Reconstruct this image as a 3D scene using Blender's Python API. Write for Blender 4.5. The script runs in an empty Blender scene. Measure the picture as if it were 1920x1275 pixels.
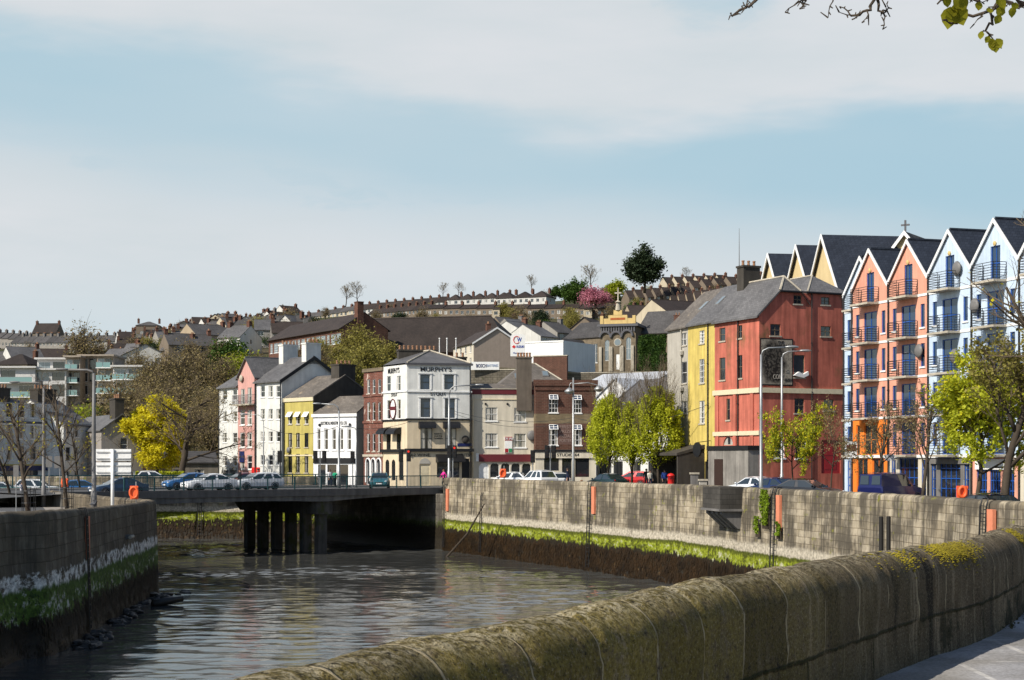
import bpy, math, random
import numpy as np
from mathutils import Vector, Matrix, noise as mnoise
R = math.radians
scn = bpy.context.scene
COL = scn.collection
# ---------------------------------------------------------------- camera
E, YH, FP = 8.0, 862.0, 3000.0          # eye height above the water, horizon row and focal length in photo pixels
cam_d = bpy.data.cameras.new("camera")
cam = bpy.data.objects.new("camera", cam_d); COL.objects.link(cam)
cam_d.sensor_width = 36.0
cam_d.lens = FP * 36.0 / 1920.0
cam_d.shift_y = (YH - 637.5) / 1920.0
cam_d.clip_start, cam_d.clip_end = 0.1, 6000
cam.location = (0, 0, E); cam.rotation_euler = (R(90), 0, 0)
scn.camera = cam
scn.view_settings.view_transform = 'Standard'
scn.view_settings.look = 'None'
scn.view_settings.gamma = 1.0
scn.view_settings.use_curve_mapping = False
scn.view_settings.exposure = 0.40
scn.cycles.max_bounces = 6
scn.cycles.transparent_max_bounces = 6
# ---------------------------------------------------------------- sun
SUN_EL = 40.0
SUN = Vector((-0.80 * math.cos(R(SUN_EL)), -0.60 * math.cos(R(SUN_EL)), math.sin(R(SUN_EL))))
sd = bpy.data.lights.new("sun", 'SUN'); sd.energy = 4.4; sd.angle = R(0.5); sd.color = (1.0, 0.93, 0.82)
so = bpy.data.objects.new("sun", sd); COL.objects.link(so)
so.rotation_euler = (-SUN).to_track_quat('-Z', 'Y').to_euler(); so.location = (0, 0, 120)

# ---------------------------------------------------------------- node helper
class G:
    """Small wrapper that writes node trees as expressions."""
    def __init__(s, nt):
        s.nt = nt; s.nodes = nt.nodes; s.links = nt.links
    def n(s, t, **kw):
        nd = s.nodes.new(t)
        for k, v in kw.items(): setattr(nd, k, v)
        return nd
    def put(s, sock, v):
        if isinstance(v, bpy.types.NodeSocket): s.links.new(v, sock)
        elif isinstance(v, (tuple, list)):
            sock.default_value = tuple(v) + ((1.0,) if len(v) == 3 and len(sock.default_value) == 4 else ())
        else: sock.default_value = v
    def m(s, op, a, b=0.0, c=0.0):
        nd = s.n('ShaderNodeMath', operation=op)
        for i, v in enumerate((a, b, c)): s.put(nd.inputs[i], v)
        return nd.outputs[0]
    def vm(s, op, a, b=(0, 0, 0)):
        nd = s.n('ShaderNodeVectorMath', operation=op); s.put(nd.inputs[0], a); s.put(nd.inputs[1], b)
        return nd.outputs[0]
    def sep(s, v):
        nd = s.n('ShaderNodeSeparateXYZ'); s.put(nd.inputs[0], v); return nd.outputs
    def comb(s, x, y, z=0.0):
        nd = s.n('ShaderNodeCombineXYZ')
        for i, v in enumerate((x, y, z)): s.put(nd.inputs[i], v)
        return nd.outputs[0]
    def noise(s, vec, scale, detail=3.0, rough=0.55, dist=0.0, out=0):
        nd = s.n('ShaderNodeTexNoise'); s.put(nd.inputs['Vector'], vec); nd.inputs['Scale'].default_value = scale
        nd.inputs['Detail'].default_value = detail; nd.inputs['Roughness'].default_value = rough; nd.inputs['Distortion'].default_value = dist
        return nd.outputs[out]
    def voro(s, vec, scale, feature='F1', out='Distance', rnd=1.0):
        nd = s.n('ShaderNodeTexVoronoi', feature=feature); s.put(nd.inputs['Vector'], vec); nd.inputs['Scale'].default_value = scale
        nd.inputs['Randomness'].default_value = rnd
        return nd.outputs[out]
    def brick(s, vec, w, h, mortar, c1=(1, 1, 1), c2=(.7, .7, .7), cm=(0, 0, 0), offset=.5, bias=0.0, squash=1.0, sqf=2):
        nd = s.n('ShaderNodeTexBrick'); s.put(nd.inputs['Vector'], vec); nd.offset = offset; nd.squash = squash; nd.squash_frequency = sqf
        for k, v in (('Color1', c1), ('Color2', c2), ('Mortar', cm)): s.put(nd.inputs[k], v)
        for k, v in (('Scale', 1.0), ('Mortar Size', mortar), ('Mortar Smooth', .15), ('Bias', bias), ('Brick Width', w), ('Row Height', h)):
            nd.inputs[k].default_value = v
        return nd.outputs['Color'], nd.outputs['Fac']
    def ss(s, x, a, b):
        nd = s.n('ShaderNodeMapRange', interpolation_type='SMOOTHSTEP')
        for i, v in enumerate((x, a, b, 0.0, 1.0)): s.put(nd.inputs[i], v)
        return nd.outputs[0]
    def lin(s, x, a, b, c=0.0, d=1.0):
        nd = s.n('ShaderNodeMapRange')
        for i, v in enumerate((x, a, b, c, d)): s.put(nd.inputs[i], v)
        return nd.outputs[0]
    def mix(s, f, a, b, blend='MIX'):
        nd = s.n('ShaderNodeMix', data_type='RGBA', blend_type=blend)
        s.put(nd.inputs[0], f); s.put(nd.inputs[6], a); s.put(nd.inputs[7], b); return nd.outputs[2]
    def curve(s, x, stops):
        nd = s.n('ShaderNodeValToRGB'); cr = nd.color_ramp; cr.interpolation = 'B_SPLINE' if False else 'EASE'
        while len(cr.elements) < len(stops): cr.elements.new(0.5)
        for e, (p, v) in zip(cr.elements, stops): e.position = p; e.color = (v, v, v, 1)
        s.put(nd.inputs[0], x); return nd.outputs[0]
    def bump(s, h, st=.4, dist=.02):
        nd = s.n('ShaderNodeBump'); nd.inputs['Strength'].default_value = st; nd.inputs['Distance'].default_value = dist
        s.put(nd.inputs['Height'], h); return nd.outputs[0]
    def bsdf(s, col, rough=.8, spec=.3, metal=0.0, normal=None):
        nd = s.n('ShaderNodeBsdfPrincipled'); s.put(nd.inputs['Base Color'], col); s.put(nd.inputs['Roughness'], rough)
        s.put(nd.inputs['Specular IOR Level'], spec); s.put(nd.inputs['Metallic'], metal)
        if normal is not None: s.put(nd.inputs['Normal'], normal)
        return nd
    def out(s, sh):
        o = s.n('ShaderNodeOutputMaterial'); s.links.new(sh, o.inputs[0])
    def obj(s): return s.n('ShaderNodeTexCoord').outputs['Object']
    def uv(s): return s.n('ShaderNodeUVMap').outputs[0]
    def pos(s): return s.n('ShaderNodeNewGeometry').outputs['Position']
    def rnd(s): return s.n('ShaderNodeObjectInfo').outputs['Random']

# ---------------------------------------------------------------- world: Nishita sky with a drift of thin cloud over the hill
wd = bpy.data.worlds.new("World"); scn.world = wd; wd.use_nodes = True
g = G(wd.node_tree)
for nd in list(g.nodes): g.nodes.remove(nd)
sky = g.n('ShaderNodeTexSky', sky_type='NISHITA'); sky.sun_disc = False
sky.sun_elevation = R(SUN_EL); sky.sun_rotation = math.atan2(SUN.x, SUN.y)
sky.air_density = 1.0; sky.dust_density = 0.6; sky.ozone_density = 1.6
gen = g.n('ShaderNodeTexCoord').outputs['Generated']
sx, sy, sz = g.sep(gen)
az = g.m('ARCTAN2', sx, sy); el = g.m('ARCSINE', sz)
# coordinates in thousandths of a radian: a = azimuth (0 straight ahead), e = elevation
wob = g.noise(g.comb(g.m('MULTIPLY', az, 6.0), g.m('MULTIPLY', el, 26.0), 3.0), 1.0, 4.0, .55)
wob2 = g.noise(g.comb(g.m('MULTIPLY', az, 2.2), g.m('MULTIPLY', el, 11.0), 9.0), 1.0, 3.0, .5)
wob3 = g.noise(g.comb(g.m('MULTIPLY', az, 20.0), g.m('MULTIPLY', el, 52.0), 5.0), 1.0, 5.0, .6, .6)
A = g.lin(az, -.32, .32, 0.0, 1.0)
Ew = g.m('ADD', el, g.m('MULTIPLY', g.m('SUBTRACT', wob, .5), .055))
top = g.m('DIVIDE', g.curve(A, [(0, .268), (.18, .264), (.31, .247), (.42, .232), (.56, .214), (.72, .222), (.86, .231), (1, .222)]), 1.0)
low = g.curve(A, [(0, .185), (.2, .165), (.5, .150), (.75, .135), (1, .115)])
b1 = g.m('SUBTRACT', 1.0, g.ss(Ew, g.m('SUBTRACT', top, .030), top))
b2 = g.ss(Ew, g.m('SUBTRACT', low, .035), g.m('ADD', low, .045))
blue = g.m('MULTIPLY', b1, b2)
# lens-shaped clearing in the middle and one at the upper right
def lens(ca, ce, ra, re):
    dx = g.m('DIVIDE', g.m('SUBTRACT', az, ca), ra); dy = g.m('DIVIDE', g.m('SUBTRACT', Ew, ce), re)
    r2 = g.m('ADD', g.m('ADD', g.m('MULTIPLY', dx, dx), g.m('MULTIPLY', dy, dy)), g.m('MULTIPLY', g.m('SUBTRACT', wob3, .5), 3.2))
    return g.m('SUBTRACT', 1.0, g.ss(r2, -.3, 1.5))
blue = g.m('MAXIMUM', blue, g.m('MULTIPLY', lens(-.065, .173, .135, .020), .75))
blue = g.m('MAXIMUM', blue, g.m('MULTIPLY', lens(.130, .278, .036, .024), .6))
blue = g.m('MAXIMUM', blue, g.m('MULTIPLY', lens(-.250, .178, .032, .012), .6))
blue = g.m('MULTIPLY', blue, g.lin(wob2, .30, .62, .70, 1.0))
white = g.mix(g.lin(wob, .3, .7), (.615, .67, .70), (.70, .72, .745))
hor = g.ss(el, .03, .14)
pale = g.mix(hor, (.585, .685, .735), white)
cloud = g.mix(blue, pale, (.42, .585, .675))
rb = g.ss(A, .55, 1.0)
cloud = g.mix(g.m('MULTIPLY', g.m('MULTIPLY', rb, blue), .45), cloud, (.355, .55, .665))
bg1 = g.n('ShaderNodeBackground'); g.links.new(sky.outputs[0], bg1.inputs[0]); bg1.inputs[1].default_value = 0.085
bg2 = g.n('ShaderNodeBackground'); g.put(bg2.inputs[0], cloud); bg2.inputs[1].default_value = 0.80
front = g.m('MULTIPLY', g.m('SUBTRACT', 1.0, g.ss(el, .34, .60)), g.m('SUBTRACT', 1.0, g.ss(g.m('ABSOLUTE', az), .55, 1.1)))
front = g.m('MULTIPLY', front, .96)
ms = g.n('ShaderNodeMixShader'); g.put(ms.inputs[0], front); g.links.new(bg1.outputs[0], ms.inputs[1]); g.links.new(bg2.outputs[0], ms.inputs[2])
wo = g.n('ShaderNodeOutputWorld'); g.links.new(ms.outputs[0], wo.inputs[0])
# ---------------------------------------------------------------- materials
MATS = {}
def mat(name, fn):
    if name in MATS: return MATS[name]
    m = bpy.data.materials.new(name); m.use_nodes = True
    gg = G(m.node_tree)
    for nd in list(gg.nodes): gg.nodes.remove(nd)
    fn(gg); MATS[name] = m
    return m
def wallvec(g, co):
    x, y, z = g.sep(co)
    return g.comb(g.m('ADD', x, y), z, 0.0)
def surf(name, col, var=.25, nscale=.9, streak=.3, rough=.88, spec=.25, pattern=None, pw=.45, ph=.15, mortar=.014, cm=None, c2=None, bump=.3, metal=0.0, patch=None, rnd=0.0):
    """Weathered surface: noise variation, rain streaks running down, optional brick, block or slate courses."""
    def fn(g):
        co = g.obj()
        if rnd: co = g.vm('ADD', co, g.comb(g.m('MULTIPLY', g.rnd(), 37.0), g.m('MULTIPLY', g.rnd(), 11.0), 0.0))
        x, y, z = g.sep(co)
        base = col
        n1 = g.noise(co, nscale, 5.0, .6)
        n2 = g.noise(g.comb(g.m('MULTIPLY', x, 2.4), g.m('MULTIPLY', y, 2.4), g.m('MULTIPLY', z, .18)), 1.0, 4.0, .6)
        n3 = g.noise(co, nscale * 9, 3.0, .6)
        h = n3
        if pattern:
            v = g.comb(g.m('ADD', x, y), g.m('MULTIPLY', z, 1.35 if pattern == 'slate' else 1.0), 0.0)
            bc, bf = g.brick(v, pw, ph, mortar, col, c2 or tuple(c * .72 for c in col), cm or tuple(c * .5 for c in col))
            base = bc; h = g.m('ADD', g.m('MULTIPLY', bf, -1.0), g.m('MULTIPLY', n3, .4))
        f = g.m('ADD', g.lin(n1, .3, .7, 1 - var, 1 + var * .35), g.m('MULTIPLY', g.m('SUBTRACT', n3, .5), var * .6))
        f = g.m('MULTIPLY', f, g.lin(n2, .35, .72, 1.0, 1.0 - streak))
        if rnd: f = g.m('MULTIPLY', f, g.lin(g.rnd(), 0, 1, 1 - rnd, 1 + rnd * .5))
        c = g.mix(1.0, base, g.comb(f, f, f), 'MULTIPLY')
        if patch:
            pc, lo, hi, ps = patch
            pn = g.noise(g.comb(x, y, g.m('MULTIPLY', z, .7)), ps, 5.0, .65)
            c = g.mix(g.ss(pn, lo, hi), c, pc)
        b = g.bsdf(c, rough, spec, metal, g.bump(h, bump, .02))
        g.out(b.outputs[0])
    return mat(name, fn)
def plain(name, col, rough=.5, spec=.4, metal=0.0, var=.12, coat=0.0):
    def fn(g):
        n = g.noise(g.obj(), 6.0, 3.0)
        f = g.lin(n, .3, .7, 1 - var, 1 + var * .5)
        b = g.bsdf(g.mix(1.0, col, g.comb(f, f, f), 'MULTIPLY'), rough, spec, metal)
        if coat: b.inputs['Coat Weight'].default_value = coat; b.inputs['Coat Roughness'].default_value = .06
        g.out(b.outputs[0])
    return mat(name, fn)
def glass(name, col, rough=.06, curtain=None):
    """Window pane: a dark glossy sheet; some rooms show pale blinds or curtains behind it."""
    def fn(g):
        co = g.obj(); n = g.noise(g.vm('ADD', co, g.comb(g.m('MULTIPLY', g.rnd(), 50.0), 0, 0)), .8, 2.0)
        c = col
        if curtain:
            x, y, z = g.sep(co)
            k = g.m('GREATER_THAN', g.m('FRACT', g.m('MULTIPLY', g.rnd(), 7.31)), .45)
            f = g.m('MULTIPLY', k, g.ss(g.m('ADD', g.m('ABSOLUTE', x), g.m('MULTIPLY', n, .25)), .22, .36))
            c = g.mix(f, col, curtain)
        nb = g.bump(g.noise(co, 1.3, 1.0), .06, .05)
        b = g.bsdf(c, rough, .9, 0.0, nb); b.inputs['Coat Weight'].default_value = .5; b.inputs['Coat Roughness'].default_value = .02
        g.out(b.outputs[0])
    return mat(name, fn)
def leafmat(name, c1, c2, trans=.35):
    def fn(g):
        n = g.noise(g.obj(), 1.1, 3.0); n2 = g.noise(g.obj(), 11.0, 1.0)
        c = g.mix(g.lin(g.m('ADD', g.m('MULTIPLY', n, .6), g.m('MULTIPLY', n2, .4)), .32, .68), c1, c2)
        d = g.bsdf(c, .65, .2); t = g.n('ShaderNodeBsdfTranslucent'); g.put(t.inputs[0], c)
        ms = g.n('ShaderNodeMixShader'); ms.inputs[0].default_value = trans
        g.links.new(d.outputs[0], ms.inputs[1]); g.links.new(t.outputs[0], ms.inputs[2]); g.out(ms.outputs[0])
    return mat(name, fn)

# ---------------------------------------------------------------- mesh building
class MB:
    def __init__(s): s.v = []; s.f = []; s.mi = []; s.uv = None
    def face(s, pts, mi=0):
        k = len(s.v); s.v += [tuple(p) for p in pts]; s.f.append(tuple(range(k, k + len(pts)))); s.mi.append(mi)
    def box(s, x0, x1, y0, y1, z0, z1, mi=0):
        k = len(s.v)
        s.v += [(x0, y0, z0), (x1, y0, z0), (x1, y1, z0), (x0, y1, z0), (x0, y0, z1), (x1, y0, z1), (x1, y1, z1), (x0, y1, z1)]
        for q in ((0, 3, 2, 1), (4, 5, 6, 7), (0, 1, 5, 4), (1, 2, 6, 5), (2, 3, 7, 6), (3, 0, 4, 7)):
            s.f.append(tuple(k + i for i in q)); s.mi.append(mi)
    def obox(s, c, ax, hx, hy, z0, z1, mi=0):
        """box with centre c, its x axis along ax (2D unit vector)"""
        k = len(s.v); ay = (-ax[1], ax[0])
        for z in (z0, z1):
            for i, j in ((-1, -1), (1, -1), (1, 1), (-1, 1)):
                s.v.append((c[0] + ax[0] * hx * i + ay[0] * hy * j, c[1] + ax[1] * hx * i + ay[1] * hy * j, z))
        for q in ((0, 3, 2, 1), (4, 5, 6, 7), (0, 1, 5, 4), (1, 2, 6, 5), (2, 3, 7, 6), (3, 0, 4, 7)):
            s.f.append(tuple(k + i for i in q)); s.mi.append(mi)
    def prism(s, prof, axis, a, b, mi=0):
        """closed profile extruded along axis 'x' (prof is (y,z)), 'y' (prof is (x,z)) or 'z' (prof is (x,y)) from a to b"""
        mk = {'x': lambda p, t: (t, p[0], p[1]), 'y': lambda p, t: (p[0], t, p[1]), 'z': lambda p, t: (p[0], p[1], t)}[axis]
        n = len(prof); k = len(s.v)
        s.v += [mk(p, a) for p in prof] + [mk(p, b) for p in prof]
        s.f.append(tuple(range(k + n - 1, k - 1, -1))); s.mi.append(mi)
        s.f.append(tuple(range(k + n, k + 2 * n))); s.mi.append(mi)
        for i in range(n):
            j = (i + 1) % n; s.f.append((k + i, k + j, k + n + j, k + n + i)); s.mi.append(mi)
    def tube(s, pts, rads, sides=6, cap=True, mi=0):
        pts = [Vector(p) for p in pts]
        if not hasattr(rads, '__len__'): rads = [rads] * len(pts)
        k0 = len(s.v); u = None
        for i, p in enumerate(pts):
            t = (pts[min(i + 1, len(pts) - 1)] - pts[max(i - 1, 0)])
            t = t.normalized() if t.length > 1e-9 else Vector((0, 0, 1))
            if u is None: u = t.orthogonal().normalized()
            else:
                u = u - t * u.dot(t); u = u.normalized() if u.length > 1e-6 else t.orthogonal().normalized()
            w = t.cross(u)
            for j in range(sides):
                a = 2 * math.pi * j / sides
                s.v.append(tuple(p + (u * math.cos(a) + w * math.sin(a)) * rads[i]))
        for i in range(len(pts) - 1):
            for j in range(sides):
                a = k0 + i * sides + j; b = k0 + i * sides + (j + 1) % sides
                s.f.append((a, b, b + sides, a + sides)); s.mi.append(mi)
        if cap:
            s.f.append(tuple(range(k0 + sides - 1, k0 - 1, -1))); s.mi.append(mi)
            e = k0 + (len(pts) - 1) * sides; s.f.append(tuple(range(e, e + sides))); s.mi.append(mi)
    def lathe(s, prof, c=(0, 0, 0), sides=16, mi=0, axis='z'):
        """prof: (radius, height) from bottom to top"""
        k = len(s.v); n = len(prof)
        for r, h in prof:
            for j in range(sides):
                a = 2 * math.pi * j / sides; p = (r * math.cos(a), r * math.sin(a), h)
                if axis == 'y': p = (p[0], -p[2], p[1])
                if axis == 'x': p = (p[2], p[0], p[1])
                s.v.append((c[0] + p[0], c[1] + p[1], c[2] + p[2]))
        for i in range(n - 1):
            for j in range(sides):
                a = k + i * sides + j; b = k + i * sides + (j + 1) % sides
                s.f.append((a, b, b + sides, a + sides)); s.mi.append(mi)
        s.f.append(tuple(range(k + sides - 1, k - 1, -1))); s.mi.append(mi)
        e = k + (n - 1) * sides; s.f.append(tuple(range(e, e + sides))); s.mi.append(mi)
    def ell(s, c, r, su=12, sv=8, mi=0):
        prof = [(max(math.sin(math.pi * i / sv), .02), -math.cos(math.pi * i / sv)) for i in range(sv + 1)]
        k = len(s.v); s.lathe(prof, (0, 0, 0), su, mi)
        for i in range(k, len(s.v)):
            p = s.v[i]; s.v[i] = (c[0] + p[0] * r[0], c[1] + p[1] * r[1], c[2] + p[2] * r[2])
    def mesh(s, name, mats, smooth=False):
        me = bpy.data.meshes.new(name); me.from_pydata(s.v, [], s.f)
        for m in (mats if isinstance(mats, (list, tuple)) else [mats]): me.materials.append(m)
        if any(s.mi): me.polygons.foreach_set('material_index', s.mi)
        if s.uv:
            ul = me.uv_layers.new(name='UVMap'); li = np.empty(len(me.loops), dtype=np.int32); me.loops.foreach_get('vertex_index', li)
            ul.data.foreach_set('uv', np.array(s.uv, dtype=np.float32)[li].ravel())
        if smooth: me.polygons.foreach_set('use_smooth', [True] * len(me.polygons))
        me.update(); return me
    def build(s, name, mats, parent=None, smooth=False):
        return link(name, s.mesh(name, mats, smooth), parent)
def link(name, me, parent=None, loc=None, rz=None):
    o = bpy.data.objects.new(name, me); COL.objects.link(o)
    if parent is not None: o.parent = parent
    if loc is not None: o.location = loc
    if rz is not None: o.rotation_euler = (0, 0, rz)
    return o
def tag(o, label, cat, group=None, kind=None):
    if label: o['label'] = label
    if cat: o['category'] = cat
    if group: o['group'] = group
    if kind: o['kind'] = kind
    return o
def thing(name, label, cat, loc=(0, 0, 0), rz=0.0, group=None):
    o = bpy.data.objects.new(name, None); COL.objects.link(o); o.empty_display_size = .3
    o.location = loc; o.rotation_euler = (0, 0, rz)
    return tag(o, label, cat, group)
def structure(name, mb, m, smooth=False):
    o = mb.build(name, m, None, smooth); o['kind'] = 'structure'; return o
KIDS = {}
def copy_tree(o, parent=None, loc=None, rz=None, label=None, group=None, scale=None):
    c = o.copy(); COL.objects.link(c)
    if parent is not None: c.parent = parent
    if loc is not None: c.location = loc
    if rz is not None: c.rotation_euler = (0, 0, rz)
    if scale is not None: c.scale = scale if hasattr(scale, '__len__') else (scale,) * 3
    if label: c['label'] = label
    if group: c['group'] = group
    for ch in list(o.children): copy_tree(ch, c)
    return c
def numpy_mesh(name, verts, nper, m):
    """verts: (n*nper,3) array, consecutive polygons of nper corners"""
    n = len(verts) // nper; me = bpy.data.meshes.new(name)
    me.vertices.add(n * nper); me.vertices.foreach_set('co', np.asarray(verts, dtype=np.float32).ravel())
    me.loops.add(n * nper); me.loops.foreach_set('vertex_index', np.arange(n * nper, dtype=np.int32))
    me.polygons.add(n); me.polygons.foreach_set('loop_start', np.arange(0, n * nper, nper, dtype=np.int32))
    me.materials.append(m); me.update(calc_edges=True); return me
def W2(px, d): return ((px - 960.0) / FP * d, d)
def ZP(py, d): return E - (py - YH) / FP * d
def smooth_line(pts, step):
    """Catmull-Rom through 2D/3D points, resampled about every step metres"""
    P = [np.array(p, float) for p in pts]; P = [2 * P[0] - P[1]] + P + [2 * P[-1] - P[-2]]; out = []
    for i in range(1, len(P) - 2):
        a, b, c, d = P[i - 1:i + 3]; n = max(1, int(np.linalg.norm(c - b) / step))
        for k in range(n):
            t = k / n
            out.append(.5 * ((2 * b) + (c - a) * t + (2 * a - 5 * b + 4 * c - d) * t * t + (3 * b - a - 3 * c + d) * t ** 3))
    out.append(P[-2]); return out
TEXT = {}
def lettering(name, txt, size, m, parent, loc, rz=0.0, bold=.012, width=None, spacing=1.0, shear=0.0):
    """flat letters standing in the x-z plane, reading along +x, centred on loc"""
    key = (txt, size, m.name, bold, spacing, width)
    if key not in TEXT:
        cu = bpy.data.curves.new(name, 'FONT'); cu.body = txt; cu.size = size; cu.align_x = 'CENTER'; cu.align_y = 'CENTER'
        cu.offset = bold * size; cu.extrude = .012; cu.space_character = spacing; cu.shear = shear
        o = bpy.data.objects.new('tmp', cu); COL.objects.link(o)
        me = bpy.data.meshes.new_from_object(o.evaluated_get(bpy.context.evaluated_depsgraph_get()))
        bpy.data.objects.remove(o); bpy.data.curves.remove(cu)
        sx = 1.0
        if width and len(me.vertices):
            xs = [v.co.x for v in me.vertices]; sx = width / max(1e-6, max(xs) - min(xs))
        me.transform(Matrix(((sx, 0, 0, 0), (0, 0, -1, 0), (0, 1, 0, 0), (0, 0, 0, 1))))
        me.name = name; me.materials.clear(); me.materials.append(m); TEXT[key] = me
    return link(name, TEXT[key], parent, loc, rz)
# ---------------------------------------------------------------- palette
M_WHITE = surf('white_render', (.74, .74, .70), .16, .8, .22, patch=((.42, .40, .35), .62, .80, .9))
M_WHITE2 = surf('clean_white_render', (.80, .80, .79), .08, .6, .10)
M_CREAM = surf('cream_render', (.72, .60, .42), .14, .8, .22)
M_CREAM2 = surf('pale_cream_render', (.66, .60, .48), .12, .8, .24)
M_PINKW = surf('dusty_pink_render', (.60, .33, .29), .14, .8, .18)
M_YEL = surf('ochre_render', (.52, .44, .13), .18, .8, .26, patch=((.30, .26, .12), .60, .78, 1.0))
M_YEL2 = surf('bright_yellow_render', (.68, .53, .15), .20, .9, .42, patch=((.50, .40, .16), .55, .78, .5))
M_GREYR = surf('grey_render', (.46, .43, .37), .14, .9, .25)
M_DGREY = surf('dark_grey_render', (.20, .19, .18), .25, .8, .35)
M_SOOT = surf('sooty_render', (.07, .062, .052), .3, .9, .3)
M_RED = surf('red_render', (.60, .175, .120), .28, .55, .52, patch=((.16, .10, .045), .53, .72, .30))
M_PINKA = surf('salmon_render', (.78, .37, .26), .14, .7, .30, patch=((.50, .26, .18), .54, .78, .35))
M_ORANGE = surf('orange_render', (.80, .22, .03), .10, .6, .12)
M_BLUEA = surf('pale_blue_render', (.58, .70, .84), .12, .7, .28, patch=((.40, .47, .54), .55, .78, .35))
M_CHURCHY = surf('buff_render', (.66, .52, .28), .1, .6, .15)
M_BRICK = surf('red_brick', (.22, .075, .05), .30, .8, .25, pattern='brick', pw=.46, ph=.16, mortar=.012, cm=(.26, .20, .17), patch=((.46, .36, .30), .58, .66, 1.6))
M_BRICK2 = surf('brown_brick', (.13, .055, .038), .30, .8, .2, pattern='brick', pw=.46, ph=.16, mortar=.014, cm=(.17, .12, .09))
M_BRICK3 = surf('school_brick', (.15, .065, .042), .25, .5, .15, pattern='brick', pw=.6, ph=.2, mortar=.015, cm=(.16, .11, .09))
M_STONEB = surf('buff_stone', (.23, .185, .125), .25, .6, .25, pattern='brick', pw=.7, ph=.3, mortar=.015, cm=(.15, .12, .09))
M_BANDB = surf('yellow_brick', (.26, .20, .12), .25, .8, .2, pattern='brick', pw=.46, ph=.16, mortar=.014, cm=(.17, .14, .09))
M_LSTONE = surf('pale_stone', (.50, .45, .36), .2, .8, .3)
M_GOLD = surf('gilded_stone', (.64, .47, .20), .15, .8, .15)
M_SLATE = surf('grey_slate', (.155, .150, .150), .30, .35, .15, rough=.6, spec=.4, pattern='slate', pw=.32, ph=.24, mortar=.012, cm=(.07, .07, .07), rnd=.12)
M_SLATE2 = surf('lichened_slate', (.20, .175, .15), .35, .35, .15, rough=.7, spec=.3, pattern='slate', pw=.32, ph=.24, mortar=.012, cm=(.09, .08, .07), patch=((.30, .24, .17), .58, .75, 1.2))
M_SLATEN = surf('blue_black_slate', (.035, .042, .058), .25, .35, .1, rough=.5, spec=.4, pattern='slate', pw=.32, ph=.26, mortar=.012, cm=(.012, .014, .02))
M_TILEB = surf('brown_tile', (.060, .045, .038), .28, .3, .12, rough=.7, pattern='slate', pw=.34, ph=.34, mortar=.02, cm=(.02, .017, .015), rnd=.25)
M_TILEG = surf('grey_tile', (.115, .108, .105), .28, .3, .12, rough=.7, pattern='slate', pw=.34, ph=.34, mortar=.02, cm=(.05, .05, .05), rnd=.25)
M_TIN = surf('white_corrugated', (.50, .52, .55), .12, .4, .2, rough=.5)
M_LEAD = plain('lead_trim', (.10, .10, .11), .6)
M_BLACK = plain('black_paint', (.012, .012, .013), .45)
M_WPAINT = plain('white_paint', (.80, .80, .78), .45)
M_CPAINT = plain('cream_paint', (.66, .58, .40), .5)
M_BLUEP = plain('blue_paint', (.015, .085, .36), .35)
M_MAROON = plain('maroon_paint', (.12, .016, .022), .5)
M_NAVY = plain('navy_paint', (.012, .02, .10), .4)
M_TEAL = plain('teal_paint', (.030, .10, .10), .45)
M_STEEL = plain('galvanised_steel', (.36, .37, .37), .45, .5, .6)
M_DSTEEL = plain('grey_painted_steel', (.16, .155, .15), .5)
M_ORNG = plain('safety_orange', (.85, .13, .035), .5)
M_REDP = plain('red_paint', (.62, .02, .018), .4)
M_DRED = plain('dark_red_paint', (.32, .02, .025), .45)
M_GREENP = plain('green_paint', (.03, .22, .09), .5)
M_POT = plain('clay_pot', (.30, .16, .09), .85)
M_GLASS = glass('dark_pane', (.015, .018, .022))
M_GLASSC = glass('curtained_pane', (.018, .020, .024), curtain=(.42, .40, .36))
M_GLASSP = glass('pale_pane', (.16, .20, .22), .12)
M_GLASSB = glass('blue_pane', (.015, .035, .075), .05)
M_GLASST = glass('balcony_pane', (.16, .30, .30), .08)
M_HOLE = plain('dark_opening', (.008, .007, .007), .9, .1)
M_TRUNK = surf('bark', (.075, .058, .042), .3, 2.0, .3, bump=.6)
M_TRUNKD = surf('dark_bark', (.075, .058, .042), .3, 2.0, .3, bump=.6)
M_TWIG = surf('twig_bark', (.15, .115, .075), .3, 2.0, .1)
L_YELLOW = leafmat('yellow_green_leaves', (.55, .49, .018), (.85, .75, .04), .5)
L_LIME = leafmat('lime_leaves', (.36, .40, .022), (.60, .62, .05), .45)
L_GREEN = leafmat('fresh_green_leaves', (.20, .25, .018), (.40, .43, .03), .4)
L_OLIVE = leafmat('olive_leaves', (.19, .17, .045), (.36, .32, .075), .4)
L_MID = leafmat('mid_green_leaves', (.035, .075, .014), (.085, .15, .022), .3)
L_DARK = leafmat('dark_evergreen_leaves', (.016, .030, .016), (.045, .065, .026), .15)
L_PINK = leafmat('pink_blossom', (.40, .13, .19), (.62, .27, .33), .3)
L_BROWN = leafmat('brown_buds', (.17, .135, .065), (.30, .235, .095), .3)
L_IVY = leafmat('ivy_leaves', (.012, .040, .010), (.065, .115, .016), .2)
L_IVYL = leafmat('light_ivy_leaves', (.10, .17, .01), (.26, .36, .02), .3)
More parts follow.
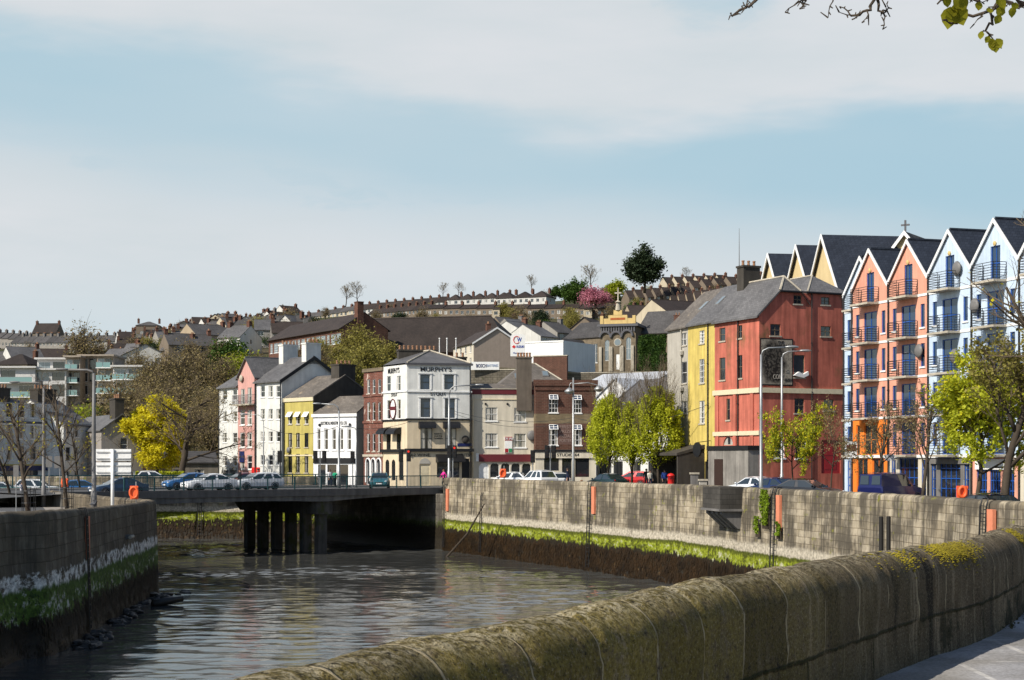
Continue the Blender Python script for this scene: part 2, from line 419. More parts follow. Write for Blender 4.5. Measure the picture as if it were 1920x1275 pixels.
# ---------------------------------------------------------------- building generator
def clip_poly(poly, planes):
    for a, b, c in planes:                      # keep a*u + b*z <= c
        out = []
        for i in range(len(poly)):
            p, q = poly[i], poly[(i + 1) % len(poly)]
            dp, dq = a * p[0] + b * p[1] - c, a * q[0] + b * q[1] - c
            if dp <= 1e-9: out.append(p)
            if (dp < -1e-9 and dq > 1e-9) or (dp > 1e-9 and dq < -1e-9):
                t = dp / (dp - dq); out.append((p[0] + (q[0] - p[0]) * t, p[1] + (q[1] - p[1]) * t))
        poly = out
        if len(poly) < 3: return []
    return poly
WIN = {}
def win_mesh(w, h, style, fm, arch):
    key = (round(w, 2), round(h, 2), style, fm.name, arch)
    if key in WIN: return WIN[key]
    f = MB(); t = .055; y0, y1 = .06, .12; hw = w / 2; top = h
    def bar(x0, x1, z0, z1, ya=y0, yb=y1): f.box(x0, x1, ya, yb, z0, z1)
    if style == 'shop': t = .045
    if style == 'thick': t = .10
    bar(-hw, -hw + t, 0, h); bar(hw - t, hw, 0, h); bar(-hw + t, hw - t, 0, t); bar(-hw + t, hw - t, h - t, h)
    nv, nh = {'sash': (0, 1), 'sash4': (1, 1), 'cross': (1, 1), 'plain': (0, 0), 'french': (1, 1), 'shop': (0, 0), 'thick': (0, 1), 'grid': (1, 3), 'door': (0, 0), 'sixes': (2, 3), 'blue': (1, 1), 'lattice': (3, 3), 'two': (1, 0), 'three': (2, 0)}[style]
    b = t * (.9 if style in ('french', 'blue', 'lattice') else .55)
    for i in range(nv):
        x = -hw + w * (i + 1) / (nv + 1); bar(x - b / 2, x + b / 2, t, h - t, y0 + .005, y1 - .005)
    for i in range(nh):
        z = h * ((i + 1) / (nh + 1) if style != 'french' else .78); zz = .75 if style in ('sash', 'sash4') else 1
        bar(-hw + t, hw - t, z - b * .6, z + b * .6, y0 - .01, y1 - .012)
    if style == 'door':
        bar(-hw + t, hw - t, t, h - t, .075, .115)
        for zz in (.12, .55): bar(-hw + .2 * w, hw - .2 * w, h * zz, h * (zz + .33), .06, .08)
    fr = f.mesh('window_frame', fm)
    p = MB(); p.box(-hw + .01, hw - .01, .10, .11, .01, h - .01); 
    sl = MB(); sl.box(-hw - .09, hw + .09, -.07, .05, -.10, .012)
    WIN[key] = (fr, {}, p, sl)
    return WIN[key]
FACE_ROT = {'F': 0.0, 'R': math.pi / 2, 'L': -math.pi / 2}
class B:
    """A building on a rectangular plan. Local axes: x along the front from its left corner, y away from the viewer, z up from the ground."""
    def __init__(s, name, label, p0, p1, depth, z0, H, wall, group=None, cat='building', bands=None):
        s.p0 = np.array(p0, float); s.p1 = np.array(p1, float); v = s.p1 - s.p0
        s.w = float(np.hypot(*v)); s.a = v / s.w; s.n = np.array((-s.a[1], s.a[0])); s.D = depth; s.z0 = z0; s.H = H
        s.root = thing(name, label, cat, (p0[0], p0[1], z0), math.atan2(v[1], v[0]), group)
        s.wall = wall if isinstance(wall, (list, tuple)) else [wall]
        s.bands = bands or []            # [(z, mat index above it)]
        s.ops = {'F': [], 'R': [], 'L': [], 'B': []}; s.clips = {k: [] for k in 'FRLB'}; s.top = {k: H for k in 'FRLB'}
        s.facemat = {}
        s.trimb = {}; s.base = -.6
    def W(s, face): return s.w if face in 'FB' else s.D
    def px(s, face, px, py):
        """photo pixel seen on this face -> (u, z) on the face"""
        o, d = (s.p0, s.a) if face == 'F' else ((s.p1, s.n) if face == 'R' else (s.p0, s.n))
        k = (px - 960.0) / FP
        t = (k * o[1] - o[0]) / (d[0] - k * d[1]); dd = o[1] + d[1] * t
        u = t if face != 'L' else s.D - t
        return u, E - (py - YH) / FP * dd - s.z0
    def pos(s, face, u, z=0.0, out=0.0):
        return {'F': (u, -out, z), 'R': (s.w + out, u, z), 'L': (-out, s.D - u, z), 'B': (s.w - u, s.D + out, z)}[face]
    def win(s, face, u, z, w, h, style='sash', fm=None, pane=None, sill=None, arch=False, name='window', reveal=.15, label=None):
        W = s.W(face); w = min(w, W - .1); u = min(max(u, w / 2 + .04), W - w / 2 - .04)
        s.ops[face].append((u - w / 2, u + w / 2, z, z + h, arch, reveal))
        fm = fm or M_WPAINT; pane = pane or M_GLASSC
        fr, pm, p, sl = win_mesh(w, h, style, fm, arch)
        o = link(name, fr, s.root, s.pos(face, u, z), FACE_ROT[face])
        if style != 'door':
            if pane.name not in pm: pm[pane.name] = p.mesh('pane', pane)
            link('pane', pm[pane.name], o)
        if sill:
            k = 'sill' + sill.name
            if k not in pm: pm[k] = sl.mesh('sill', sill)
            link('sill', pm[k], o)
        if label: o['label'] = label
        return o
    def wpx(s, face, cv, rects, style='sash', **kw):
        """windows measured as rectangles in a zoomed crop; cv = (x0, y0, scale)"""
        for (x0, y0, x1, y1) in rects:
            a = s.px(face, cv[0] + x0 / cv[2], cv[1] + y0 / cv[2]); b = s.px(face, cv[0] + x1 / cv[2], cv[1] + y1 / cv[2])
            s.win(face, (a[0] + b[0]) / 2, min(a[1], b[1]), abs(b[0] - a[0]), abs(a[1] - b[1]), style, **kw)
    def trim(s, name, face, z0, z1, out, m, u0=None, u1=None, inn=.0):
        mb = s.trimb.setdefault((name, m.name, round(z0, 1)), (MB(), m))[0]
        u0 = -out if u0 is None else u0; u1 = s.W(face) + out if u1 is None else u1
        if face == 'F': mb.box(u0, u1, -out, -inn + .002, z0, z1)
        elif face == 'R': mb.box(s.w + inn - .002, s.w + out - .003, u0, u1, z0, z1)
        elif face == 'L': mb.box(-out + .003, -inn + .002, s.D - u1, s.D - u0, z0, z1)
    def part(s, name, mb, m, smooth=False, label=None):
        o = mb.build(name, m, s.root, smooth)
        if label: o['label'] = label
        return o
    def pipe(s, face, u, z0, z1, m=None, r=.055):
        mb = MB(); p = s.pos(face, u, 0, .09); mb.tube([(p[0], p[1], z0), (p[0], p[1], z1)], r, 6)
        q = s.pos(face, u, 0, .02); mb.tube([(p[0], p[1], z1 - .03), (q[0], q[1], z1 + .1)], r, 6)
        for k in range(1, 4):
            z = z0 + (z1 - z0) * k / 4; mb.lathe([(r * 1.5, z), (r * 1.5, z + .08)], (p[0], p[1], 0), 6)
        s.part('drainpipe', mb, m or M_BLACK)
    def walls(s):
        mb = MB()
        for face in 'FRLB':
            W = s.W(face); T = s.top[face]; ops = s.ops[face]
            us = sorted({0.0, W} | {o[0] for o in ops} | {o[1] for o in ops}); zs = sorted({s.base, T} | {o[2] for o in ops} | {o[3] for o in ops} | {b[0] for b in s.bands if b[0] < T})
            def P(u, z, out=0.0): return s.pos(face, u, z, out)
            for i in range(len(us) - 1):
                for j in range(len(zs) - 1):
                    u0, u1, z0, z1 = us[i], us[i + 1], zs[j], zs[j + 1]
                    if u1 - u0 < 1e-5 or z1 - z0 < 1e-5: continue
                    uc, zc = (u0 + u1) / 2, (z0 + z1) / 2
                    if any(o[0] < uc < o[1] and o[2] < zc < o[3] for o in ops): continue
                    mi = s.facemat.get(face, 0)
                    for bz, bm in s.bands:
                        if zc > bz: mi = bm
                    poly = [(u0, z0), (u1, z0), (u1, z1), (u0, z1)]
                    if s.clips[face]: poly = clip_poly(poly, s.clips[face])
                    if len(poly) >= 3: mb.face([P(*p) for p in poly], mi)
            for (u0, u1, z0, z1, arch, rv) in ops:
                mi = s.facemat.get(face, 0)
                for bz, bm in s.bands:
                    if (z0 + z1) / 2 > bz: mi = bm
                r = (u1 - u0) / 2; zs_ = z1 - r if arch else z1
                rim = [(u0, z0), (u1, z0), (u1, zs_)]
                if arch:
                    arc = [((u0 + u1) / 2 + r * math.cos(t), zs_ + r * math.sin(t)) for t in [math.pi * k / 10 for k in range(1, 10)]]
                    rim += arc + [(u0, zs_)]
                    mb.face([P(u1, zs_)] + [P(u1, z1)] + [P((u0 + u1) / 2, z1)] + [P(*p) for p in arc[:5][::-1]], mi)
                    mb.face([P(u0, zs_)] + [P(*p) for p in arc[4:][::-1]] + [P((u0 + u1) / 2, z1)] + [P(u0, z1)], mi)
                else: rim += [(u0, z1)]
                for i in range(len(rim)):
                    p, q = rim[i], rim[(i + 1) % len(rim)]
                    mb.face([P(*p), P(*q), P(*q, -rv), P(*p, -rv)], mi)
                mb.face([P(u0, z0, -rv - .25), P(u1, z0, -rv - .25), P(u1, z1, -rv - .25), P(u0, z1, -rv - .25)], len(s.wall))
        s.part('wall', mb, s.wall + [M_HOLE])
        for (name, mn, zk), (b, m) in s.trimb.items(): s.part(name, b, m)
    # roofs ------------------------------------------------------
    def roof(s, kind, rise, m, oh=.3, ox=.06, t=.14, hipx=(0, 0)):
        w, D, H = s.w, s.D, s.H; mb = MB()
        if kind == 'gx':
            k = rise / (D / 2)
            pr = [(-oh, H - oh * k), (D / 2, H + rise), (D + oh, H - oh * k), (D + oh, H - oh * k + t), (D / 2, H + rise + t), (-oh, H - oh * k + t)]
            mb.prism(pr, 'x', -ox, w + ox)
            for f in 'RL': s.top[f] = H + rise; s.clips[f] += [(-k, 1, H), (k, 1, H + k * D)]
        elif kind == 'gy':
            k = rise / (w / 2)
            pr = [(-ox, H - ox * k), (w / 2, H + rise), (w + ox, H - ox * k), (w + ox, H - ox * k + t), (w / 2, H + rise + t), (-ox, H - ox * k + t)]
            mb.prism(pr, 'y', -oh, D + oh)
            for f in 'FB': s.top[f] = H + rise; s.clips[f] += [(-k, 1, H), (k, 1, H + k * w)]
        elif kind == 'hip':
            o = oh; r0, r1 = hipx if hipx != (0, 0) else (min(D / 2, w / 2),) * 2
            e = [(-o, -o, H), (w + o, -o, H), (w + o, D + o, H), (-o, D + o, H)]
            a, b = (r0, D / 2, H + rise), (w - r1, D / 2, H + rise)
            if w < D and hipx == (0, 0): a, b = (w / 2, D - w / 2, H + rise), (w / 2, w / 2, H + rise)
            lo = [(x, y, H - .12) for x, y, _ in e]
            if w < D and hipx == (0, 0):
                mb.face([e[0], e[1], b]); mb.face([e[1], e[2], a, b]); mb.face([e[2], e[3], a]); mb.face([e[3], e[0], b, a])
            else:
                mb.face([e[0], e[1], b, a]); mb.face([e[1], e[2], b]); mb.face([e[2], e[3], a, b]); mb.face([e[3], e[0], a])
            for i in range(4): mb.face([lo[i], lo[(i + 1) % 4], e[(i + 1) % 4], e[i]])
            mb.face(lo[::-1])
        elif kind == 'flat':
            mb.box(.02, w - .02, .02, D - .02, H - .5, H - .3)
        elif kind == 'shed':     # rises towards the back
            mb.prism([(-oh, H), (D + .1, H + rise), (D + .1, H + rise + t), (-oh, H + t)], 'x', -ox, w + ox)
            s.top['R'] = s.top['L'] = s.top['B'] = H + rise
            k = rise / D; s.clips['R'] += [(-k, 1, H)]; s.clips['L'] += [(k, 1, H + rise)]
        s.roofo = s.part('roof', mb, m); return s.roofo
    def ridge(s, kind, rise, m=None, t=.14):
        mb = MB()
        if kind == 'gx': mb.tube([(-.05, s.D / 2, s.H + rise + t), (s.w + .05, s.D / 2, s.H + rise + t)], .09, 5)
        else: mb.tube([(s.w / 2, -.25, s.H + rise + t), (s.w / 2, s.D + .2, s.H + rise + t)], .09, 5)
        mb.build('ridge', m or M_LEAD, s.roofo)
    def chimney(s, x, y, z0, w, d, h, m, pots=2, cap=None, parent=None):
        mb = MB(); mb.box(x - w / 2, x + w / 2, y - d / 2, y + d / 2, z0, z0 + h)
        mb.box(x - w / 2 - .07, x + w / 2 + .07, y - d / 2 - .07, y + d / 2 + .07, z0 + h, z0 + h + .16)
        c = mb.build('chimney', m, parent or s.root)
        if pots:
            pb = MB(); L = max(w, d); ax = w >= d
            for i in range(pots):
                o = (i + .5) / pots * L - L / 2; px_, py_ = (x + o, y) if ax else (x, y + o)
                pb.lathe([(.13, z0 + h + .16), (.10, z0 + h + .5), (.14, z0 + h + .5), (.12, z0 + h + .6)], (px_, py_, 0), 7)
            pb.build('chimney_pot', M_POT, c)
        return c
    def skylight(s, x, yfrac, rise, w=.7, h=1.1, t=.15):
        """roof window on the front slope of a gable roof whose ridge runs along x"""
        k = rise / (s.D / 2); y = yfrac * s.D / 2; c = math.sqrt(1 + k * k); mb = MB(); g2 = MB()
        for b, wi, hi, dz in ((mb, w / 2, h / 2, .05), (g2, w / 2 - .08, h / 2 - .08, .07)):
            pts = [(x + sx * wi, y + sy * hi / c, s.H + (y + sy * hi / c) * k + t + dz) for sx, sy in ((-1, -1), (1, -1), (1, 1), (-1, 1))]
            lo = [(p[0], p[1], p[2] - .1) for p in pts]
            b.face(pts)
            for i in range(4): b.face([lo[i], lo[(i + 1) % 4], pts[(i + 1) % 4], pts[i]])
        f = mb.build('skylight', M_DSTEEL, s.roofo); g2.build('pane', M_GLASSP, f)
    def letters(s, txt, face, u, z, size, m, width=None, out=.03, bold=.012, name='lettering', shear=0.0):
        return lettering(name, txt, size, m, s.root, s.pos(face, u, z, out), FACE_ROT[face], bold, width, 1.0, shear)
    def lpx(s, txt, face, cv, x0, y0, x1, y1, m, bold=.012, out=.03, shear=0.0):
        a = s.px(face, cv[0] + x0 / cv[2], cv[1] + y0 / cv[2]); b = s.px(face, cv[0] + x1 / cv[2], cv[1] + y1 / cv[2])
        h = abs(a[1] - b[1])
        return s.letters(txt, face, (a[0] + b[0]) / 2, (a[1] + b[1]) / 2, h * 1.38, m, abs(b[0] - a[0]), out, bold, shear=shear)
    def panel(s, name, face, u0, u1, z0, z1, out, m, inn=.0, label=None):
        mb = MB()
        if face == 'F': mb.box(u0, u1, -out, -inn + .004, z0, z1)
        elif face == 'R': mb.box(s.w + inn - .004, s.w + out, u0, u1, z0, z1)
        else: mb.box(-out, -inn + .004, s.D - u1, s.D - u0, z0, z1)
        return s.part(name, mb, m, label=label)
    def ppx(s, name, face, cv, x0, y0, x1, y1, out, m, **kw):
        a = s.px(face, cv[0] + x0 / cv[2], cv[1] + y0 / cv[2]); b = s.px(face, cv[0] + x1 / cv[2], cv[1] + y1 / cv[2])
        return s.panel(name, face, min(a[0], b[0]), max(a[0], b[0]), min(a[1], b[1]), max(a[1], b[1]), out, m, **kw)
    def dish(s, face, u, z, r=.4, m=None):
        mb = MB(); p = s.pos(face, u, z, .35)
        mb.lathe([(.03, 0), (r * .55, -.03), (r * .85, -.10), (r, -.17), (r * .98, -.18), (r * .5, -.05), (.02, -.02)], p, 14, axis='y')
        q = s.pos(face, u, z - .25, .0); mb.tube([p, (q[0], q[1], q[2])], .025, 5)
        mb.tube([(p[0], p[1], p[2] - r * .8), (p[0], p[1] - .38, p[2])], .015, 4)
        s.part('satellite_dish', mb, m or M_DSTEEL, True)
ZR = 5.35            # street level on the far bank
# ---------------------------------------------------------------- terrain: the hill rises behind the quay street
TC = [-900, -400, 0, 200, 420, 650, 900, 1100, 1300, 1500, 2000, 2600]
TR = {160: None, 190: None,
      225: [880, 876, 872, 868, 862, 820, 800, 800, 790, 790, 800, 810],
      262: [842, 835, 830, 826, 790, 735, 742, 740, 735, 740, 760, 770],
      300: [802, 792, 790, 785, 725, 690, 690, 692, 702, 700, 720, 730],
      350: [755, 745, 745, 742, 690, 672, 676, 668, 656, 640, 660, 680],
      450: [722, 715, 712, 708, 655, 640, 640, 625, 610, 600, 620, 640],
      600: [695, 690, 684, 680, 634, 612, 608, 603, 580, 570, 590, 610],
      750: [675, 665, 661, 664, 614, 592, 582, 576, 556, 545, 560, 580],
      900: [665, 655, 650, 657, 602, 580, 569, 558, 543, 532, 545, 565],
      1400: [720, 716, 712, 714, 672, 660, 650, 640, 628, 620, 630, 640]}
TD = sorted(TR)
TZ = np.array([[ZR if TR[d] is None else ZP(TR[d][i], d) for i in range(len(TC))] for d in TD])
def ground(px, d):
    i = min(max(np.searchsorted(TC, px) - 1, 0), len(TC) - 2); j = min(max(np.searchsorted(TD, d) - 1, 0), len(TD) - 2)
    u = min(max((px - TC[i]) / (TC[i + 1] - TC[i]), 0), 1); v = min(max((d - TD[j]) / (TD[j + 1] - TD[j]), 0), 1)
    return float((TZ[j, i] * (1 - u) + TZ[j, i + 1] * u) * (1 - v) + (TZ[j + 1, i] * (1 - u) + TZ[j + 1, i + 1] * u) * v)
def gxy(x, y): return ground(960 + x / y * FP, y)
M_HILL = mat('hill_turf', lambda g: (lambda n, n2: g.out(g.bsdf(g.mix(g.ss(n2, .45, .62), g.mix(g.lin(n, .3, .7), (.030, .036, .014), (.075, .075, .028)), (.085, .07, .045)), .95, .1, 0.0, g.bump(n, .6, .4)).outputs[0]))(g.noise(g.pos(), .22, 6.0, .65), g.noise(g.pos(), .035, 4.0, .6)))
M_ASPH = surf('asphalt', (.085, .085, .087), .18, .35, 0.0, rough=.9, bump=.15)
M_PAVE = surf('concrete_paving', (.30, .285, .26), .16, .4, 0.0, pattern='brick', pw=.9, ph=.9, mortar=.02, rough=.9)
hb = MB()
cols = np.linspace(-900, 2600, 106); rows = [160, 168, 176, 184, 192, 200, 210, 220, 232, 245, 258, 270, 285, 300, 320, 340, 365, 395, 425, 460, 500, 550, 600, 660, 720, 790, 860, 930, 1050, 1200, 1400, 2200]
for d in rows:
    for c in cols:
        z = ground(c, d) if d <= 1400 else 6.0; x, y = W2(c, d)
        z += 0 if d < 190 else 1.2 * mnoise.noise((x * .03, y * .03, 1.7)); hb.v.append((x, y, z - .02))
n = len(cols)
for j in range(len(rows) - 1):
    for i in range(n - 1):
        hb.f.append((j * n + i, j * n + i + 1, (j + 1) * n + i + 1, (j + 1) * n + i)); hb.mi.append(0)
structure('hillside', hb, M_HILL, True)

# river edges (x, y): far quay wall from the right to the bridge, under it, and on round the bend
FARW = [(60, 30), (40, 38), (26, 46)] + [W2(*q) for q in ((1920, 60), (1760, 68), (1600, 78), (1410, 91), (1300, 101), (1190, 108.5), (1090, 116.5), (960, 128), (832, 141.5))]
UNDER = [W2(832, 141.5), (-19.6, 160.4)]
FARW2 = [(-19.6, 160.4), (-25, 161.4), (-33, 162.2), (-44, 163.4), (-60, 165.5), (-95, 169)]
LEFTW = [(-21.0, 34), (-20.2, 48), W2(0, 62.5), W2(100, 66.5), W2(200, 80), W2(255, 89.5), W2(288, 96.2)]
LEFTB = [W2(288, 96.2), (-22.6, 100.5), (-28.2, 112), (-33.5, 122), (-37.5, 131.5)]
LEFTC = [(-37.5, 131.5), (-46, 146), (-60, 156), (-95, 160)]
NEARW = [(-3.2, -3.0), (-2.2, 1.0), (-1.55, 3.4)]
for px_, py_ in ((480, 1273), (582, 1247), (656, 1232), (754, 1203), (901, 1176), (1047, 1146), (1194, 1115), (1341, 1084), (1430, 1071), (1593, 1043), (1690, 1028), (1788, 1015), (1853, 1001), (1920, 985)):
    d_ = .77 * FP / (py_ - YH); NEARW.append(W2(px_, d_))
NEARW += [(8.6, 22.4), (12.5, 26.0), (18, 28.5), (30, 30), (60, 26)]
def sheet(name, pts, z, m):
    mb = MB(); mb.face([(x, y, z) for x, y in pts]); return structure(name, mb, m)
# far bank street and pavement
def inset(line, k):
    out = []
    for i, p in enumerate(line):
        q = np.array(line[min(i + 1, len(line) - 1)]) - np.array(line[max(i - 1, 0)]); q = q / np.hypot(*q); out.append((p[0] + q[1] * k, p[1] - q[0] * k))
    return out
far_edge = inset([tuple(p) for p in smooth_line(FARW, 3.0)], .3)
UNDERC = [(-6.25, 141.5), (-19.4, 160.4)]
bankpoly = [(80, 30)] + far_edge + UNDERC[1:] + inset([tuple(p) for p in smooth_line(FARW2, 4.0)], .3)[1:] + [(-170, 172), (-170, 178), (140, 178), (140, 30)]
sheet('quay_street', bankpoly, ZR, M_ASPH)
off = []
for i, p in enumerate(far_edge):
    q = np.array(far_edge[min(i + 1, len(far_edge) - 1)]) - np.array(far_edge[max(i - 1, 0)]); q = q / np.hypot(*q); off.append((p[0] + q[1] * 2.6, p[1] - q[0] * 2.6))
pv = MB()
for i in range(len(far_edge) - 1):
    a, b, c, d = far_edge[i], far_edge[i + 1], off[i + 1], off[i]
    pv.face([(a[0], a[1], ZR + .12), (b[0], b[1], ZR + .12), (c[0], c[1], ZR + .12), (d[0], d[1], ZR + .12)]); pv.face([(d[0], d[1], ZR + .12), (c[0], c[1], ZR + .12), (c[0], c[1], ZR - .1), (d[0], d[1], ZR - .1)])
structure('quay_pavement', pv, M_PAVE)
# left bank
ZL = 4.35
le = inset([tuple(p) for p in smooth_line(LEFTW, 3.0)] + [tuple(p) for p in smooth_line(LEFTB, 3.0)][1:] + [tuple(p) for p in smooth_line(LEFTC, 4.0)][1:], -.3)
sheet('left_bank_pavement', le + [(-170, 172), (-170, 34)], ZL, surf('left_paving', (.33, .30, .265), .14, .3, 0.0, pattern='brick', pw=1.2, ph=1.2, mortar=.02))
sheet('left_bank_road', [(-22.8, 34), (-22.8, 62), (-24.6, 80), (-28.5, 98), (-32.5, 112), (-39, 132), (-47, 150), (-62, 160), (-78, 160), (-60, 130), (-45, 95), (-36, 60), (-34, 34)], ZL + .004, M_ASPH)
sheet('cycle_lane', [(-24.6, 82), (-28.5, 98), (-32.4, 111.5), (-34.2, 111.5), (-30.4, 98), (-26.3, 82)], ZL + .008, surf('red_surfacing', (.20, .055, .04), .15, .5, 0.0))
rm = MB()
for a, b, w in (((-26.6, 82), (-30.6, 98), .14), ((-30.6, 98), (-34.4, 111), .14), ((-36.5, 92), (-38.0, 95.6), .14), ((-38.9, 98), (-40.4, 101.6), .14), ((-41.2, 104), (-42.6, 107.6), .14), ((-34.4, 111.9), (-45, 117), .2)):
    v = np.array(b) - np.array(a); L = np.hypot(*v); v = v / L
    rm.face([(a[0] - v[1] * w / 2, a[1] + v[0] * w / 2, ZL + .012), (a[0] + v[1] * w / 2, a[1] - v[0] * w / 2, ZL + .012), (b[0] + v[1] * w / 2, b[1] - v[0] * w / 2, ZL + .012), (b[0] - v[1] * w / 2, b[1] + v[0] * w / 2, ZL + .012)])
structure('road_markings', rm, plain('road_paint', (.62, .62, .60), .7))
# near bank: footpath beside the parapet, slightly rising
ne = [tuple(p) for p in smooth_line(NEARW, .5)]
ZN = 6.25
def near_z(x, y): return ZN + .012 * max(0, min(y, 30) - 10)
M_NPAVE = mat('near_paving', lambda g: (lambda co: (lambda bc, n, n2, n3: g.out(g.bsdf(g.mix(1.0, g.mix(g.ss(n2, .48, .66), bc, (.25, .235, .215)), g.comb(*(g.m('MULTIPLY', g.lin(n, .3, .7, .66, 1.14), g.lin(n3, .34, .66, .72, 1.16)),) * 3), 'MULTIPLY'), .92, .15, 0.0, g.bump(n3, .35, .01)).outputs[0]))(g.brick(g.comb(*g.sep(g.n('ShaderNodeVectorRotate', rotation_type='Z_AXIS').outputs[0])[:2]) if False else co, 1.5, 1.5, .03, (.40, .39, .39), (.34, .335, .34), (.60, .58, .55))[0], g.noise(co, .9, 5.0, .6), g.noise(co, .35, 5.0, .65), g.noise(co, 28.0, 4.0, .7)))(g.pos()))  # pale slab joints painted in for streaks of sunlight on the path
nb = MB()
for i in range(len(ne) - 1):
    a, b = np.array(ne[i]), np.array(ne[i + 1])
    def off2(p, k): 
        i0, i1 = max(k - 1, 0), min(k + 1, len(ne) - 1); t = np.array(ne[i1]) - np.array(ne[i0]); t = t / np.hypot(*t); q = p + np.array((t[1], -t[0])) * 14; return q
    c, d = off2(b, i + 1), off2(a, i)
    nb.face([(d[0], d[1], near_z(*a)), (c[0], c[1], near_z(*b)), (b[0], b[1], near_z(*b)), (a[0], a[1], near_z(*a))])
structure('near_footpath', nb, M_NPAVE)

# ---------------------------------------------------------------- quay walls
def quay_mat(name, stone, dark, zones, blk=(1.1, .42), streakdark=.75, seed=0.0, moss=None):
    """Coursed limestone with rain streaks; tidal zones of limewash, algae and weed (zones: list of (height, colour, softness, raggedness))."""
    def fn(g):
        u, v, _ = g.sep(g.uv())
        vec = g.comb(u, v, seed)
        wv = g.vm('ADD', vec, g.vm('MULTIPLY', g.vm('SUBTRACT', g.noise(vec, .8, 3.0, .6, 0.0, 1), (.5, .5, .5)), (.35, .10, 0)))
        bc, bf = g.brick(wv, blk[0], blk[1], .016, (1, 1, 1), (.68, .66, .62), (.46, .43, .38), .5, 0.0, .62, 3)
        n1 = g.noise(vec, .55, 5.0, .62); n3 = g.noise(vec, 5.0, 4.0, .65); n4 = g.noise(vec, 26.0, 3.0, .6)
        st = g.noise(g.comb(g.m('MULTIPLY', u, 1.9), g.m('MULTIPLY', v, .13), seed + 3.0), 1.0, 6.0, .74)
        st2 = g.noise(g.comb(g.m('MULTIPLY', u, .30), g.m('MULTIPLY', v, .35), seed + 8.0), 1.0, 4.0, .65)
        c = g.mix(1.0, stone, bc, 'MULTIPLY')
        f = g.m('ADD', g.lin(n1, .3, .7, .72, 1.15), g.m('MULTIPLY', g.m('SUBTRACT', n3, .5), .45))
        c = g.mix(1.0, c, g.comb(f, f, f), 'MULTIPLY')
        sm = g.m('MULTIPLY', g.ss(g.m('ADD', g.m('MULTIPLY', st, .52), g.m('MULTIPLY', st2, .48)), .42, .55), streakdark)
        c = g.mix(sm, c, dark)
        if moss:
            mn = g.noise(g.comb(u, g.m('MULTIPLY', v, 1.3), seed + 21.0), 1.6, 5.0, .7)
            c = g.mix(g.m('MULTIPLY', g.ss(mn, .60, .70), .8), c, moss)
        rag = g.noise(g.comb(g.m('MULTIPLY', u, 2.6), g.m('MULTIPLY', v, .8), seed + 5.0), 1.0, 5.0, .7)
        rag2 = g.noise(g.comb(g.m('MULTIPLY', u, .25), 0.0, seed + 7.0), 1.0, 2.0, .5)
        for (h, col, soft, ragd, cov) in zones:
            hh = g.m('ADD', v, g.m('ADD', g.m('MULTIPLY', g.m('SUBTRACT', rag, .5), ragd), g.m('MULTIPLY', g.m('SUBTRACT', rag2, .5), .35)))
            f = g.m('SUBTRACT', 1.0, g.ss(hh, h - soft, h + soft))
            if cov < 1: f = g.m('MULTIPLY', f, g.ss(g.noise(g.comb(g.m('MULTIPLY', u, 1.5), g.m('MULTIPLY', v, 2.0), seed + h), 1.0, 6.0, .72), .58 - .35 * cov, .72 - .35 * cov))
            cc = g.mix(g.lin(n3, .32, .68), tuple(x * .5 for x in col), tuple(min(1, x * 1.35) for x in col))
            c = g.mix(f, c, cc)
        wet = g.m('SUBTRACT', 1.0, g.ss(v, .1, 1.4))
        hgt = g.m('ADD', g.m('MULTIPLY', bf, -1.2), g.m('ADD', n3, g.m('MULTIPLY', n4, .5)))
        b = g.bsdf(c, g.lin(wet, 0, 1, .9, .55), g.lin(wet, 0, 1, .2, .5), 0.0, g.bump(hgt, .7, .04)); g.out(b.outputs[0])
    return mat(name, fn)
def wall_strip(name, line, zb, zt, m, thick=.5, cap=.22, batter=.10, rough=.03, parapet=None, parent=None, back=None, nz=26, step=.6, hgt=None, ucap=True):
    """A quay wall along a plan line (water on its left when walking the line, i.e. at +normal): face with batter, rounded coping, back."""
    pts = smooth_line(line, step); n = len(pts); mb = MB(); mb.uv = []
    u = 0.0; zt_f = zt if callable(zt) else (lambda i, p: zt)
    prof_n = None
    for i, p in enumerate(pts):
        a, b = pts[max(i - 1, 0)][:2], pts[min(i + 1, n - 1)][:2]; t = b - a; t = t / np.hypot(*t); nr = np.array((-t[1], t[0]))
        if i: u += float(np.hypot(*(p[:2] - pts[i - 1][:2])))
        top = zt_f(i, p); prof = []
        for k in range(nz + 1):
            z = zb + (top - cap - zb) * k / nz; prof.append((batter * (top - z), z))
        for k in range(1, 8):
            a_ = math.pi * k / 8; prof.append((thick / 2 * math.cos(a_) - thick / 2 + batter * cap * max(0, 1 - k / 4), top - cap + cap * math.sin(a_)))
        bb = back if back is not None else zb
        prof += [(-thick, top - cap), (-thick, bb)]
        vv = 0.0
        for k, (o, z) in enumerate(prof):
            j = mnoise.noise((u * 1.3, z * 2.1, 5.0)) * rough + mnoise.noise((u * 5, z * 6, 9.0)) * rough * .5 if rough else 0
            q = p[:2] + nr * (o + (j if k <= nz else 0)); mb.v.append((q[0], q[1], z + (j * .4 if nz < k < nz + 9 else 0)))
            if k: vv += math.hypot(o - prof[k - 1][0], z - prof[k - 1][1])
            mb.uv.append((u, zb + vv))
        prof_n = len(prof)
    for i in range(n - 1):
        for k in range(prof_n - 1):
            a = i * prof_n + k; mb.f.append((a, a + prof_n, a + prof_n + 1, a + 1)); mb.mi.append(0)
    mb.f.append(tuple(range(0, prof_n))); mb.mi.append(0); e = (n - 1) * prof_n; mb.f.append(tuple(range(e + prof_n - 1, e - 1, -1))); mb.mi.append(0)
    return mb.build(name, m, parent, True)
ALG = (.19, .21, .014); WEED = (.020, .015, .008); RUST = (.075, .042, .012); LIME = (.62, .60, .54)
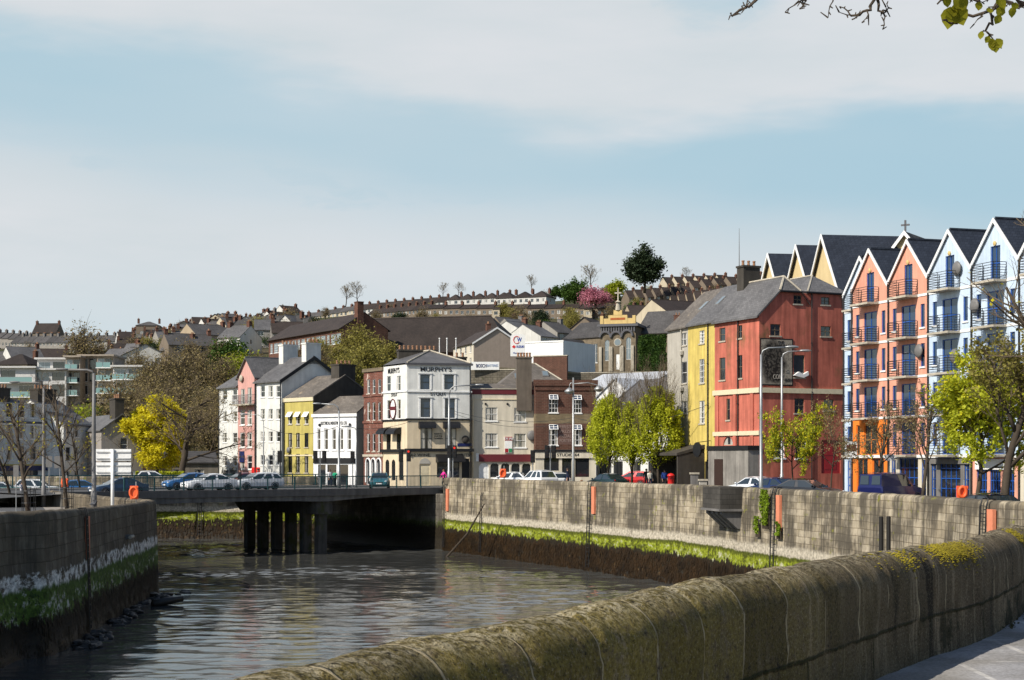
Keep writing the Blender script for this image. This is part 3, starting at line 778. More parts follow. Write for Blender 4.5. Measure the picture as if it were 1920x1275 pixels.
M_QFAR = quay_mat('sunlit_limestone', (.46, .395, .29), (.070, .060, .046), [(3.30, (.46, .41, .32), .15, .35, .8), (2.78, (.070, .080, .008), .07, .30, .97), (2.55, (.24, .28, .016), .12, .7, .50), (2.45, (.46, .44, .34), .10, .5, .13), (1.98, WEED, .06, 1.5, 1.0), (1.35, RUST, .5, 1.8, .26)], (.92, .36), .90, 0.0, (.20, .20, .03))
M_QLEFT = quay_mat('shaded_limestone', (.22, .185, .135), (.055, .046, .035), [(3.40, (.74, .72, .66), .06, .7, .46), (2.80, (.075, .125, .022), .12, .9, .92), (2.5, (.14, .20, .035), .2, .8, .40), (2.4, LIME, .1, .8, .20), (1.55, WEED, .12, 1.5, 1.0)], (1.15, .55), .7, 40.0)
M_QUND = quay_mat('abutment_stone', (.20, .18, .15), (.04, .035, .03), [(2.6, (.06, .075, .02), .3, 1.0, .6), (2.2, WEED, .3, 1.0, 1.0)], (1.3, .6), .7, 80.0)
q1 = tag(wall_strip('quay_wall', FARW, -1.2, 6.43, M_QFAR, .55, .16, .035, .035, back=ZR - .3), 'sunlit limestone quay wall right of the bridge with green algae and rounded coping', 'quay wall')
q2 = tag(wall_strip('quay_wall', FARW2, -1.2, 6.3, M_QFAR, .5, .14, .035, .04, back=ZR - .3), 'pale quay wall with green algae seen under the left span of the bridge', 'quay wall')
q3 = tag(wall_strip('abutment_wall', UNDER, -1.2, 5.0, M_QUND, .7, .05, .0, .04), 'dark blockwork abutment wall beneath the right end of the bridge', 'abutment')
for o in (q1, q2, q3): pass
lt = {0: 6.0}
def ltop(i, p): return float(np.interp(p[1], [34, 62, 66, 80, 89, 96], [6.0, 5.94, 5.93, 5.66, 5.58, 5.55]))
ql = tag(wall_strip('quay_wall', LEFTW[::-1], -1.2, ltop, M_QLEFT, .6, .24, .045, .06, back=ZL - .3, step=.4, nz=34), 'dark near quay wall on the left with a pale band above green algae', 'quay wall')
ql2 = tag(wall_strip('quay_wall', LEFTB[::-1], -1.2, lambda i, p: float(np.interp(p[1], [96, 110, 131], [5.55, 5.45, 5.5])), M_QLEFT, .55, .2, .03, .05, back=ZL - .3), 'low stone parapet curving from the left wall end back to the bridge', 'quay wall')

# near parapet -----------------------------------------------------------
def near_mat():
    def fn(g):
        u, v, _ = g.sep(g.uv()); vec = g.comb(u, v, 0.0)
        n1 = g.noise(vec, 1.1, 6.0, .65); n2 = g.noise(vec, 10.0, 6.0, .75); n3 = g.noise(vec, 48.0, 4.0, .75); n5 = g.noise(vec, 3.2, 5.0, .7); n6 = g.noise(vec, 22.0, 5.0, .7)
        st = g.noise(g.comb(g.m('MULTIPLY', u, 9.0), g.m('MULTIPLY', v, .45), 3.0), 1.0, 6.0, .75); st2 = g.noise(g.comb(g.m('MULTIPLY', u, 2.6), g.m('MULTIPLY', v, .30), 13.0), 1.0, 4.0, .65)
        c = g.mix(g.lin(n1, .34, .66), (.088, .068, .044), (.205, .158, .10))
        c = g.mix(g.m('MULTIPLY', g.ss(g.m('ADD', g.m('MULTIPLY', st, .6), g.m('MULTIPLY', st2, .4)), .515, .60), .85), c, (.34, .27, .185))
        c = g.mix(g.m('MULTIPLY', g.ss(st2, .46, .34), .85), c, (.020, .016, .012))
        # olive lichen coat on the left part and on the cap
        ol = g.m('SUBTRACT', 1.0, g.ss(g.m('ADD', u, g.m('MULTIPLY', n1, 5.0)), 14.5, 21.0))
        olm = g.m('MULTIPLY', ol, g.ss(g.m('ADD', g.m('MULTIPLY', n5, .5), g.m('MULTIPLY', n2, .5)), .36, .52))
        c = g.mix(g.m('MULTIPLY', olm, .88), c, g.mix(g.lin(n6, .3, .7), (.080, .060, .012), (.29, .225, .046)))
        # pale crust plus painted highlight on cap, dark pits, pale grains also imitating sparkle
        capz = g.ss(v, 1.00, 1.22)
        c = g.mix(g.m('MULTIPLY', capz, g.ss(g.m('ADD', g.m('MULTIPLY', n2, .6), g.m('MULTIPLY', n6, .4)), .46, .58)), c, (.46, .395, .27))
        c = g.mix(g.m('MULTIPLY', capz, g.m('MULTIPLY', g.ss(n6, .47, .38), .85)), c, (.040, .032, .018))
        c = g.mix(g.m('MULTIPLY', g.ss(n3, .555, .62), .50), c, (.42, .35, .24))
        c = g.mix(g.m('MULTIPLY', g.ss(n3, .445, .37), .78), c, (.014, .011, .008))
        c = g.mix(g.m('MULTIPLY', g.ss(n2, .42, .32), .7), c, (.022, .018, .012))
        # tone of each stone: cap stones above the bed joint, longer blocks below it
        w1 = g.n('ShaderNodeTexWhiteNoise', noise_dimensions='1D'); g.put(w1.inputs['W'], g.m('FLOOR', g.m('DIVIDE', g.m('ADD', u, g.m('MULTIPLY', n5, .06)), .78)))
        w2 = g.n('ShaderNodeTexWhiteNoise', noise_dimensions='1D'); g.put(w2.inputs['W'], g.m('ADD', 40.5, g.m('FLOOR', g.m('ADD', g.m('DIVIDE', g.m('ADD', u, g.m('MULTIPLY', n5, .05)), 1.56), .27))))
        sel = g.ss(v, .49, .51); tone = g.m('ADD', g.m('MULTIPLY', sel, w1.outputs['Value']), g.m('MULTIPLY', g.m('SUBTRACT', 1.0, sel), w2.outputs['Value'])); tn = g.lin(tone, 0, 1, .70, 1.22)
        c = g.mix(1.0, c, g.comb(tn, tn, g.m('MULTIPLY', tn, .97)), 'MULTIPLY')
        # joints: cap stones and coursed face
        fu = g.m('FRACT', g.m('DIVIDE', g.m('ADD', u, g.m('MULTIPLY', n5, .06)), .78)); jd = g.m('MINIMUM', fu, g.m('SUBTRACT', 1.0, fu))
        j1 = g.m('MULTIPLY', g.m('SUBTRACT', 1.0, g.ss(jd, .010, .026)), g.m('MULTIPLY', g.ss(v, .48, .55), g.ss(n2, .33, .46)))
        c = g.mix(g.m('MULTIPLY', j1, .9), c, (.50, .41, .26))
        fu2 = g.m('FRACT', g.m('ADD', g.m('DIVIDE', g.m('ADD', u, g.m('MULTIPLY', n5, .05)), 1.56), .27)); jd2 = g.m('MINIMUM', fu2, g.m('SUBTRACT', 1.0, fu2))
        j3 = g.m('MULTIPLY', g.m('SUBTRACT', 1.0, g.ss(jd2, .004, .010)), g.m('SUBTRACT', 1.0, g.ss(v, .48, .52)))
        hb_ = g.m('ABSOLUTE', g.m('SUBTRACT', g.m('ADD', v, g.m('MULTIPLY', g.m('SUBTRACT', n5, .5), .07)), .50)); j2 = g.m('MULTIPLY', g.m('SUBTRACT', 1.0, g.ss(hb_, .004, .020)), g.ss(n5, .34, .50))
        c = g.mix(g.m('MULTIPLY', g.m('MAXIMUM', j2, j3), .85), c, g.mix(n2, (.008, .006, .005), (.05, .055, .010)))
        # dark moss growth low on the far part
        dm = g.m('MULTIPLY', g.ss(g.noise(vec, 1.7, 6.0, .75), .52, .62), g.m('MULTIPLY', g.ss(u, 15.0, 20.0), g.m('SUBTRACT', 1.0, g.ss(v, .45, .85))))
        c = g.mix(g.m('MULTIPLY', dm, .85), c, (.020, .022, .009))
        hgt = g.m('ADD', g.m('ADD', g.m('ADD', n2, g.m('MULTIPLY', n6, .7)), g.m('MULTIPLY', n3, .5)), g.m('MULTIPLY', g.m('MAXIMUM', j1, g.m('MAXIMUM', j2, j3)), -.9))
        b = g.bsdf(c, .92, .15, 0.0, g.bump(hgt, 1.0, .045)); g.out(b.outputs[0])
    return mat('mossy_limestone', fn)
npts = smooth_line(NEARW, .045); nn = len(npts); mb = MB(); mb.uv = []; u = 0.0; pl = None
HW = .26
nu = []
for i, p in enumerate(npts):
    if i: u += float(np.hypot(*(p - npts[i - 1])))
    nu.append(u)
    a, b = npts[max(i - 5, 0)], npts[min(i + 5, nn - 1)]; t = (b - a) / np.hypot(*(b - a)); nr = np.array((t[1], -t[0]))       # towards the footpath
    zb = near_z(*p) - .15; zt = E - .77 + .012 * mnoise.noise((u * .4, 0, 0)); prof = []
    for k in range(13): prof.append((HW, zb + (zt - .25 - zb) * k / 12))
    for k in range(1, 20):
        a_ = math.pi * k / 20; prof.append((HW * math.cos(a_), zt - .25 + .25 * math.sin(a_)))
    for k in range(8): prof.append((-HW - .03 * k, zt - .25 - (zt + 1) * (k / 7) ** 2))
    fu = (u / .78) % 1.0; jd = min(fu, 1 - fu) * .78; groove = -.018 * math.exp(-(jd / .016) ** 2)
    sid = math.floor(u / .78); so_ = .007 * math.sin(sid * 12.9898)
    vv = 0.0
    for k, (o, z) in enumerate(prof):
        q0 = mnoise.noise((u * 2.2, z * 3.0 + o * 3, 2.0)) * .020 + mnoise.noise((u * 8, z * 9 + o * 8, 4.0)) * .012 + mnoise.noise((u * 22, z * 22 + o * 20, 6.0)) * .007
        capk = 12 < k < 33
        dlt = q0 + ((groove + so_) if capk else (groove * .5 if k <= 12 else 0))
        L = math.hypot(o, max(0, z - (zt - .25))) or 1
        nx, nz_ = (o / L, max(0, z - (zt - .25)) / L) if capk else (math.copysign(1, o), 0)
        q = p + nr * (o + nx * dlt); mb.v.append((q[0], q[1], z + nz_ * dlt))
        if k: vv += math.hypot(o - prof[k - 1][0], z - prof[k - 1][1])
        mb.uv.append((u, vv))
    pl = len(prof)
for i in range(nn - 1):
    for k in range(pl - 1):
        a = i * pl + k; mb.f.append((a, a + 1, a + pl + 1, a + pl)); mb.mi.append(0)
NU0 = nu
nw = tag(mb.build('parapet_wall', near_mat(), None, True), 'thick mossy stone parapet with rounded top in front along the footpath', 'parapet')
# clumps of yellow moss on the parapet's rounded top
def moss_clump(pxs, rng):
    cl = MB()
    for px_, cnt in pxs:
        i = min(range(nn), key=lambda j: abs(960 + npts[j][0] / max(npts[j][1], .1) * FP - px_) if npts[j][1] > 4 else 1e9)
        for k in range(cnt * 10):
            p = npts[min(max(i + int(rng.gauss(0, 5)), 1), nn - 2)]; t = npts[min(i + 3, nn - 1)] - npts[i - 3]; t = t / np.hypot(*t); nr = np.array((t[1], -t[0]))
            a_ = R(rng.gauss(54, 16)); q = p + nr * HW * math.cos(a_) ; z = E - .77 - .25 + .25 * math.sin(a_)
            r = rng.uniform(.004, .011); cl.ell((q[0], q[1], z), (r * 1.5, r * 1.5, r * .45), 6, 4)
    return cl
M_MOSS = leafmat('yellow_moss', (.14, .11, .012), (.36, .29, .02), .1)
rg = random.Random(4)
for px_, cnt in ((1640, 26), (1668, 12), (1738, 70), (1764, 50), (1782, 22), (1880, 26)):
    lab = {1640: 'small yellow moss patch on the parapet top, farthest left one', 1668: 'few yellow moss tufts beside the black posts on the parapet', 1738: 'largest bright yellow moss patch on the parapet top', 1764: 'yellow moss patch just right of the largest one on the parapet', 1782: 'thin yellow moss streak right of the two big moss patches', 1880: 'yellow moss patch on the parapet nearest the right picture edge'}[px_]
    tag(moss_clump([(px_, cnt)], rg).build('moss_patch', M_MOSS, None, True), lab, 'moss', 'yellow moss patches on the near parapet')

# ---------------------------------------------------------------- water and river bed
def water_mat(g):
    p = g.pos(); x, y, z = g.sep(p)
    v1 = g.comb(g.m('MULTIPLY', x, .55), g.m('MULTIPLY', y, 1.0), 0.0)
    n2 = g.noise(v1, 2.4, 4.0, .6, .8); n3 = g.noise(v1, 8.0, 3.0, .6)
    sw = g.noise(g.comb(g.m('MULTIPLY', x, .05), g.m('MULTIPLY', y, .09), 2.0), 1.0, 3.0, .6, 1.0)
    amp = g.ss(sw, .38, .66)
    h = g.m('ADD', g.m('MULTIPLY', n2, g.lin(amp, 0, 1, .5, 1.2)), g.m('MULTIPLY', n3, g.lin(amp, 0, 1, .10, .30)))
    b = g.bsdf((.052, .053, .050), .06, .5, 0.0, g.bump(h, 1.0, .012)); b.inputs['IOR'].default_value = 1.33
    g.out(b.outputs[0])
wm = MB(); xs = list(np.arange(-70, -44, .8)) + list(np.arange(-44, 20, .21)) + list(np.arange(20, 30, .8)); ys = list(np.arange(3, 54, .8)) + list(np.arange(54, 164, .20)) + list(np.arange(164, 173, .8))
NV = lambda a, b, c: mnoise.noise((a, b, c))
for y in ys:
    for x in xs:
        k = .75 + 2.1 * max(0.0, min(1.0, .34 + 1.5 * NV(x * .040, y * .060, 7.0) + .7 * NV(x * .13, y * .34, 2.0) + .35 * min(1, max(0, (y - 95) / 45)))) ** 1.3; xw = x + 1.5 * NV(x * .11, y * .11, 3.0)
        h = .042 * NV(xw * .22, y * .42, 1.0) * (.5 + .5 * k) + k * (.040 * NV(xw * .50 + y * .15, y * .95, 4.0) + .026 * NV(xw * 1.15 - y * .3, y * 2.0, 8.0))
        wm.v.append((x, y, h))
nx_ = len(xs)
for j in range(len(ys) - 1):
    for i in range(nx_ - 1): wm.f.append((j * nx_ + i, j * nx_ + i + 1, (j + 1) * nx_ + i + 1, (j + 1) * nx_ + i)); wm.mi.append(0)
structure('river', wm, mat('river_water', water_mat), True)
sheet('river_bed', [(-140, -40), (110, -40), (110, 180), (-140, 180)], -1.1, plain('silt', (.05, .042, .03), .9))
# ---------------------------------------------------------------- quay street buildings
C2 = (380, 560, 3.1875); C3 = (660, 630, 4.396); C4 = (860, 630, 4.396); C5 = (1100, 540, 3.269); C6 = (1300, 500, 2.966); C7 = (1560, 400, 2.319)
def rects(colspec, rowspec): return [(c[0], r[0], c[1], r[1]) for r in rowspec for c in colspec]
def HT(py, d, z0=ZR): return ZP(py, d) - z0
def absorb(b, b2):
    """give every part of b2 to b (one building of two wings)"""
    bpy.context.view_layer.update()
    for ch in list(b2.root.children):
        ch.parent = b.root; ch.matrix_parent_inverse = b.root.matrix_world.inverted() @ b2.root.matrix_world
    bpy.data.objects.remove(b2.root)
def wl(b, p):
    """world point -> the building's own axes"""
    v = np.array(p[:2]) - b.p0; return (float(v @ b.a), float(v @ b.n), p[2] - b.z0)
sw_ = dict(style='sash', sill=M_WPAINT)
# white corner house, pink gabled house and long white house by the left end of the bridge
a_ = B('terraced_house', 'white narrow house, leftmost of the quay row, with handwritten lettering low on its front', W2(410, 189), W2(446, 185), 8, ZR, HT(727, 189), M_WHITE, 'quayside houses')
a_.wpx('F', C2, rects([(120, 146), (181, 206)], [(545, 605), (675, 735), (803, 860), (940, 1000)]), **sw_)
a_.roof('gx', 2.4, M_SLATE); a_.ridge('gx', 2.4); a_.walls()
a_.lpx('Abbey Wharf', 'F', C2, 110, 1012, 204, 1056, M_BLACK, bold=0.0, shear=.3); a_.pipe('F', .15, .2, a_.H - .2)
b_ = B('terraced_house', 'dusty pink house with steep front gable and a high balcony', W2(446, 185), W2(480, 181.2), 8, ZR, HT(711, 185), M_PINKW, 'quayside houses')
b_.wpx('F', C2, [(228, 540, 252, 632), (268, 532, 294, 632)], style='sash', sill=M_WPAINT, fm=M_WPAINT)
b_.wpx('F', C2, rects([(224, 252), (266, 295)], [(668, 755), (800, 888), (935, 1020)]), style='thick', sill=M_WPAINT)
b_.roof('gy', 2.3, M_SLATE, oh=.25, ox=.15); b_.ridge('gy', 2.3); b_.walls()
def railing_panel(x0, x1, y0, z0, h, m, bars=10, horiz=False, side=True):
    mb = MB()
    def seg(p, q):
        mb.tube([(p[0], p[1], z0 + h), (q[0], q[1], z0 + h)], .025, 4); mb.tube([(p[0], p[1], z0 + .08), (q[0], q[1], z0 + .08)], .018, 4)
        L = math.hypot(q[0] - p[0], q[1] - p[1]); n = max(2, int(L / .13))
        if horiz:
            for k in range(1, 6): z = z0 + .08 + (h - .08) * k / 6; mb.tube([(p[0], p[1], z), (q[0], q[1], z)], .022, 4)
            n = max(1, int(L / .9))
        for k in range(n + 1):
            t = k / n; x, y = p[0] + (q[0] - p[0]) * t, p[1] + (q[1] - p[1]) * t; mb.box(x - .012, x + .012, y - .012, y + .012, z0, z0 + h)
    seg((x0, -y0), (x1, -y0))
    if side: seg((x0, -.05), (x0, -y0)); seg((x1, -.05), (x1, -y0))
    return mb
u0, zb = b_.px('F', 380 + 205 / 3.1875, 560 + 635 / 3.1875); u1, _ = b_.px('F', 380 + 305 / 3.1875, 560 + 635 / 3.1875)
mb = MB(); mb.box(.1, b_.w - .1, -.85, -.01, zb - .15, zb); bal = b_.part('balcony', mb, M_LSTONE)
railing_panel(.15, b_.w - .15, .8, zb, 1.05, M_STEEL).build('railing', M_STEEL, bal)
b_.dish('F', 1.2, zb + 3.0, .42, M_LSTONE); b_.pipe('F', b_.w - .1, .2, b_.H)
b_.ppx('banner', 'F', C2, 221, 912, 250, 977, .06, M_NAVY); b_.ppx('notice', 'F', C2, 296, 1008, 342, 1052, .08, M_REDP)
c_ = B('terraced_house', 'long off-white house with three window columns and a plain side gable', W2(480, 181.2), W2(528, 176.5), 8.1, ZR, HT(716, 181.2), M_WHITE, 'quayside houses')
c_.facemat['R'] = 0
c_.wpx('F', C2, rects([(347, 372), (394, 420), (441, 467)], [(522, 588), (660, 720), (795, 855), (935, 995)]), **sw_)
c_.roof('gx', 2.6, M_SLATE, oh=.35, ox=.2); c_.ridge('gx', 2.6)
c_.trim('bargeboard', 'R', 0, .01, .01, M_BLACK, 0, .1)
mb = MB()
for y0, y1, za, zb_ in ((-.35, 4.05, -.22, 2.6), (4.05, 8.45, 2.6, -.22)):
    mb.prism([(y0, c_.H + za - .25), (y1, c_.H + zb_ - .25), (y1, c_.H + zb_ + .18), (y0, c_.H + za + .18)], 'x', c_.w + .2, c_.w + .26)
c_.part('bargeboard', mb, M_BLACK)
c_.walls(); c_.chimney(c_.w - .5, 4.05, c_.H + 1.9, 1.0, 1.9, 2.2, M_WHITE, 4); c_.chimney(.2, 4.05, c_.H + 1.7, 1.0, 1.9, 2.5, M_WHITE, 4); c_.pipe('F', c_.w - .12, .2, c_.H); c_.pipe('F', .1, .2, c_.H)
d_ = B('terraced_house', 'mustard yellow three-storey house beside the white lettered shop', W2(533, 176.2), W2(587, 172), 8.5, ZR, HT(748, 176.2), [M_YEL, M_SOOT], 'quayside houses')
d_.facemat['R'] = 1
cols_ = [(512, 535), (559, 581), (609, 632)]
d_.wpx('F', C2, rects(cols_, [(680, 750)]), style='sash', sill=M_LSTONE, fm=M_WPAINT)
d_.wpx('F', C2, rects(cols_, [(803, 888), (928, 1040)]), style='sash', sill=M_LSTONE, fm=M_BLACK)
for (x0, x1) in cols_:       # open top lights
    u, z = d_.px('F', 380 + (x0 + x1) / 2 / 3.1875, 560 + 706 / 3.1875); mb = MB(); mb.prism([(-.35, z - .02), (.04, z + .55), (.04, z + .60), (-.35, z + .03)], 'x', u - .5, u + .5)
    d_.part('open_sash', mb, M_WPAINT)
d_.trim('cornice', 'F', d_.H - .35, d_.H + .05, .12, M_CPAINT); d_.trim('string_course', 'F', 3.05, 3.2, .06, M_CPAINT)
d_.roof('gx', 2.5, M_SLATE2, oh=.02); d_.walls(); d_.chimney(d_.w - .9, 4.6, d_.H + .8, 1.5, 2.2, 2.8, M_SOOT, 4); d_.pipe('F', .08, .2, d_.H); d_.dish('F', 1.1, 3.7, .35)
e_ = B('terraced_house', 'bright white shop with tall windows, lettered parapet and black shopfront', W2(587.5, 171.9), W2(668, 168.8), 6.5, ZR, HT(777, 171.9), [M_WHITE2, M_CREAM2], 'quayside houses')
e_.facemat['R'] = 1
e_.wpx('F', C2, rects([(683, 706), (726, 751), (773, 798), (820, 842), (864, 889)], [(775, 905)]), style='thick', sill=M_WPAINT)
e_.wpx('F', C2, [(690, 992, 735, 1120), (745, 992, 800, 1120), (815, 992, 870, 1120)], style='shop', fm=M_BLACK, pane=M_GLASS)
e_.ppx('fascia', 'F', C2, 664, 952, 912, 984, .12, M_BLACK); e_.trim('cornice', 'F', e_.H - .30, e_.H + .02, .16, M_WPAINT); e_.trim('string_course', 'F', e_.H - 4.75, e_.H - 4.5, .07, M_WPAINT)
e_.lpx('ELECTRICAL INDUSTRIES CO. LTD', 'F', C2, 706, 736, 862, 753, M_BLACK, bold=0.004); e_.roof('gx', 1.9, M_SLATE2, oh=.0); e_.walls()
for u in (.9, e_.w - .8):
    mb = MB(); q = e_.pos('F', u, e_.H - 1.15, .05); mb.lathe([(.16, 0), (.16, .05)], q, 8, axis='y'); e_.part('anchor_plate', mb, M_BLACK)
# brick house with flaking paint
f_ = B('terraced_house', 'narrow red brick house with flaking paint left of the lettered corner pub', W2(682, 167.6), W2(718, 163.8), 6, ZR, HT(695, 167.6), [M_BRICK, M_SOOT, M_LSTONE], 'quayside houses')
fc = [(125, 148), (169, 192), (215, 238)]
f_.wpx('F', C3, rects(fc, [(358, 475), (548, 695), (805, 950)]), style='sash', sill=M_LSTONE)
f_.wpx('F', C3, [(119, 1015, 150, 1225), (163, 1015, 193, 1225), (205, 1015, 238, 1225)], style='plain', arch=True, fm=M_WPAINT, pane=M_GLASS)
for y in (495, 712, 985): z = f_.px('F', 682, 630 + y / 4.396)[1]; f_.trim('string_course', 'F', z - .12, z + .12, .10, M_LSTONE if y > 900 else M_BRICK)
f_.trim('cornice', 'F', f_.H - .2, f_.H + .15, .14, M_STONEB)
for (x0, x1) in ((119, 150), (163, 193), (205, 238)):
    ua, zz = f_.px('F', 660 + x0 / 4.396, 630 + 1090 / 4.396); ub, _ = f_.px('F', 660 + x1 / 4.396, 630 + 1090 / 4.396); mb = MB(); r = (ub - ua) / 2; um = (ua + ub) / 2; zs = f_.px('F', 660 + x0 / 4.396, 630 + 1015 / 4.396)[1] - r
    mb.tube([(um - r - .08, -.03, .3), (um - r - .08, -.03, zs)] + [(um + (r + .08) * math.cos(t), -.03, zs + (r + .08) * math.sin(t)) for t in [math.pi - math.pi * k / 10 for k in range(11)]] + [(um + r + .08, -.03, .3)], .09, 6); f_.part('arch_surround', mb, M_WPAINT)
f_.roof('flat', 0, M_LEAD); f_.walls()
# corner pub: a front wing and a left wing under one hipped roof
zt_ = HT(684, 160)
p_ = B('corner_pub', 'tall white and cream corner pub with black lettering and black awnings', W2(763.5, 159.2), W2(883, 160.8), 7.5, ZR, zt_, [M_CREAM, M_WHITE], bands=[(HT(786.5, 160), 1)], cat='pub')
TR_ = dict(fm=M_BLACK, sill=M_WPAINT, pane=M_GLASSB)
p_.wpx('F', C3, [(563, 318, 641, 441), (761, 320, 839, 443)], style='sash', **TR_)
p_.wpx('F', C3, [(566, 515, 645, 670), (767, 517, 848, 676)], style='sash', **TR_)
p_.wpx('F', C3, [(565, 758, 662, 930), (767, 760, 860, 930)], style='cross', fm=M_BLACK, pane=M_GLASSC)
p_.wpx('F', C3, [(556, 1058, 645, 1232)], style='door', fm=M_CPAINT, name='door'); p_.wpx('F', C3, [(700, 1040, 885, 1165)], style='two', fm=M_BLACK, pane=M_GLASS); p_.wpx('F', C3, [(905, 1010, 968, 1210)], style='door', fm=M_BLACK)
for (x0, y0, x1, y1) in ((563, 318, 641, 441), (761, 320, 839, 443), (566, 515, 645, 670), (767, 517, 848, 676)):
    ua, za = p_.px('F', 660 + x0 / 4.396, 630 + y0 / 4.396); ub, zb_ = p_.px('F', 660 + x1 / 4.396, 630 + y1 / 4.396); mb = MB()
    mb.box(ua - .2, ua - .02, -.05, .0, zb_, za + .10); mb.box(ub + .02, ub + .2, -.05, .0, zb_, za + .10); mb.box(ua - .02, ub + .02, -.05, .0, za + .02, za + .10); mb.box(ua - .26, ub + .26, -.11, .0, za + .10, za + .16); p_.part('window_surround', mb, M_WPAINT)
def zpx(b, y, cv): return b.px('F', 763.5 if b is p_ else 740, cv[1] + y / cv[2])[1]
for y, h, o, m in ((455, .14, .10, M_WPAINT), (685, .16, .12, M_BLACK), (940, .30, .26, M_BLACK)): z = zpx(p_, y, C3); p_.trim('string_course' if y < 900 else 'cornice', 'F', z - h / 2, z + h / 2, o, m)
p_.trim('eaves_cornice', 'F', p_.H - .05, p_.H + .16, .18, M_LEAD)
def awning(b, face, cv, x0, y0, x1, y1, out, m, rounded=False):
    ua, za = b.px(face, cv[0] + x0 / cv[2], cv[1] + y0 / cv[2]); ub, zb_ = b.px(face, cv[0] + x1 / cv[2], cv[1] + y1 / cv[2]); mb = MB()
    if face == 'F':
        pr = [(0, za), (0, zb_)] + [(-out, zb_)] + ([(-out * math.cos(R(t)), zb_ + (za - zb_) * math.sin(R(t))) for t in (25, 50, 72)] if rounded else [(-out, zb_ + .12)])
        mb.prism(pr[::-1], 'x', ua, ub)
    return b.part('awning', mb, m)
awning(p_, 'F', C3, 546, 705, 683, 760, .75, M_BLACK, True); awning(p_, 'F', C3, 748, 705, 883, 760, .75, M_BLACK, True); awning(p_, 'F', C3, 690, 975, 915, 1040, 1.3, M_BLACK)
p_.lpx("MURPHY'S", 'F', C3, 563, 258, 820, 296, M_BLACK, .008); p_.lpx('STOUT', 'F', C3, 645, 464, 775, 493, M_BLACK, .008); p_.lpx('62 WINE.', 'F', C3, 487, 970, 650, 994, M_BLACK, .006); p_.lpx('SPIRITS', 'F', C3, 850, 970, 968, 992, M_BLACK, .006)
for i, t_ in enumerate(('NORTH', 'GATE', 'TAVERN')): p_.lpx(t_, 'F', C3, 678 - (6 if i == 2 else 0), 801 + i * 19, 742 + (6 if i == 2 else 0), 814 + i * 19, M_BLACK, .01)
ua, zz = p_.px('F', 660 + 600 / 4.396, 630 + 1052 / 4.396); mb = MB()
mb.prism([(ua - .55, zz)] + [(ua + .55 * math.cos(R(180 - t)), zz + .55 * math.sin(R(t))) for t in range(0, 181, 15)], 'y', -.03, .0); p_.part('fanlight', mb, M_GLASSC)
p_.ppx('street_sign', 'F', C3, 868, 884, 985, 910, .05, M_NAVY); p_.dish('F', p_.px('F', 872, 824)[0], p_.px('F', 872, 824)[1], .4, M_SOOT)
pl_ = B('wing', '', W2(718, 163.8), W2(763.5, 159.2), 5, ZR, zt_, [M_CREAM, M_WHITE], bands=[(HT(786.5, 160), 1)])
pl_.wpx('F', C3, [(287, 332, 319, 455), (369, 330, 402, 450), (289, 530, 318, 685), (370, 525, 402, 682)], style='sash', fm=M_WPAINT, sill=M_WPAINT)
pl_.wpx('F', C3, [(285, 790, 318, 935), (368, 785, 402, 932)], style='cross', fm=M_BLACK, pane=M_GLASS)
pl_.wpx('F', C3, [(276, 1018, 307, 1190), (327, 1018, 357, 1190)], style='plain', arch=True, fm=M_BLACK, pane=M_GLASS); pl_.wpx('F', C3, [(388, 1030, 424, 1190)], style='door', fm=M_BLACK)
for x0, x1 in ((258, 322), (335, 408)): awning(pl_, 'F', C3, x0, 755, x1, 808, .9, M_BLACK, True)
for y, h, o, m in ((455, .14, .10, M_WPAINT), (690, .16, .12, M_BLACK), (945, .30, .26, M_BLACK)): z = pl_.px('F', 757, 630 + y / 4.396)[1]; pl_.trim('string_course' if y < 900 else 'cornice', 'F', z - h / 2, z + h / 2, o - .004, m)
pl_.lpx("MURPHY'S", 'F', C3, 298, 272, 392, 306, M_BLACK, .008); pl_.lpx('STOUT', 'F', C3, 326, 476, 374, 498, M_BLACK, .008)
ua, zz = pl_.px('F', 660 + 343 / 4.396, 630 + 602 / 4.396); mb = MB()
k0 = len(mb.v); mb.lathe([(1.0, 0), (1.0, .06)], (0, 0, 0), 24, axis='y')
mb.v = [(ua + v[0] * .6, v[1] - .02, zz + v[2] * .98) for v in mb.v]; ov = pl_.part('oval_sign', mb, M_WPAINT)
mb = MB(); mb.tube([(ua + .6 * math.cos(t), -.10, zz + .98 * math.sin(t)) for t in [2 * math.pi * k / 24 for k in range(25)]], .06, 5); mb.box(ua - .5, ua + .5, -.12, -.085, zz - .1, zz + .25); mb.build('sign_band', M_MAROON, ov)
pl_.walls(); p_.walls(); absorb(p_, pl_)
e0, e1, e2 = W2(718, 164.0), W2(763.5, 159.0), W2(883, 160.6); ap = W2(806, 166); ap2 = (ap[0] - 3.0, ap[1] + 5.0); az_ = ZP(658, 166); ez = ZR + zt_ + .16; e3 = (e2[0] - .3, e2[1] + 9); e4 = (e0[0] + 3.5, e0[1] + 5)
mb = MB(); V = lambda p, z: wl(p_, (p[0], p[1], z))
mb.face([V(e1, ez), V(e2, ez), V(ap, az_)]); mb.face([V(e0, ez), V(e1, ez), V(ap, az_), V(ap2, az_)]); mb.face([V(e2, ez), V(e3, ez), V(ap2, az_), V(ap, az_)]); mb.face([V(e3, ez), V(e4, ez), V(ap2, az_)]); mb.face([V(e4, ez), V(e0, ez), V(ap2, az_)]); mb.face([V(e4, ez - .1), V(e3, ez - .1), V(e2, ez - .1), V(e1, ez - .1), V(e0, ez - .1)])
rf = p_.part('roof', mb, M_SLATE)
mb = MB(); mb.tube([V(e1, ez + .05), V(ap, az_ + .05), V(e2, ez + .05)], .10, 5); mb.tube([V(ap, az_ + .05), V(ap2, az_ + .05)], .10, 5); mb.build('ridge', M_LSTONE, rf)
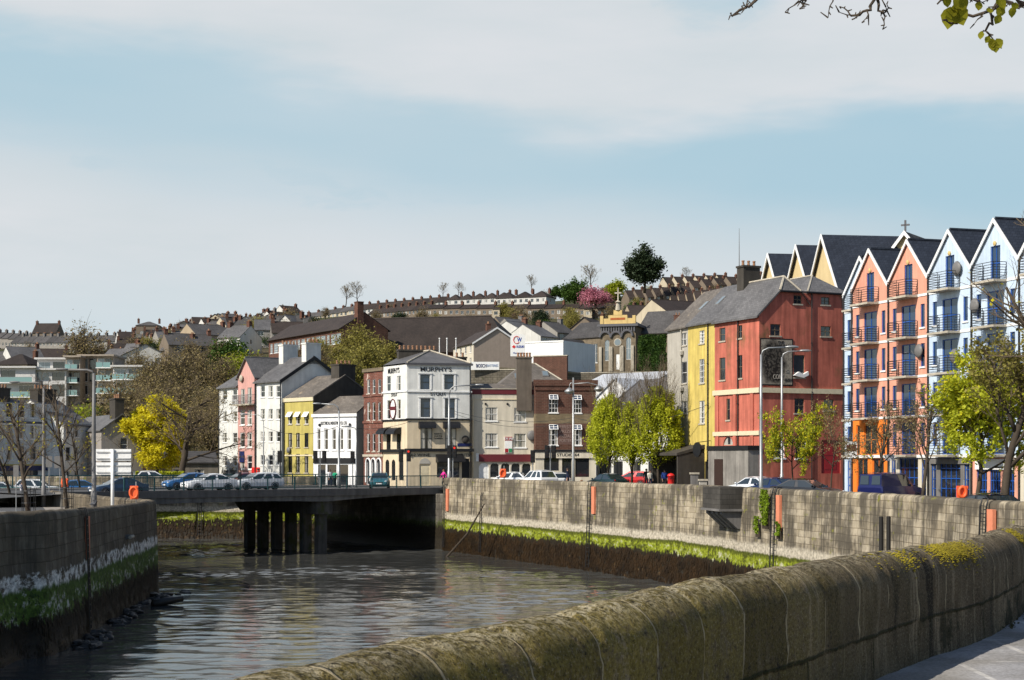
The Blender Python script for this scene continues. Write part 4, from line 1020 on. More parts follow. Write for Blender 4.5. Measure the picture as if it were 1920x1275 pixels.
cx = wl(p_, (*W2(782, 167.5), 0)); p_.chimney(cx[0], cx[1], zt_ - .5, 4.1, 1.0, 2.35, M_SOOT, 9); cx = wl(p_, (*W2(862, 163.5), 0)); p_.chimney(cx[0], cx[1], zt_, 1.25, .9, .85, M_SOOT, 2)
p_.pipe('F', p_.w - .1, .2, p_.H - .2)
# cream house with maroon band
g_ = B('terraced_house', 'cream two-window-wide house with maroon parapet band and arched shopfront', W2(884.5, 161.4), W2(1003.5, 162.2), 7, ZR, HT(739, 161.4), [M_CREAM2], 'quayside houses')
g_.wpx('F', C4, [(221, 588, 319, 700), (458, 592, 553, 706), (221, 802, 319, 915), (458, 805, 555, 920)], style='cross', sill=M_WPAINT)
ar_ = [(258, 335), (347, 422), (432, 508), (520, 597)]
g_.wpx('F', C4, [(x0, 1046, x1, 1168) for x0, x1 in ar_], style='plain', arch=True, fm=M_WPAINT, pane=M_GLASS); g_.wpx('F', C4, [(166, 1046, 248, 1215)], style='door', fm=M_WPAINT, arch=True)
g_.ppx('fascia', 'F', C4, 166, 975, 606, 1036, .18, M_MAROON); g_.ppx('pilaster', 'F', C4, 142, 966, 164, 1034, .16, M_WPAINT)
z = g_.H; g_.trim('parapet_band', 'F', z - .02, z - .50 + .48 + .02, .02, M_MAROON); mb = MB(); mb.box(0, g_.w, -.06, .3, z, z + .50); g_.part('parapet_band', mb, M_MAROON); mb = MB(); mb.box(-.02, g_.w + .02, -.12, .36, z + .50, z + .60); g_.part('coping', mb, M_LSTONE)
g_.trim('cornice', 'F', z - .55, z - .47, .08, M_CPAINT)
for x in (222, 402, 580): ua, zz = g_.px('F', 860 + x / 4.396, 630 + 560 / 4.396); mb = MB(); mb.lathe([(.12, 0), (.10, .12)], g_.pos('F', ua, zz, .0), 8, axis='y'); g_.part('anchor_plate', mb, M_BLACK)
sg = g_.ppx('sale_sign', 'F', C4, 379, 830, 440, 962, .10, M_WPAINT); a0 = g_.px('F', 860 + 379 / 4.396, 630 + 830 / 4.396); a1 = g_.px('F', 860 + 440 / 4.396, 630 + 962 / 4.396)
for (fx0, fx1, fz0, fz1, m) in ((0, 1, .76, 1, M_DRED), (.02, .47, .02, .26, M_DRED), (.53, .98, .02, .26, M_GREENP)):
    mb = MB(); mb.box(a0[0] + (a1[0] - a0[0]) * fx0, a0[0] + (a1[0] - a0[0]) * fx1, -.115, -.10, a1[1] + (a0[1] - a1[1]) * fz0, a1[1] + (a0[1] - a1[1]) * fz1); mb.build('sign_panel', m, sg)
um = (a0[0] + a1[0]) / 2; lettering('sign_lettering', 'FOR SALE', .30, M_WPAINT, sg, (um, -.13, a1[1] + (a0[1] - a1[1]) * .88), 0, .02, 1.0)
g_.dish('F', *g_.px('F', 860 + 605 / 4.396, 630 + 822 / 4.396), .55, M_DSTEEL); g_.roof('gx', 1.1, M_SLATE2, oh=-.4); g_.walls(); g_.pipe('F', .12, .2, g_.H - .6, M_CPAINT)
# brown brick house with studio shopfront
h_ = B('terraced_house', 'dark brown brick house with yellow brick band above a cream studio shopfront', W2(1004, 160.6), W2(1117, 161.2), 8, ZR, HT(713, 160.6), [M_BRICK2, M_BANDB, M_CREAM2], 'quayside houses', bands=[])
zA = h_.px('F', 1010, 630 + 945 / 4.396)[1]; zB = h_.px('F', 1010, 630 + 720 / 4.396)[1]; zC = h_.px('F', 1010, 630 + 640 / 4.396)[1]
h_.bands = [(-5, 2), (zA, 0), (zB, 1), (zC, 0)]
hw = [(743, 482, 818, 632), (942, 485, 1012, 635), (743, 728, 818, 900), (942, 730, 1013, 900)]
h_.wpx('F', C4, hw, style='sixes', fm=M_WPAINT, sill=M_WPAINT)
for (x0, y0, x1, y1) in hw:
    ua, z1 = h_.px('F', 860 + x0 / 4.396, 630 + y0 / 4.396); ub, z2 = h_.px('F', 860 + x1 / 4.396, 630 + (y0 + 42) / 4.396); mb = MB()
    pr = [(-.45, z2), (-.41, z2), (.02, z1 - .02), (-.02, z1 - .02)]
    for (xa, xb) in ((ua, ua + .08), (ub - .08, ub), ((ua + ub) / 2 - .03, (ua + ub) / 2 + .03)): mb.prism(pr[::-1], 'x', xa, xb)
    for t0, t1 in ((0, .12), (.45, .55), (.88, 1)):
        lo = (-.45 + .43 * t0, z2 + (z1 - z2) * t0); hi = (-.45 + .43 * t1, z2 + (z1 - z2) * t1); mb.prism([lo, (lo[0] + .04, lo[1]), (hi[0] + .04, hi[1]), hi][::-1], 'x', ua + .08, ub - .08)
    f = h_.part('open_sash', mb, M_WPAINT); mb = MB(); mb.prism([(-.43, z2), (-.42, z2), (.01, z1 - .03), (0, z1 - .03)][::-1], 'x', ua + .08, ub - .08); mb.build('pane', M_GLASSB, f)
h_.wpx('F', C4, [(704, 995, 826, 1110), (960, 995, 1076, 1162)], style='shop', fm=M_BLACK, pane=M_GLASSC); h_.wpx('F', C4, [(852, 995, 930, 1190)], style='two', fm=M_BLACK, pane=M_GLASS)
h_.trim('fascia', 'F', zA - .75, zA - .12, .14, M_CREAM2); h_.trim('cornice', 'F', zA - .12, zA + .1, .22, M_BLACK); h_.trim('eaves_cornice', 'F', h_.H - 1.0, h_.H - .55, .10, M_BRICK2); h_.trim('parapet', 'F', h_.H - .55, h_.H + .05, .20, M_BRICK2)
ua, zz = h_.px('F', 860 + 900 / 4.396, 630 + 968 / 4.396); h_.letters('STUDIO 64', 'F', ua, zA - .44, .40, M_BLACK, 2.25, .15)
h_.ppx('painted_sign', 'F', C4, 826, 728, 936, 892, .012, plain('faded_sign_brown', (.13, .075, .062), .9))
for i, t_ in enumerate(('FIRST', 'PRIZE', 'MEDAL', 'PORTER')): h_.lpx(t_, 'F', C4, 832, 736 + i * 38, 930, 764 + i * 38, plain('faded_lettering', (.30, .22, .19), .9), .0, .028)
h_.roof('flat', 0, M_LEAD); h_.walls(); h_.chimney(-1.0, 1.6, 7.6, 1.5, .9, 5.3, surf('brown_render', (.15, .125, .10), .2, .9, .3), 5)
k_ = B('house_behind', 'house with lichened hip roof and two skylights behind the cream and brown brick pair', W2(930, 171), W2(1076, 172), 10, ZR, HT(729, 171), M_DGREY, 'quayside houses')
k_.roof('hip', 3.0, M_SLATE2, oh=.2, hipx=(3.5, 3.5)); k_.walls(); k_.skylight(2.6, .45, 3.0); k_.skylight(5.7, .55, 3.0)
mb = MB(); mb.tube([(3.5, 5, k_.H + 3.02), (k_.w - 3.5, 5, k_.H + 3.02), (k_.w + .2, -.2, k_.H + .02)], .1, 5); mb.build('ridge', M_LSTONE, k_.roofo)
# sheds and slate roofs between the brick house and the grey tall house
t1 = B('shed', 'long shed with white corrugated roof in front of the grey stone chapel', W2(1085, 196), W2(1216, 188), 9, ZR, HT(723, 190), M_WHITE); t1.roof('gx', 1.7, M_TIN, oh=.3); t1.walls()
t2 = B('shed', 'white gabled shed with pale roof just right of the brown brick house', W2(1117.5, 178), W2(1190, 174), 9, ZR, HT(747, 177), M_WHITE2); t2.roof('gy', 2.1, M_TIN, oh=.2); t2.walls()
t3 = B('terraced_house', 'low white house with wide grey slate roof behind the clipped green trees', W2(1120, 165.5), W2(1252, 150), 10, ZR, HT(782, 157), M_WHITE, 'quayside houses'); t3.roof('gx', 4.0, M_SLATE, oh=.3, ox=.1)
for u in (2.0, 4.6, 7.3, 10.0, 12.6, 15.0): t3.win('F', u, 3.6, .9, 1.5, 'sash', sill=M_WPAINT)
for u in (1.6, 5.2, 9.4, 13.4): t3.win('F', u, .2, 2.3, 2.3, 'three', fm=M_BLACK, pane=M_GLASS)
t3.trim('fascia', 'F', 2.65, 3.1, .12, M_WPAINT); t3.walls()
mb = MB(); mb.tube([(-.05, -.3, t3.H), (-.05, 5, t3.H + 4.15)], .14, 5); t3.part('verge', mb, M_LEAD)
# grey, yellow and red tall houses
j_ = B('terraced_house', 'narrow grey rendered tall house left of the bright yellow one', W2(1251.5, 139.5), W2(1290, 135.5), 7, ZR, HT(617, 139.5), M_GREYR, 'tall quayside houses')
j_.wpx('F', C5, [(580, 278, 613, 350), (580, 455, 614, 584), (580, 695, 615, 771)], style='sash', sill=M_LSTONE); j_.win('F', 2.6, .3, 2.6, 2.6, 'shop', fm=M_BLACK, pane=M_GLASS); j_.roof('gx', 3.2, M_SLATE2, oh=.25); j_.walls(); j_.skylight(3.6, .5, 3.2)
mb = MB(); mb.tube([(3.0, -.09, j_.H - .1), (3.0, -.09, 4.6), (1.2, -.09, 3.6)], .07, 6); j_.part('drainpipe', mb, M_GREYR)
for y in (410, 632): ua, zz = j_.px('F', 1100 + 590 / 3.269, 540 + y / 3.269); mb = MB(); mb.lathe([(.2, 0), (.25, .3), (.1, .4)], j_.pos('F', ua, zz, .12), 8); j_.part('pipe_hopper', mb, M_GREYR)
y_ = B('terraced_house', 'bright yellow tall house between the grey and the red ones', W2(1290, 135.5), W2(1340, 131), 7, ZR, HT(609, 135.5), M_YEL2, 'tall quayside houses')
y_.wpx('F', C5, [(690, 263, 722, 338), (690, 438, 722, 582), (690, 692, 723, 830)], style='sixes', sill=M_LSTONE)
y_.win('F', 3.6, .2, 1.1, 2.3, 'door', fm=M_BLACK); y_.roof('gx', 3.2, M_SLATE, oh=.25); y_.walls(); y_.skylight(2.2, .55, 3.2); y_.pipe('F', 3.75, .2, y_.H - .1)
mb = MB(); mb.prism([(0, 3.9), (-2.6, 3.2), (-2.6, 3.0), (0, 3.6)], 'x', -2.0, 3.1); ln = y_.part('lean_to_roof', mb, M_SOOT); mb = MB(); mb.box(-1.9, -1.7, -2.5, -.02, -.5, 3.2); mb.box(2.9, 3.05, -2.5, -.02, -.5, 3.2); mb.box(-1.7, 2.9, -.5, -.02, -.5, 3.5); y_.part('lean_to_wall', mb, M_SOOT)
l_ = B('corner_building', 'weathered red corner building with faded portrait mural panel and boarded windows', W2(1340, 131), W2(1423.5, 125), 8.2, ZR, HT(601, 131), M_RED, 'tall quayside houses')
l_.wpx('F', C6, [(145, 343, 178, 412), (248, 327, 271, 397), (145, 508, 178, 630), (250, 493, 272, 620), (184, 735, 204, 853)], style='sash', sill=M_LSTONE, fm=surf('bare_wood', (.20, .15, .10), .2, 2, .2), pane=M_GLASS)
l_.wpx('F', C6, [(167, 945, 220, 992)], style='plain', arch=True, fm=M_LSTONE)
WB = dict(fm=surf('bare_wood', (.20, .15, .10)), sill=M_LSTONE, pane=M_GLASS)
l_.top['R'] = l_.H + 1.8; l_.clips['R'] = [(-.98, 1, l_.H)]; l_.top['B'] = l_.H; l_.top['L'] = l_.H
l_.wpx('R', C6, [(428, 318, 485, 386), (558, 158, 603, 209), (711, 168, 758, 214), (709, 330, 765, 389), (563, 732, 617, 816), (725, 738, 781, 802)], style='cross', **WB)
l_.wpx('R', C6, [(558, 490, 620, 617)], style='plain', **WB)
l_.wpx('R', C6, [(443, 975, 509, 1065), (568, 945, 629, 1068)], style='sash', fm=M_WPAINT, sill=M_WPAINT, pane=M_GLASSC); l_.wpx('R', C6, [(712, 965, 818, 1150)], style='door', fm=M_DRED)
zz = [l_.px('R', 1423.5, 500 + y / 2.966)[1] for y in (672, 700, 912, 936)]
for f in 'FR': l_.trim('string_course', f, zz[1], zz[0], .14 if f == 'F' else .137, M_CPAINT)
l_.trim('string_course', 'F', zz[3], zz[2], .13, M_CPAINT); 
for u in (.25, 2.9, 5.4): l_.trim('pilaster', 'F', .2, zz[1] - .02, .10, M_RED, u, u + .45)
l_.pipe('F', l_.w * .55, .2, l_.H - .1); l_.pipe('R', l_.px('R', 1521, 560)[0], .2, l_.H + 1.7)
pa = l_.px('R', 1300 + 371 / 2.966, 500 + 396 / 2.966); pb = l_.px('R', 1300 + 552 / 2.966, 500 + 664 / 2.966)
def mural(g):
    co = g.obj(); x, y, z = g.sep(co)
    n = g.noise(co, .9, 4.0, .6); n2 = g.noise(co, 5.0, 5.0, .7)
    cu, cz = pa[0] + (pb[0] - pa[0]) * .40, pb[1] + (pa[1] - pb[1]) * .50
    dx = g.m('DIVIDE', g.m('SUBTRACT', y, cu), .40 * (pb[0] - pa[0])); dz = g.m('DIVIDE', g.m('SUBTRACT', z, cz), .52 * (pa[1] - pb[1]))
    r = g.m('ADD', g.m('ADD', g.m('MULTIPLY', dx, dx), g.m('MULTIPLY', dz, dz)), g.m('MULTIPLY', g.m('SUBTRACT', n, .5), 1.6))
    c = g.mix(g.ss(r, .5, 1.2), (.025, .022, .020), (.34, .30, .24)); c = g.mix(g.ss(n2, .45, .68), c, (.16, .14, .115))
    g.out(g.bsdf(c, .9, .1).outputs[0])
l_.panel('mural_panel', 'R', pa[0] + .1, pb[0] - .1, pb[1] + .1, pa[1] - .1, .07, mat('faded_mural', mural)); l_.panel('mural_border', 'R', pa[0], pb[0], pb[1], pa[1], .05, M_BLACK)
ml = plain('mural_lettering', (.035, .03, .028), .9); mw = plain('pale_mural_lettering', (.34, .31, .27), .9)
for (t_, x0, y0, x1, y1, m) in (('THE', 466, 413, 500, 428, ml), ('LEE BANK', 462, 432, 548, 446, ml), ('S', 508, 572, 528, 592, mw), ('CORK', 440, 600, 500, 628, mw), ('IRISH', 505, 622, 545, 640, ml)): l_.lpx(t_, 'R', C6, x0, y0, x1, y1, m, .01, .085)
mb = MB(); q = l_.px('R', 1300 + 598 / 2.966, 500 + 610 / 2.966); 
mb.v = []; mb.prism([(q[0] - .8, q[1] + .05), (q[0] - .3, q[1] + .35), (q[0] + .1, q[1] + .15), (q[0] + .55, q[1] + .4), (q[0] + .6, q[1] + .1), (q[0] + .1, q[1] - .12)], 'x', l_.w - .05, l_.w + .25); l_.part('torn_sheet', mb, M_WPAINT)
l_.walls()
mb = MB(); H = l_.H; w = l_.w; D1 = 5.6; t = .14; rz = 3.0
A0, A1 = (-.05, -.3, H - .3 + t), (w + .15, -.3, H - .3 + t); k1 = (w + .15, 1.84, H + 1.8 + t); r0, r1 = (-.05, 2.8, H + rz + t), (w - .72, 2.8, H + rz + t); k2 = (w + .15, 3.8, H + 1.8 + t); q0 = (-.05, D1 + .1, H + .1)
mb.face([A0, A1, k1, r1, r0]); mb.face([k1, k2, r1]); mb.face([r0, r1, k2, (w + .15, 4.7, H + .9), q0])
lo = lambda p: (p[0], p[1], p[2] - .16)
for a, b in ((A0, A1), (A1, k1), (k1, k2), (A0, r0)): mb.face([lo(a), lo(b), b, a])
mb.face([(x, y, z - .16) for x, y, z in (A0, r0, r1, k1, A1)])
s0 = 4.4; e_z = H + 1.8 + .14
P4 = [(w + .2, s0, e_z), (w + .2, l_.D + .2, e_z), (w - 7, l_.D + .2, e_z), (w - 7, s0, e_z)]; ap_, aq_ = (w - 1.9, (s0 + l_.D) / 2, e_z + 1.55), (w - 5, (s0 + l_.D) / 2, e_z + 1.55)
mb.face([P4[0], P4[1], ap_]); mb.face([P4[1], P4[2], aq_, ap_]); mb.face([P4[2], P4[3], aq_]); mb.face([P4[3], P4[0], ap_, aq_])
for i in range(4): mb.face([lo(P4[i]), lo(P4[(i + 1) % 4]), P4[(i + 1) % 4], P4[i]])
l_.roofo = l_.part('roof', mb, M_SLATE)
mb = MB(); mb.box(w - 6.9, w - .6, D1 - .1, l_.D - .03, H - 2, H + 1.8); mb.box(w - 6.9, w - .62, 4.5, D1 - .1, H + .5, H + 1.78); l_.part('rear_wall', mb, M_RED)
mb = MB(); mb.tube([r0, r1, k1], .1, 5); mb.tube([r1, k2], .1, 5); mb.tube([aq_, ap_, P4[0]], .08, 5); mb.build('ridge', M_LSTONE, l_.roofo); mb = MB(); mb.tube([(l_.w + .22, 1.84, H + 1.86), (l_.w + .22, l_.D + .2, H + 1.86)], .07, 6); l_.part('gutter', mb, M_BLACK)
l_.chimney(.4, 3.0, H + 2.2, 1.0, 1.6, 2.2, M_SOOT, 3)
an = l_.ppx('annex', 'F', C6, 142, 1018, 366, 1300, 1.0, surf('stained_grey_render', (.30, .28, .25), .3, .7, .5)); l_.ppx('annex_coping', 'F', C6, 138, 998, 370, 1018, 1.1, M_BLACK)
l_.ppx('annex_door', 'F', C6, 177, 1070, 225, 1300, 1.04, plain('dark_brown_door', (.035, .018, .012), .6)); 
q = l_.px('F', 1300 + 112 / 2.966, 500 + 1018 / 2.966); mb = MB(); mb.lathe([(.62, -.06), (.62, .06)], (q[0] - .4, -1.3, q[1]), 16, axis='y'); mb.tube([(q[0] - .4, -1.3, q[1] + .6), (q[0] - .4, -.02, q[1] + .75)], .03, 5); l_.part('pub_sign', mb, M_BLACK)
# gabled apartment blocks
MA = np.array((.304, -.953)); MP = np.array((24.35, 114.4)); BW = 4.93; ZG = 8 + 12.0 - ZR
SL = [5.7 - ZR, 8.35 - ZR, 10.95 - ZR, 13.6 - ZR, 16.2 - ZR, 18.95 - ZR]
def gable_block(p0, wallm, label, ground, dishes=(), trees=False):
    b = B('apartment_house', label, p0, p0 + MA * BW, 10, ZR, ZG, wallm, 'gabled apartment houses', bands=[] if len(wallm) == 1 else [(SL[2] - .1 if ground == 'orange' else SL[1] - .1, 1)]); c = BW / 2
    b.win('F', c, SL[5], 1.0, 2.15, 'blue', fm=M_BLUEP, pane=M_GLASSB)
    for k in (1, 2, 3, 4):
        if k == 1 and ground == 'orange':
            b.win('F', c, SL[1], 1.7, 2.1, 'blue', fm=M_ORANGE, pane=M_GLASS); b.win('F', .75, SL[1], .5, 2.1, 'plain', fm=M_ORANGE, pane=M_GLASS); b.win('F', BW - .75, SL[1], .5, 2.1, 'plain', fm=M_ORANGE, pane=M_GLASS); continue
        b.win('F', c, SL[k], 1.75, 2.15, 'blue', fm=M_BLUEP, pane=M_GLASSB)
        for u in (.72, BW - .72): b.win('F', u, SL[k] + .55, .5, 1.55, 'plain', fm=M_BLUEP, pane=M_GLASSB, sill=M_WPAINT if k > 1 else None)
    for k in ((1, 2, 3, 4, 5) if ground != 'orange' else (2, 3, 4, 5)):
        bw = 1.2; mb = MB(); mb.box(c - bw, c + bw, -.95, -.01, SL[k] - .16, SL[k] - .02); s_ = b.part('balcony', mb, M_LSTONE)
        railing_panel(c - bw + .03, c + bw - .03, .92, SL[k] - .02, 1.05, M_BLACK, horiz=True).build('railing', M_BLACK, s_)
    for k in (2, 3, 4, 5): b.trim('string_course', 'F', SL[k] - .14, SL[k] + .02, .045, M_WPAINT)
    if ground == 'orange': b.win('F', 1.35, .15, 1.5, 2.6, 'two', fm=M_ORANGE, pane=M_GLASS); b.win('F', 3.5, .15, 1.5, 2.6, 'two', fm=M_ORANGE, pane=M_GLASS)
    elif ground == 'shop': 
        for u in (1.05, 2.45, 3.85): b.win('F', u, .15, 1.1, 2.45, 'lattice', fm=M_BLUEP, pane=M_GLASSC)
    else: b.win('F', .6, .15, .55, 2.5, 'grid', fm=M_BLUEP, pane=M_GLASSC); b.win('F', 2.5, .15, 2.3, 2.6, 'lattice', fm=M_BLUEP, pane=M_GLASSC); b.win('F', 4.35, .15, .55, 2.5, 'grid', fm=M_BLUEP, pane=M_GLASSC)
    b.trim('cornice', 'F', SL[1] - .22, SL[1] - .02, .12, M_WPAINT)
    b.roof('gy', 2.65, M_SLATEN, oh=.12, ox=.02); b.walls()
    mb = MB(); k = 2.65 / (BW / 2)
    for x0, x1 in ((0, BW / 2), (BW, BW / 2)):
        z0, z1 = ZG, ZG + 2.65; pr = [(x0, z0 - .12), (x1, z1 - .12), (x1, z1 + .16), (x0, z0 + .16)]
        mb.prism(pr if x0 < x1 else pr[::-1], 'y', -.2, -.125)
    b.part('bargeboard', mb, M_WPAINT); mb = MB(); q = b.pos('F', c, ZG + 1.25, .0); mb.lathe([(.13, 0), (.16, .08), (.05, .12)], q, 8, axis='y'); b.part('vent', mb, M_GOLD)
    b.pipe('F', .03, .2, ZG - .1); mb = MB(); mb.tube([(BW / 2, 0, ZG + 2.82), (BW / 2, 10, ZG + 2.82)], .09, 5); mb.build('ridge', M_SLATEN, b.roofo)
    for (u, z) in dishes: b.dish('F', u, z, .48)
    return b
gable_block(np.array(W2(1583, 118.6)), [M_BLUEA], 'pale blue gabled apartment house set back behind the first salmon one', 'shop')
m1 = gable_block(MP, [M_ORANGE, M_PINKA], 'salmon gabled apartment house with bright orange lower floors', 'orange')
m2 = gable_block(MP + MA * BW, [M_CREAM2, M_PINKA], 'salmon gabled apartment house with cream ground floor beside the pale blue ones', 'blue', [(4.0, SL[3] + 1.6)])
m3 = gable_block(MP + MA * BW * 2, [M_DGREY, M_BLUEA], 'pale blue gabled apartment house with grey ground floor next to salmon ones', 'blue', [(3.5, SL[5] + 1.2), (3.2, SL[3] + 1.0), (3.3, SL[2] + 1.2)])
m4 = gable_block(MP + MA * BW * 3, [M_PINKA, M_BLUEA], 'pale blue gabled apartment house with pink ground floor by the picture edge', 'shop', [(.5, SL[4] + 1.4), (3.6, SL[3] + 1.4)])
mb = MB(); mb.box(.5, BW - .5, -.14, -.01, SL[1] - .95, SL[1] - .30); fs_ = m4.part('fascia', mb, M_WPAINT)
mb = MB(); mb.box(m3.w / 2 - 2.2, m3.w / 2 + 2.2, -.10, -.01, SL[1] - .62, SL[1] - .28); m3.part('fascia', mb, M_DGREY)
m5 = gable_block(MP + MA * BW * 4, [M_CREAM2, M_BLUEA], 'pale blue gabled apartment house cut off by the right picture edge', 'shop')
# ---------------------------------------------------------------- bridge
BP0 = np.array((-28.8, 127.0)); BA = np.array((22.7, 16.0)); BL = float(np.hypot(*BA)); BA = BA / BL; BN = np.array((-BA[1], BA[0]))
BR = math.atan2(BA[1], BA[0]); BWD = 20.0; ZD = 5.36  # extra deck width, out of view, added so its shadow covers the abutment wall
def br(x, y): return tuple(BP0 + BA * x + BN * y)
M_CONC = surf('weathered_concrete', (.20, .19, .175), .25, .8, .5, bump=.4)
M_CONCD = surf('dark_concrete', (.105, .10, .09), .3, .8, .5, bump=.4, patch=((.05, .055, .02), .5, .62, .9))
bt = thing('bridge', 'low concrete road bridge with dark piers across the river', 'bridge', (BP0[0], BP0[1], 0), BR)
xp = 15.9
mb = MB(); prof = [(-7, 4.3), (-7, 5.34), (BL + .6, 5.34), (BL + .6, 4.85)]
for x in np.linspace(BL + .2, -1.5, 26):
    t = abs(x - xp) / (BL - xp if x > xp else xp + 1.5); prof.append((x, 4.42 + .50 * (1 - (1 - t) ** 2) if x > xp else 4.42 + .18 * (1 - (1 - t) ** 2) * (1 - t) * 2))
mb.prism(prof[::-1], 'y', .12, BWD - .12); mb.build('deck', M_CONC, bt)
mb = MB(); mb.box(-7, BL + .5, 0, .35, 4.93, 5.52); mb.box(-7, BL + .5, BWD - .35, BWD, 4.93, 5.52); mb.build('fascia', surf('fascia_concrete', (.14, .135, .13), .2, .8, .4), bt)
mb = MB(); mb.box(-7, BL + .5, .36, 2.2, 5.345, 5.46); mb.box(-7, BL + .5, BWD - 2.2, BWD - .36, 5.345, 5.46); mb.build('footway', M_PAVE, bt)
mb = MB(); mb.box(-9, BL + .55, 2.2, BWD - 2.2, 5.34, 5.352); mb.build('carriageway', M_ASPH, bt)
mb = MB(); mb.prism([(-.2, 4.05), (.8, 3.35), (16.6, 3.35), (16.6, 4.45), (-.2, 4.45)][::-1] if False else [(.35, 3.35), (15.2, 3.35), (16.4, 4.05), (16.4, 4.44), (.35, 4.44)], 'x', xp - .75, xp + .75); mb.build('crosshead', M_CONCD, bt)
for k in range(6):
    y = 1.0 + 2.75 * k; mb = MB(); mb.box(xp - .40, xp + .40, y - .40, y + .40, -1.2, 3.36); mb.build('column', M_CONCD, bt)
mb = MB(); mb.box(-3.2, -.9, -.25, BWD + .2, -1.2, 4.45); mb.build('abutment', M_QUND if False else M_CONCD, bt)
def bar_railing(x0, x1, y, z, h, m, parent, post=2.4):
    n = max(1, int((x1 - x0) / post)); mb = MB(); mb.box(-.045, .045, -.045, .045, 0, h + .02); pm_ = mb.mesh('post', m)
    for k in range(n + 1): link('post', pm_, parent, (x0 + (x1 - x0) * k / n, y, z))
    mb = MB(); mb.box(x0, x1, y - .04, y + .04, z + h - .05, z + h + .03); mb.box(x0, x1, y - .025, y + .025, z + .12, z + .17); mb.build('rail', m, parent)
    mb = MB()
    for k in range(int((x1 - x0) / .14)): x = x0 + .07 + k * .14; mb.box(x - .011, x + .011, y - .011, y + .011, z + .17, z + h - .05)
    mb.build('bar_panel', m, parent)
r1_ = thing('bridge_railing', 'teal bar railing along the near edge of the bridge', 'railing', (*br(-2, .17), 5.52), BR); bar_railing(0, BL + 2.2, 0, 0, 1.06, M_TEAL, r1_)
r2_ = thing('bridge_railing', 'teal bar railing along the far edge of the bridge behind the cars', 'railing', (*br(-7, BWD - .17), 5.52), BR); bar_railing(0, BL + 7.2, 0, 0, 1.06, M_TEAL, r2_)
# railings on the left bank
def fence(p, q, z, label, h=1.05, m=None):
    v = np.array(q) - np.array(p); L = float(np.hypot(*v)); t = thing('street_railing', label, 'railing', (p[0], p[1], z), math.atan2(v[1], v[0]), 'street railings'); bar_railing(0, L, 0, 0, h, m or M_TEAL, t); return t
fence(W2(-60, 152), W2(58, 150), ZL, 'teal street railing behind the walker in pale grey, left part'); fence(W2(72, 150), W2(128, 149), ZL, 'teal street railing right of the walker in pale grey'); fence(W2(252, 158), W2(405, 163), ZR, 'teal street railing in front of the bare tree and low grey wall')
sl = MB(); sl.face([(*br(-7, .4), 5.34), (*br(-7, 19.6), 5.34), (*br(-24, 19.6), ZL + .016), (*br(-24, 3.0), ZL + .016)]); structure('bridge_approach', sl, M_ASPH)

# ---------------------------------------------------------------- vehicles
CARK = {'saloon': (4.6, 1.45, [(-2.3, .45, .80, .74), (-2.22, .30, .97, .84), (-1.5, .22, 1.0, .89), (0, .2, .95, .90), (1.1, .22, .92, .89), (1.9, .25, .80, .85), (2.22, .3, .68, .78), (2.3, .4, .58, .66)], (-1.85, -1.0, .20, 1.15)),
        'hatch': (4.0, 1.48, [(-2.0, .45, .85, .76), (-1.95, .30, .98, .84), (-1.2, .22, 1.0, .87), (0, .2, .96, .88), (.95, .22, .94, .87), (1.6, .25, .84, .83), (1.93, .3, .70, .76), (2.0, .4, .58, .64)], (-1.92, -1.45, .05, .98)),
        'estate': (4.6, 1.50, [(-2.3, .45, .85, .76), (-2.25, .30, 1.0, .86), (-1.5, .22, 1.0, .89), (0, .2, .96, .90), (1.1, .22, .93, .89), (1.9, .25, .80, .85), (2.22, .3, .68, .78), (2.3, .4, .58, .66)], (-2.22, -1.75, .20, 1.12)),
        'suv': (4.5, 1.72, [(-2.25, .5, .95, .80), (-2.2, .34, 1.10, .88), (-1.4, .28, 1.12, .92), (0, .26, 1.08, .93), (1.1, .28, 1.06, .92), (1.8, .3, .96, .88), (2.18, .36, .82, .80), (2.25, .45, .68, .7)], (-2.15, -1.75, .25, 1.10)),
        'van': (4.4, 1.86, [(-2.2, .5, 1.0, .82), (-2.16, .32, 1.10, .90), (-1.2, .25, 1.12, .92), (0, .24, 1.10, .92), (1.1, .25, 1.08, .91), (1.75, .28, 1.0, .88), (2.12, .34, .88, .80), (2.2, .45, .66, .70)], (-2.18, -2.10, .35, 1.15))}
CARM = {}
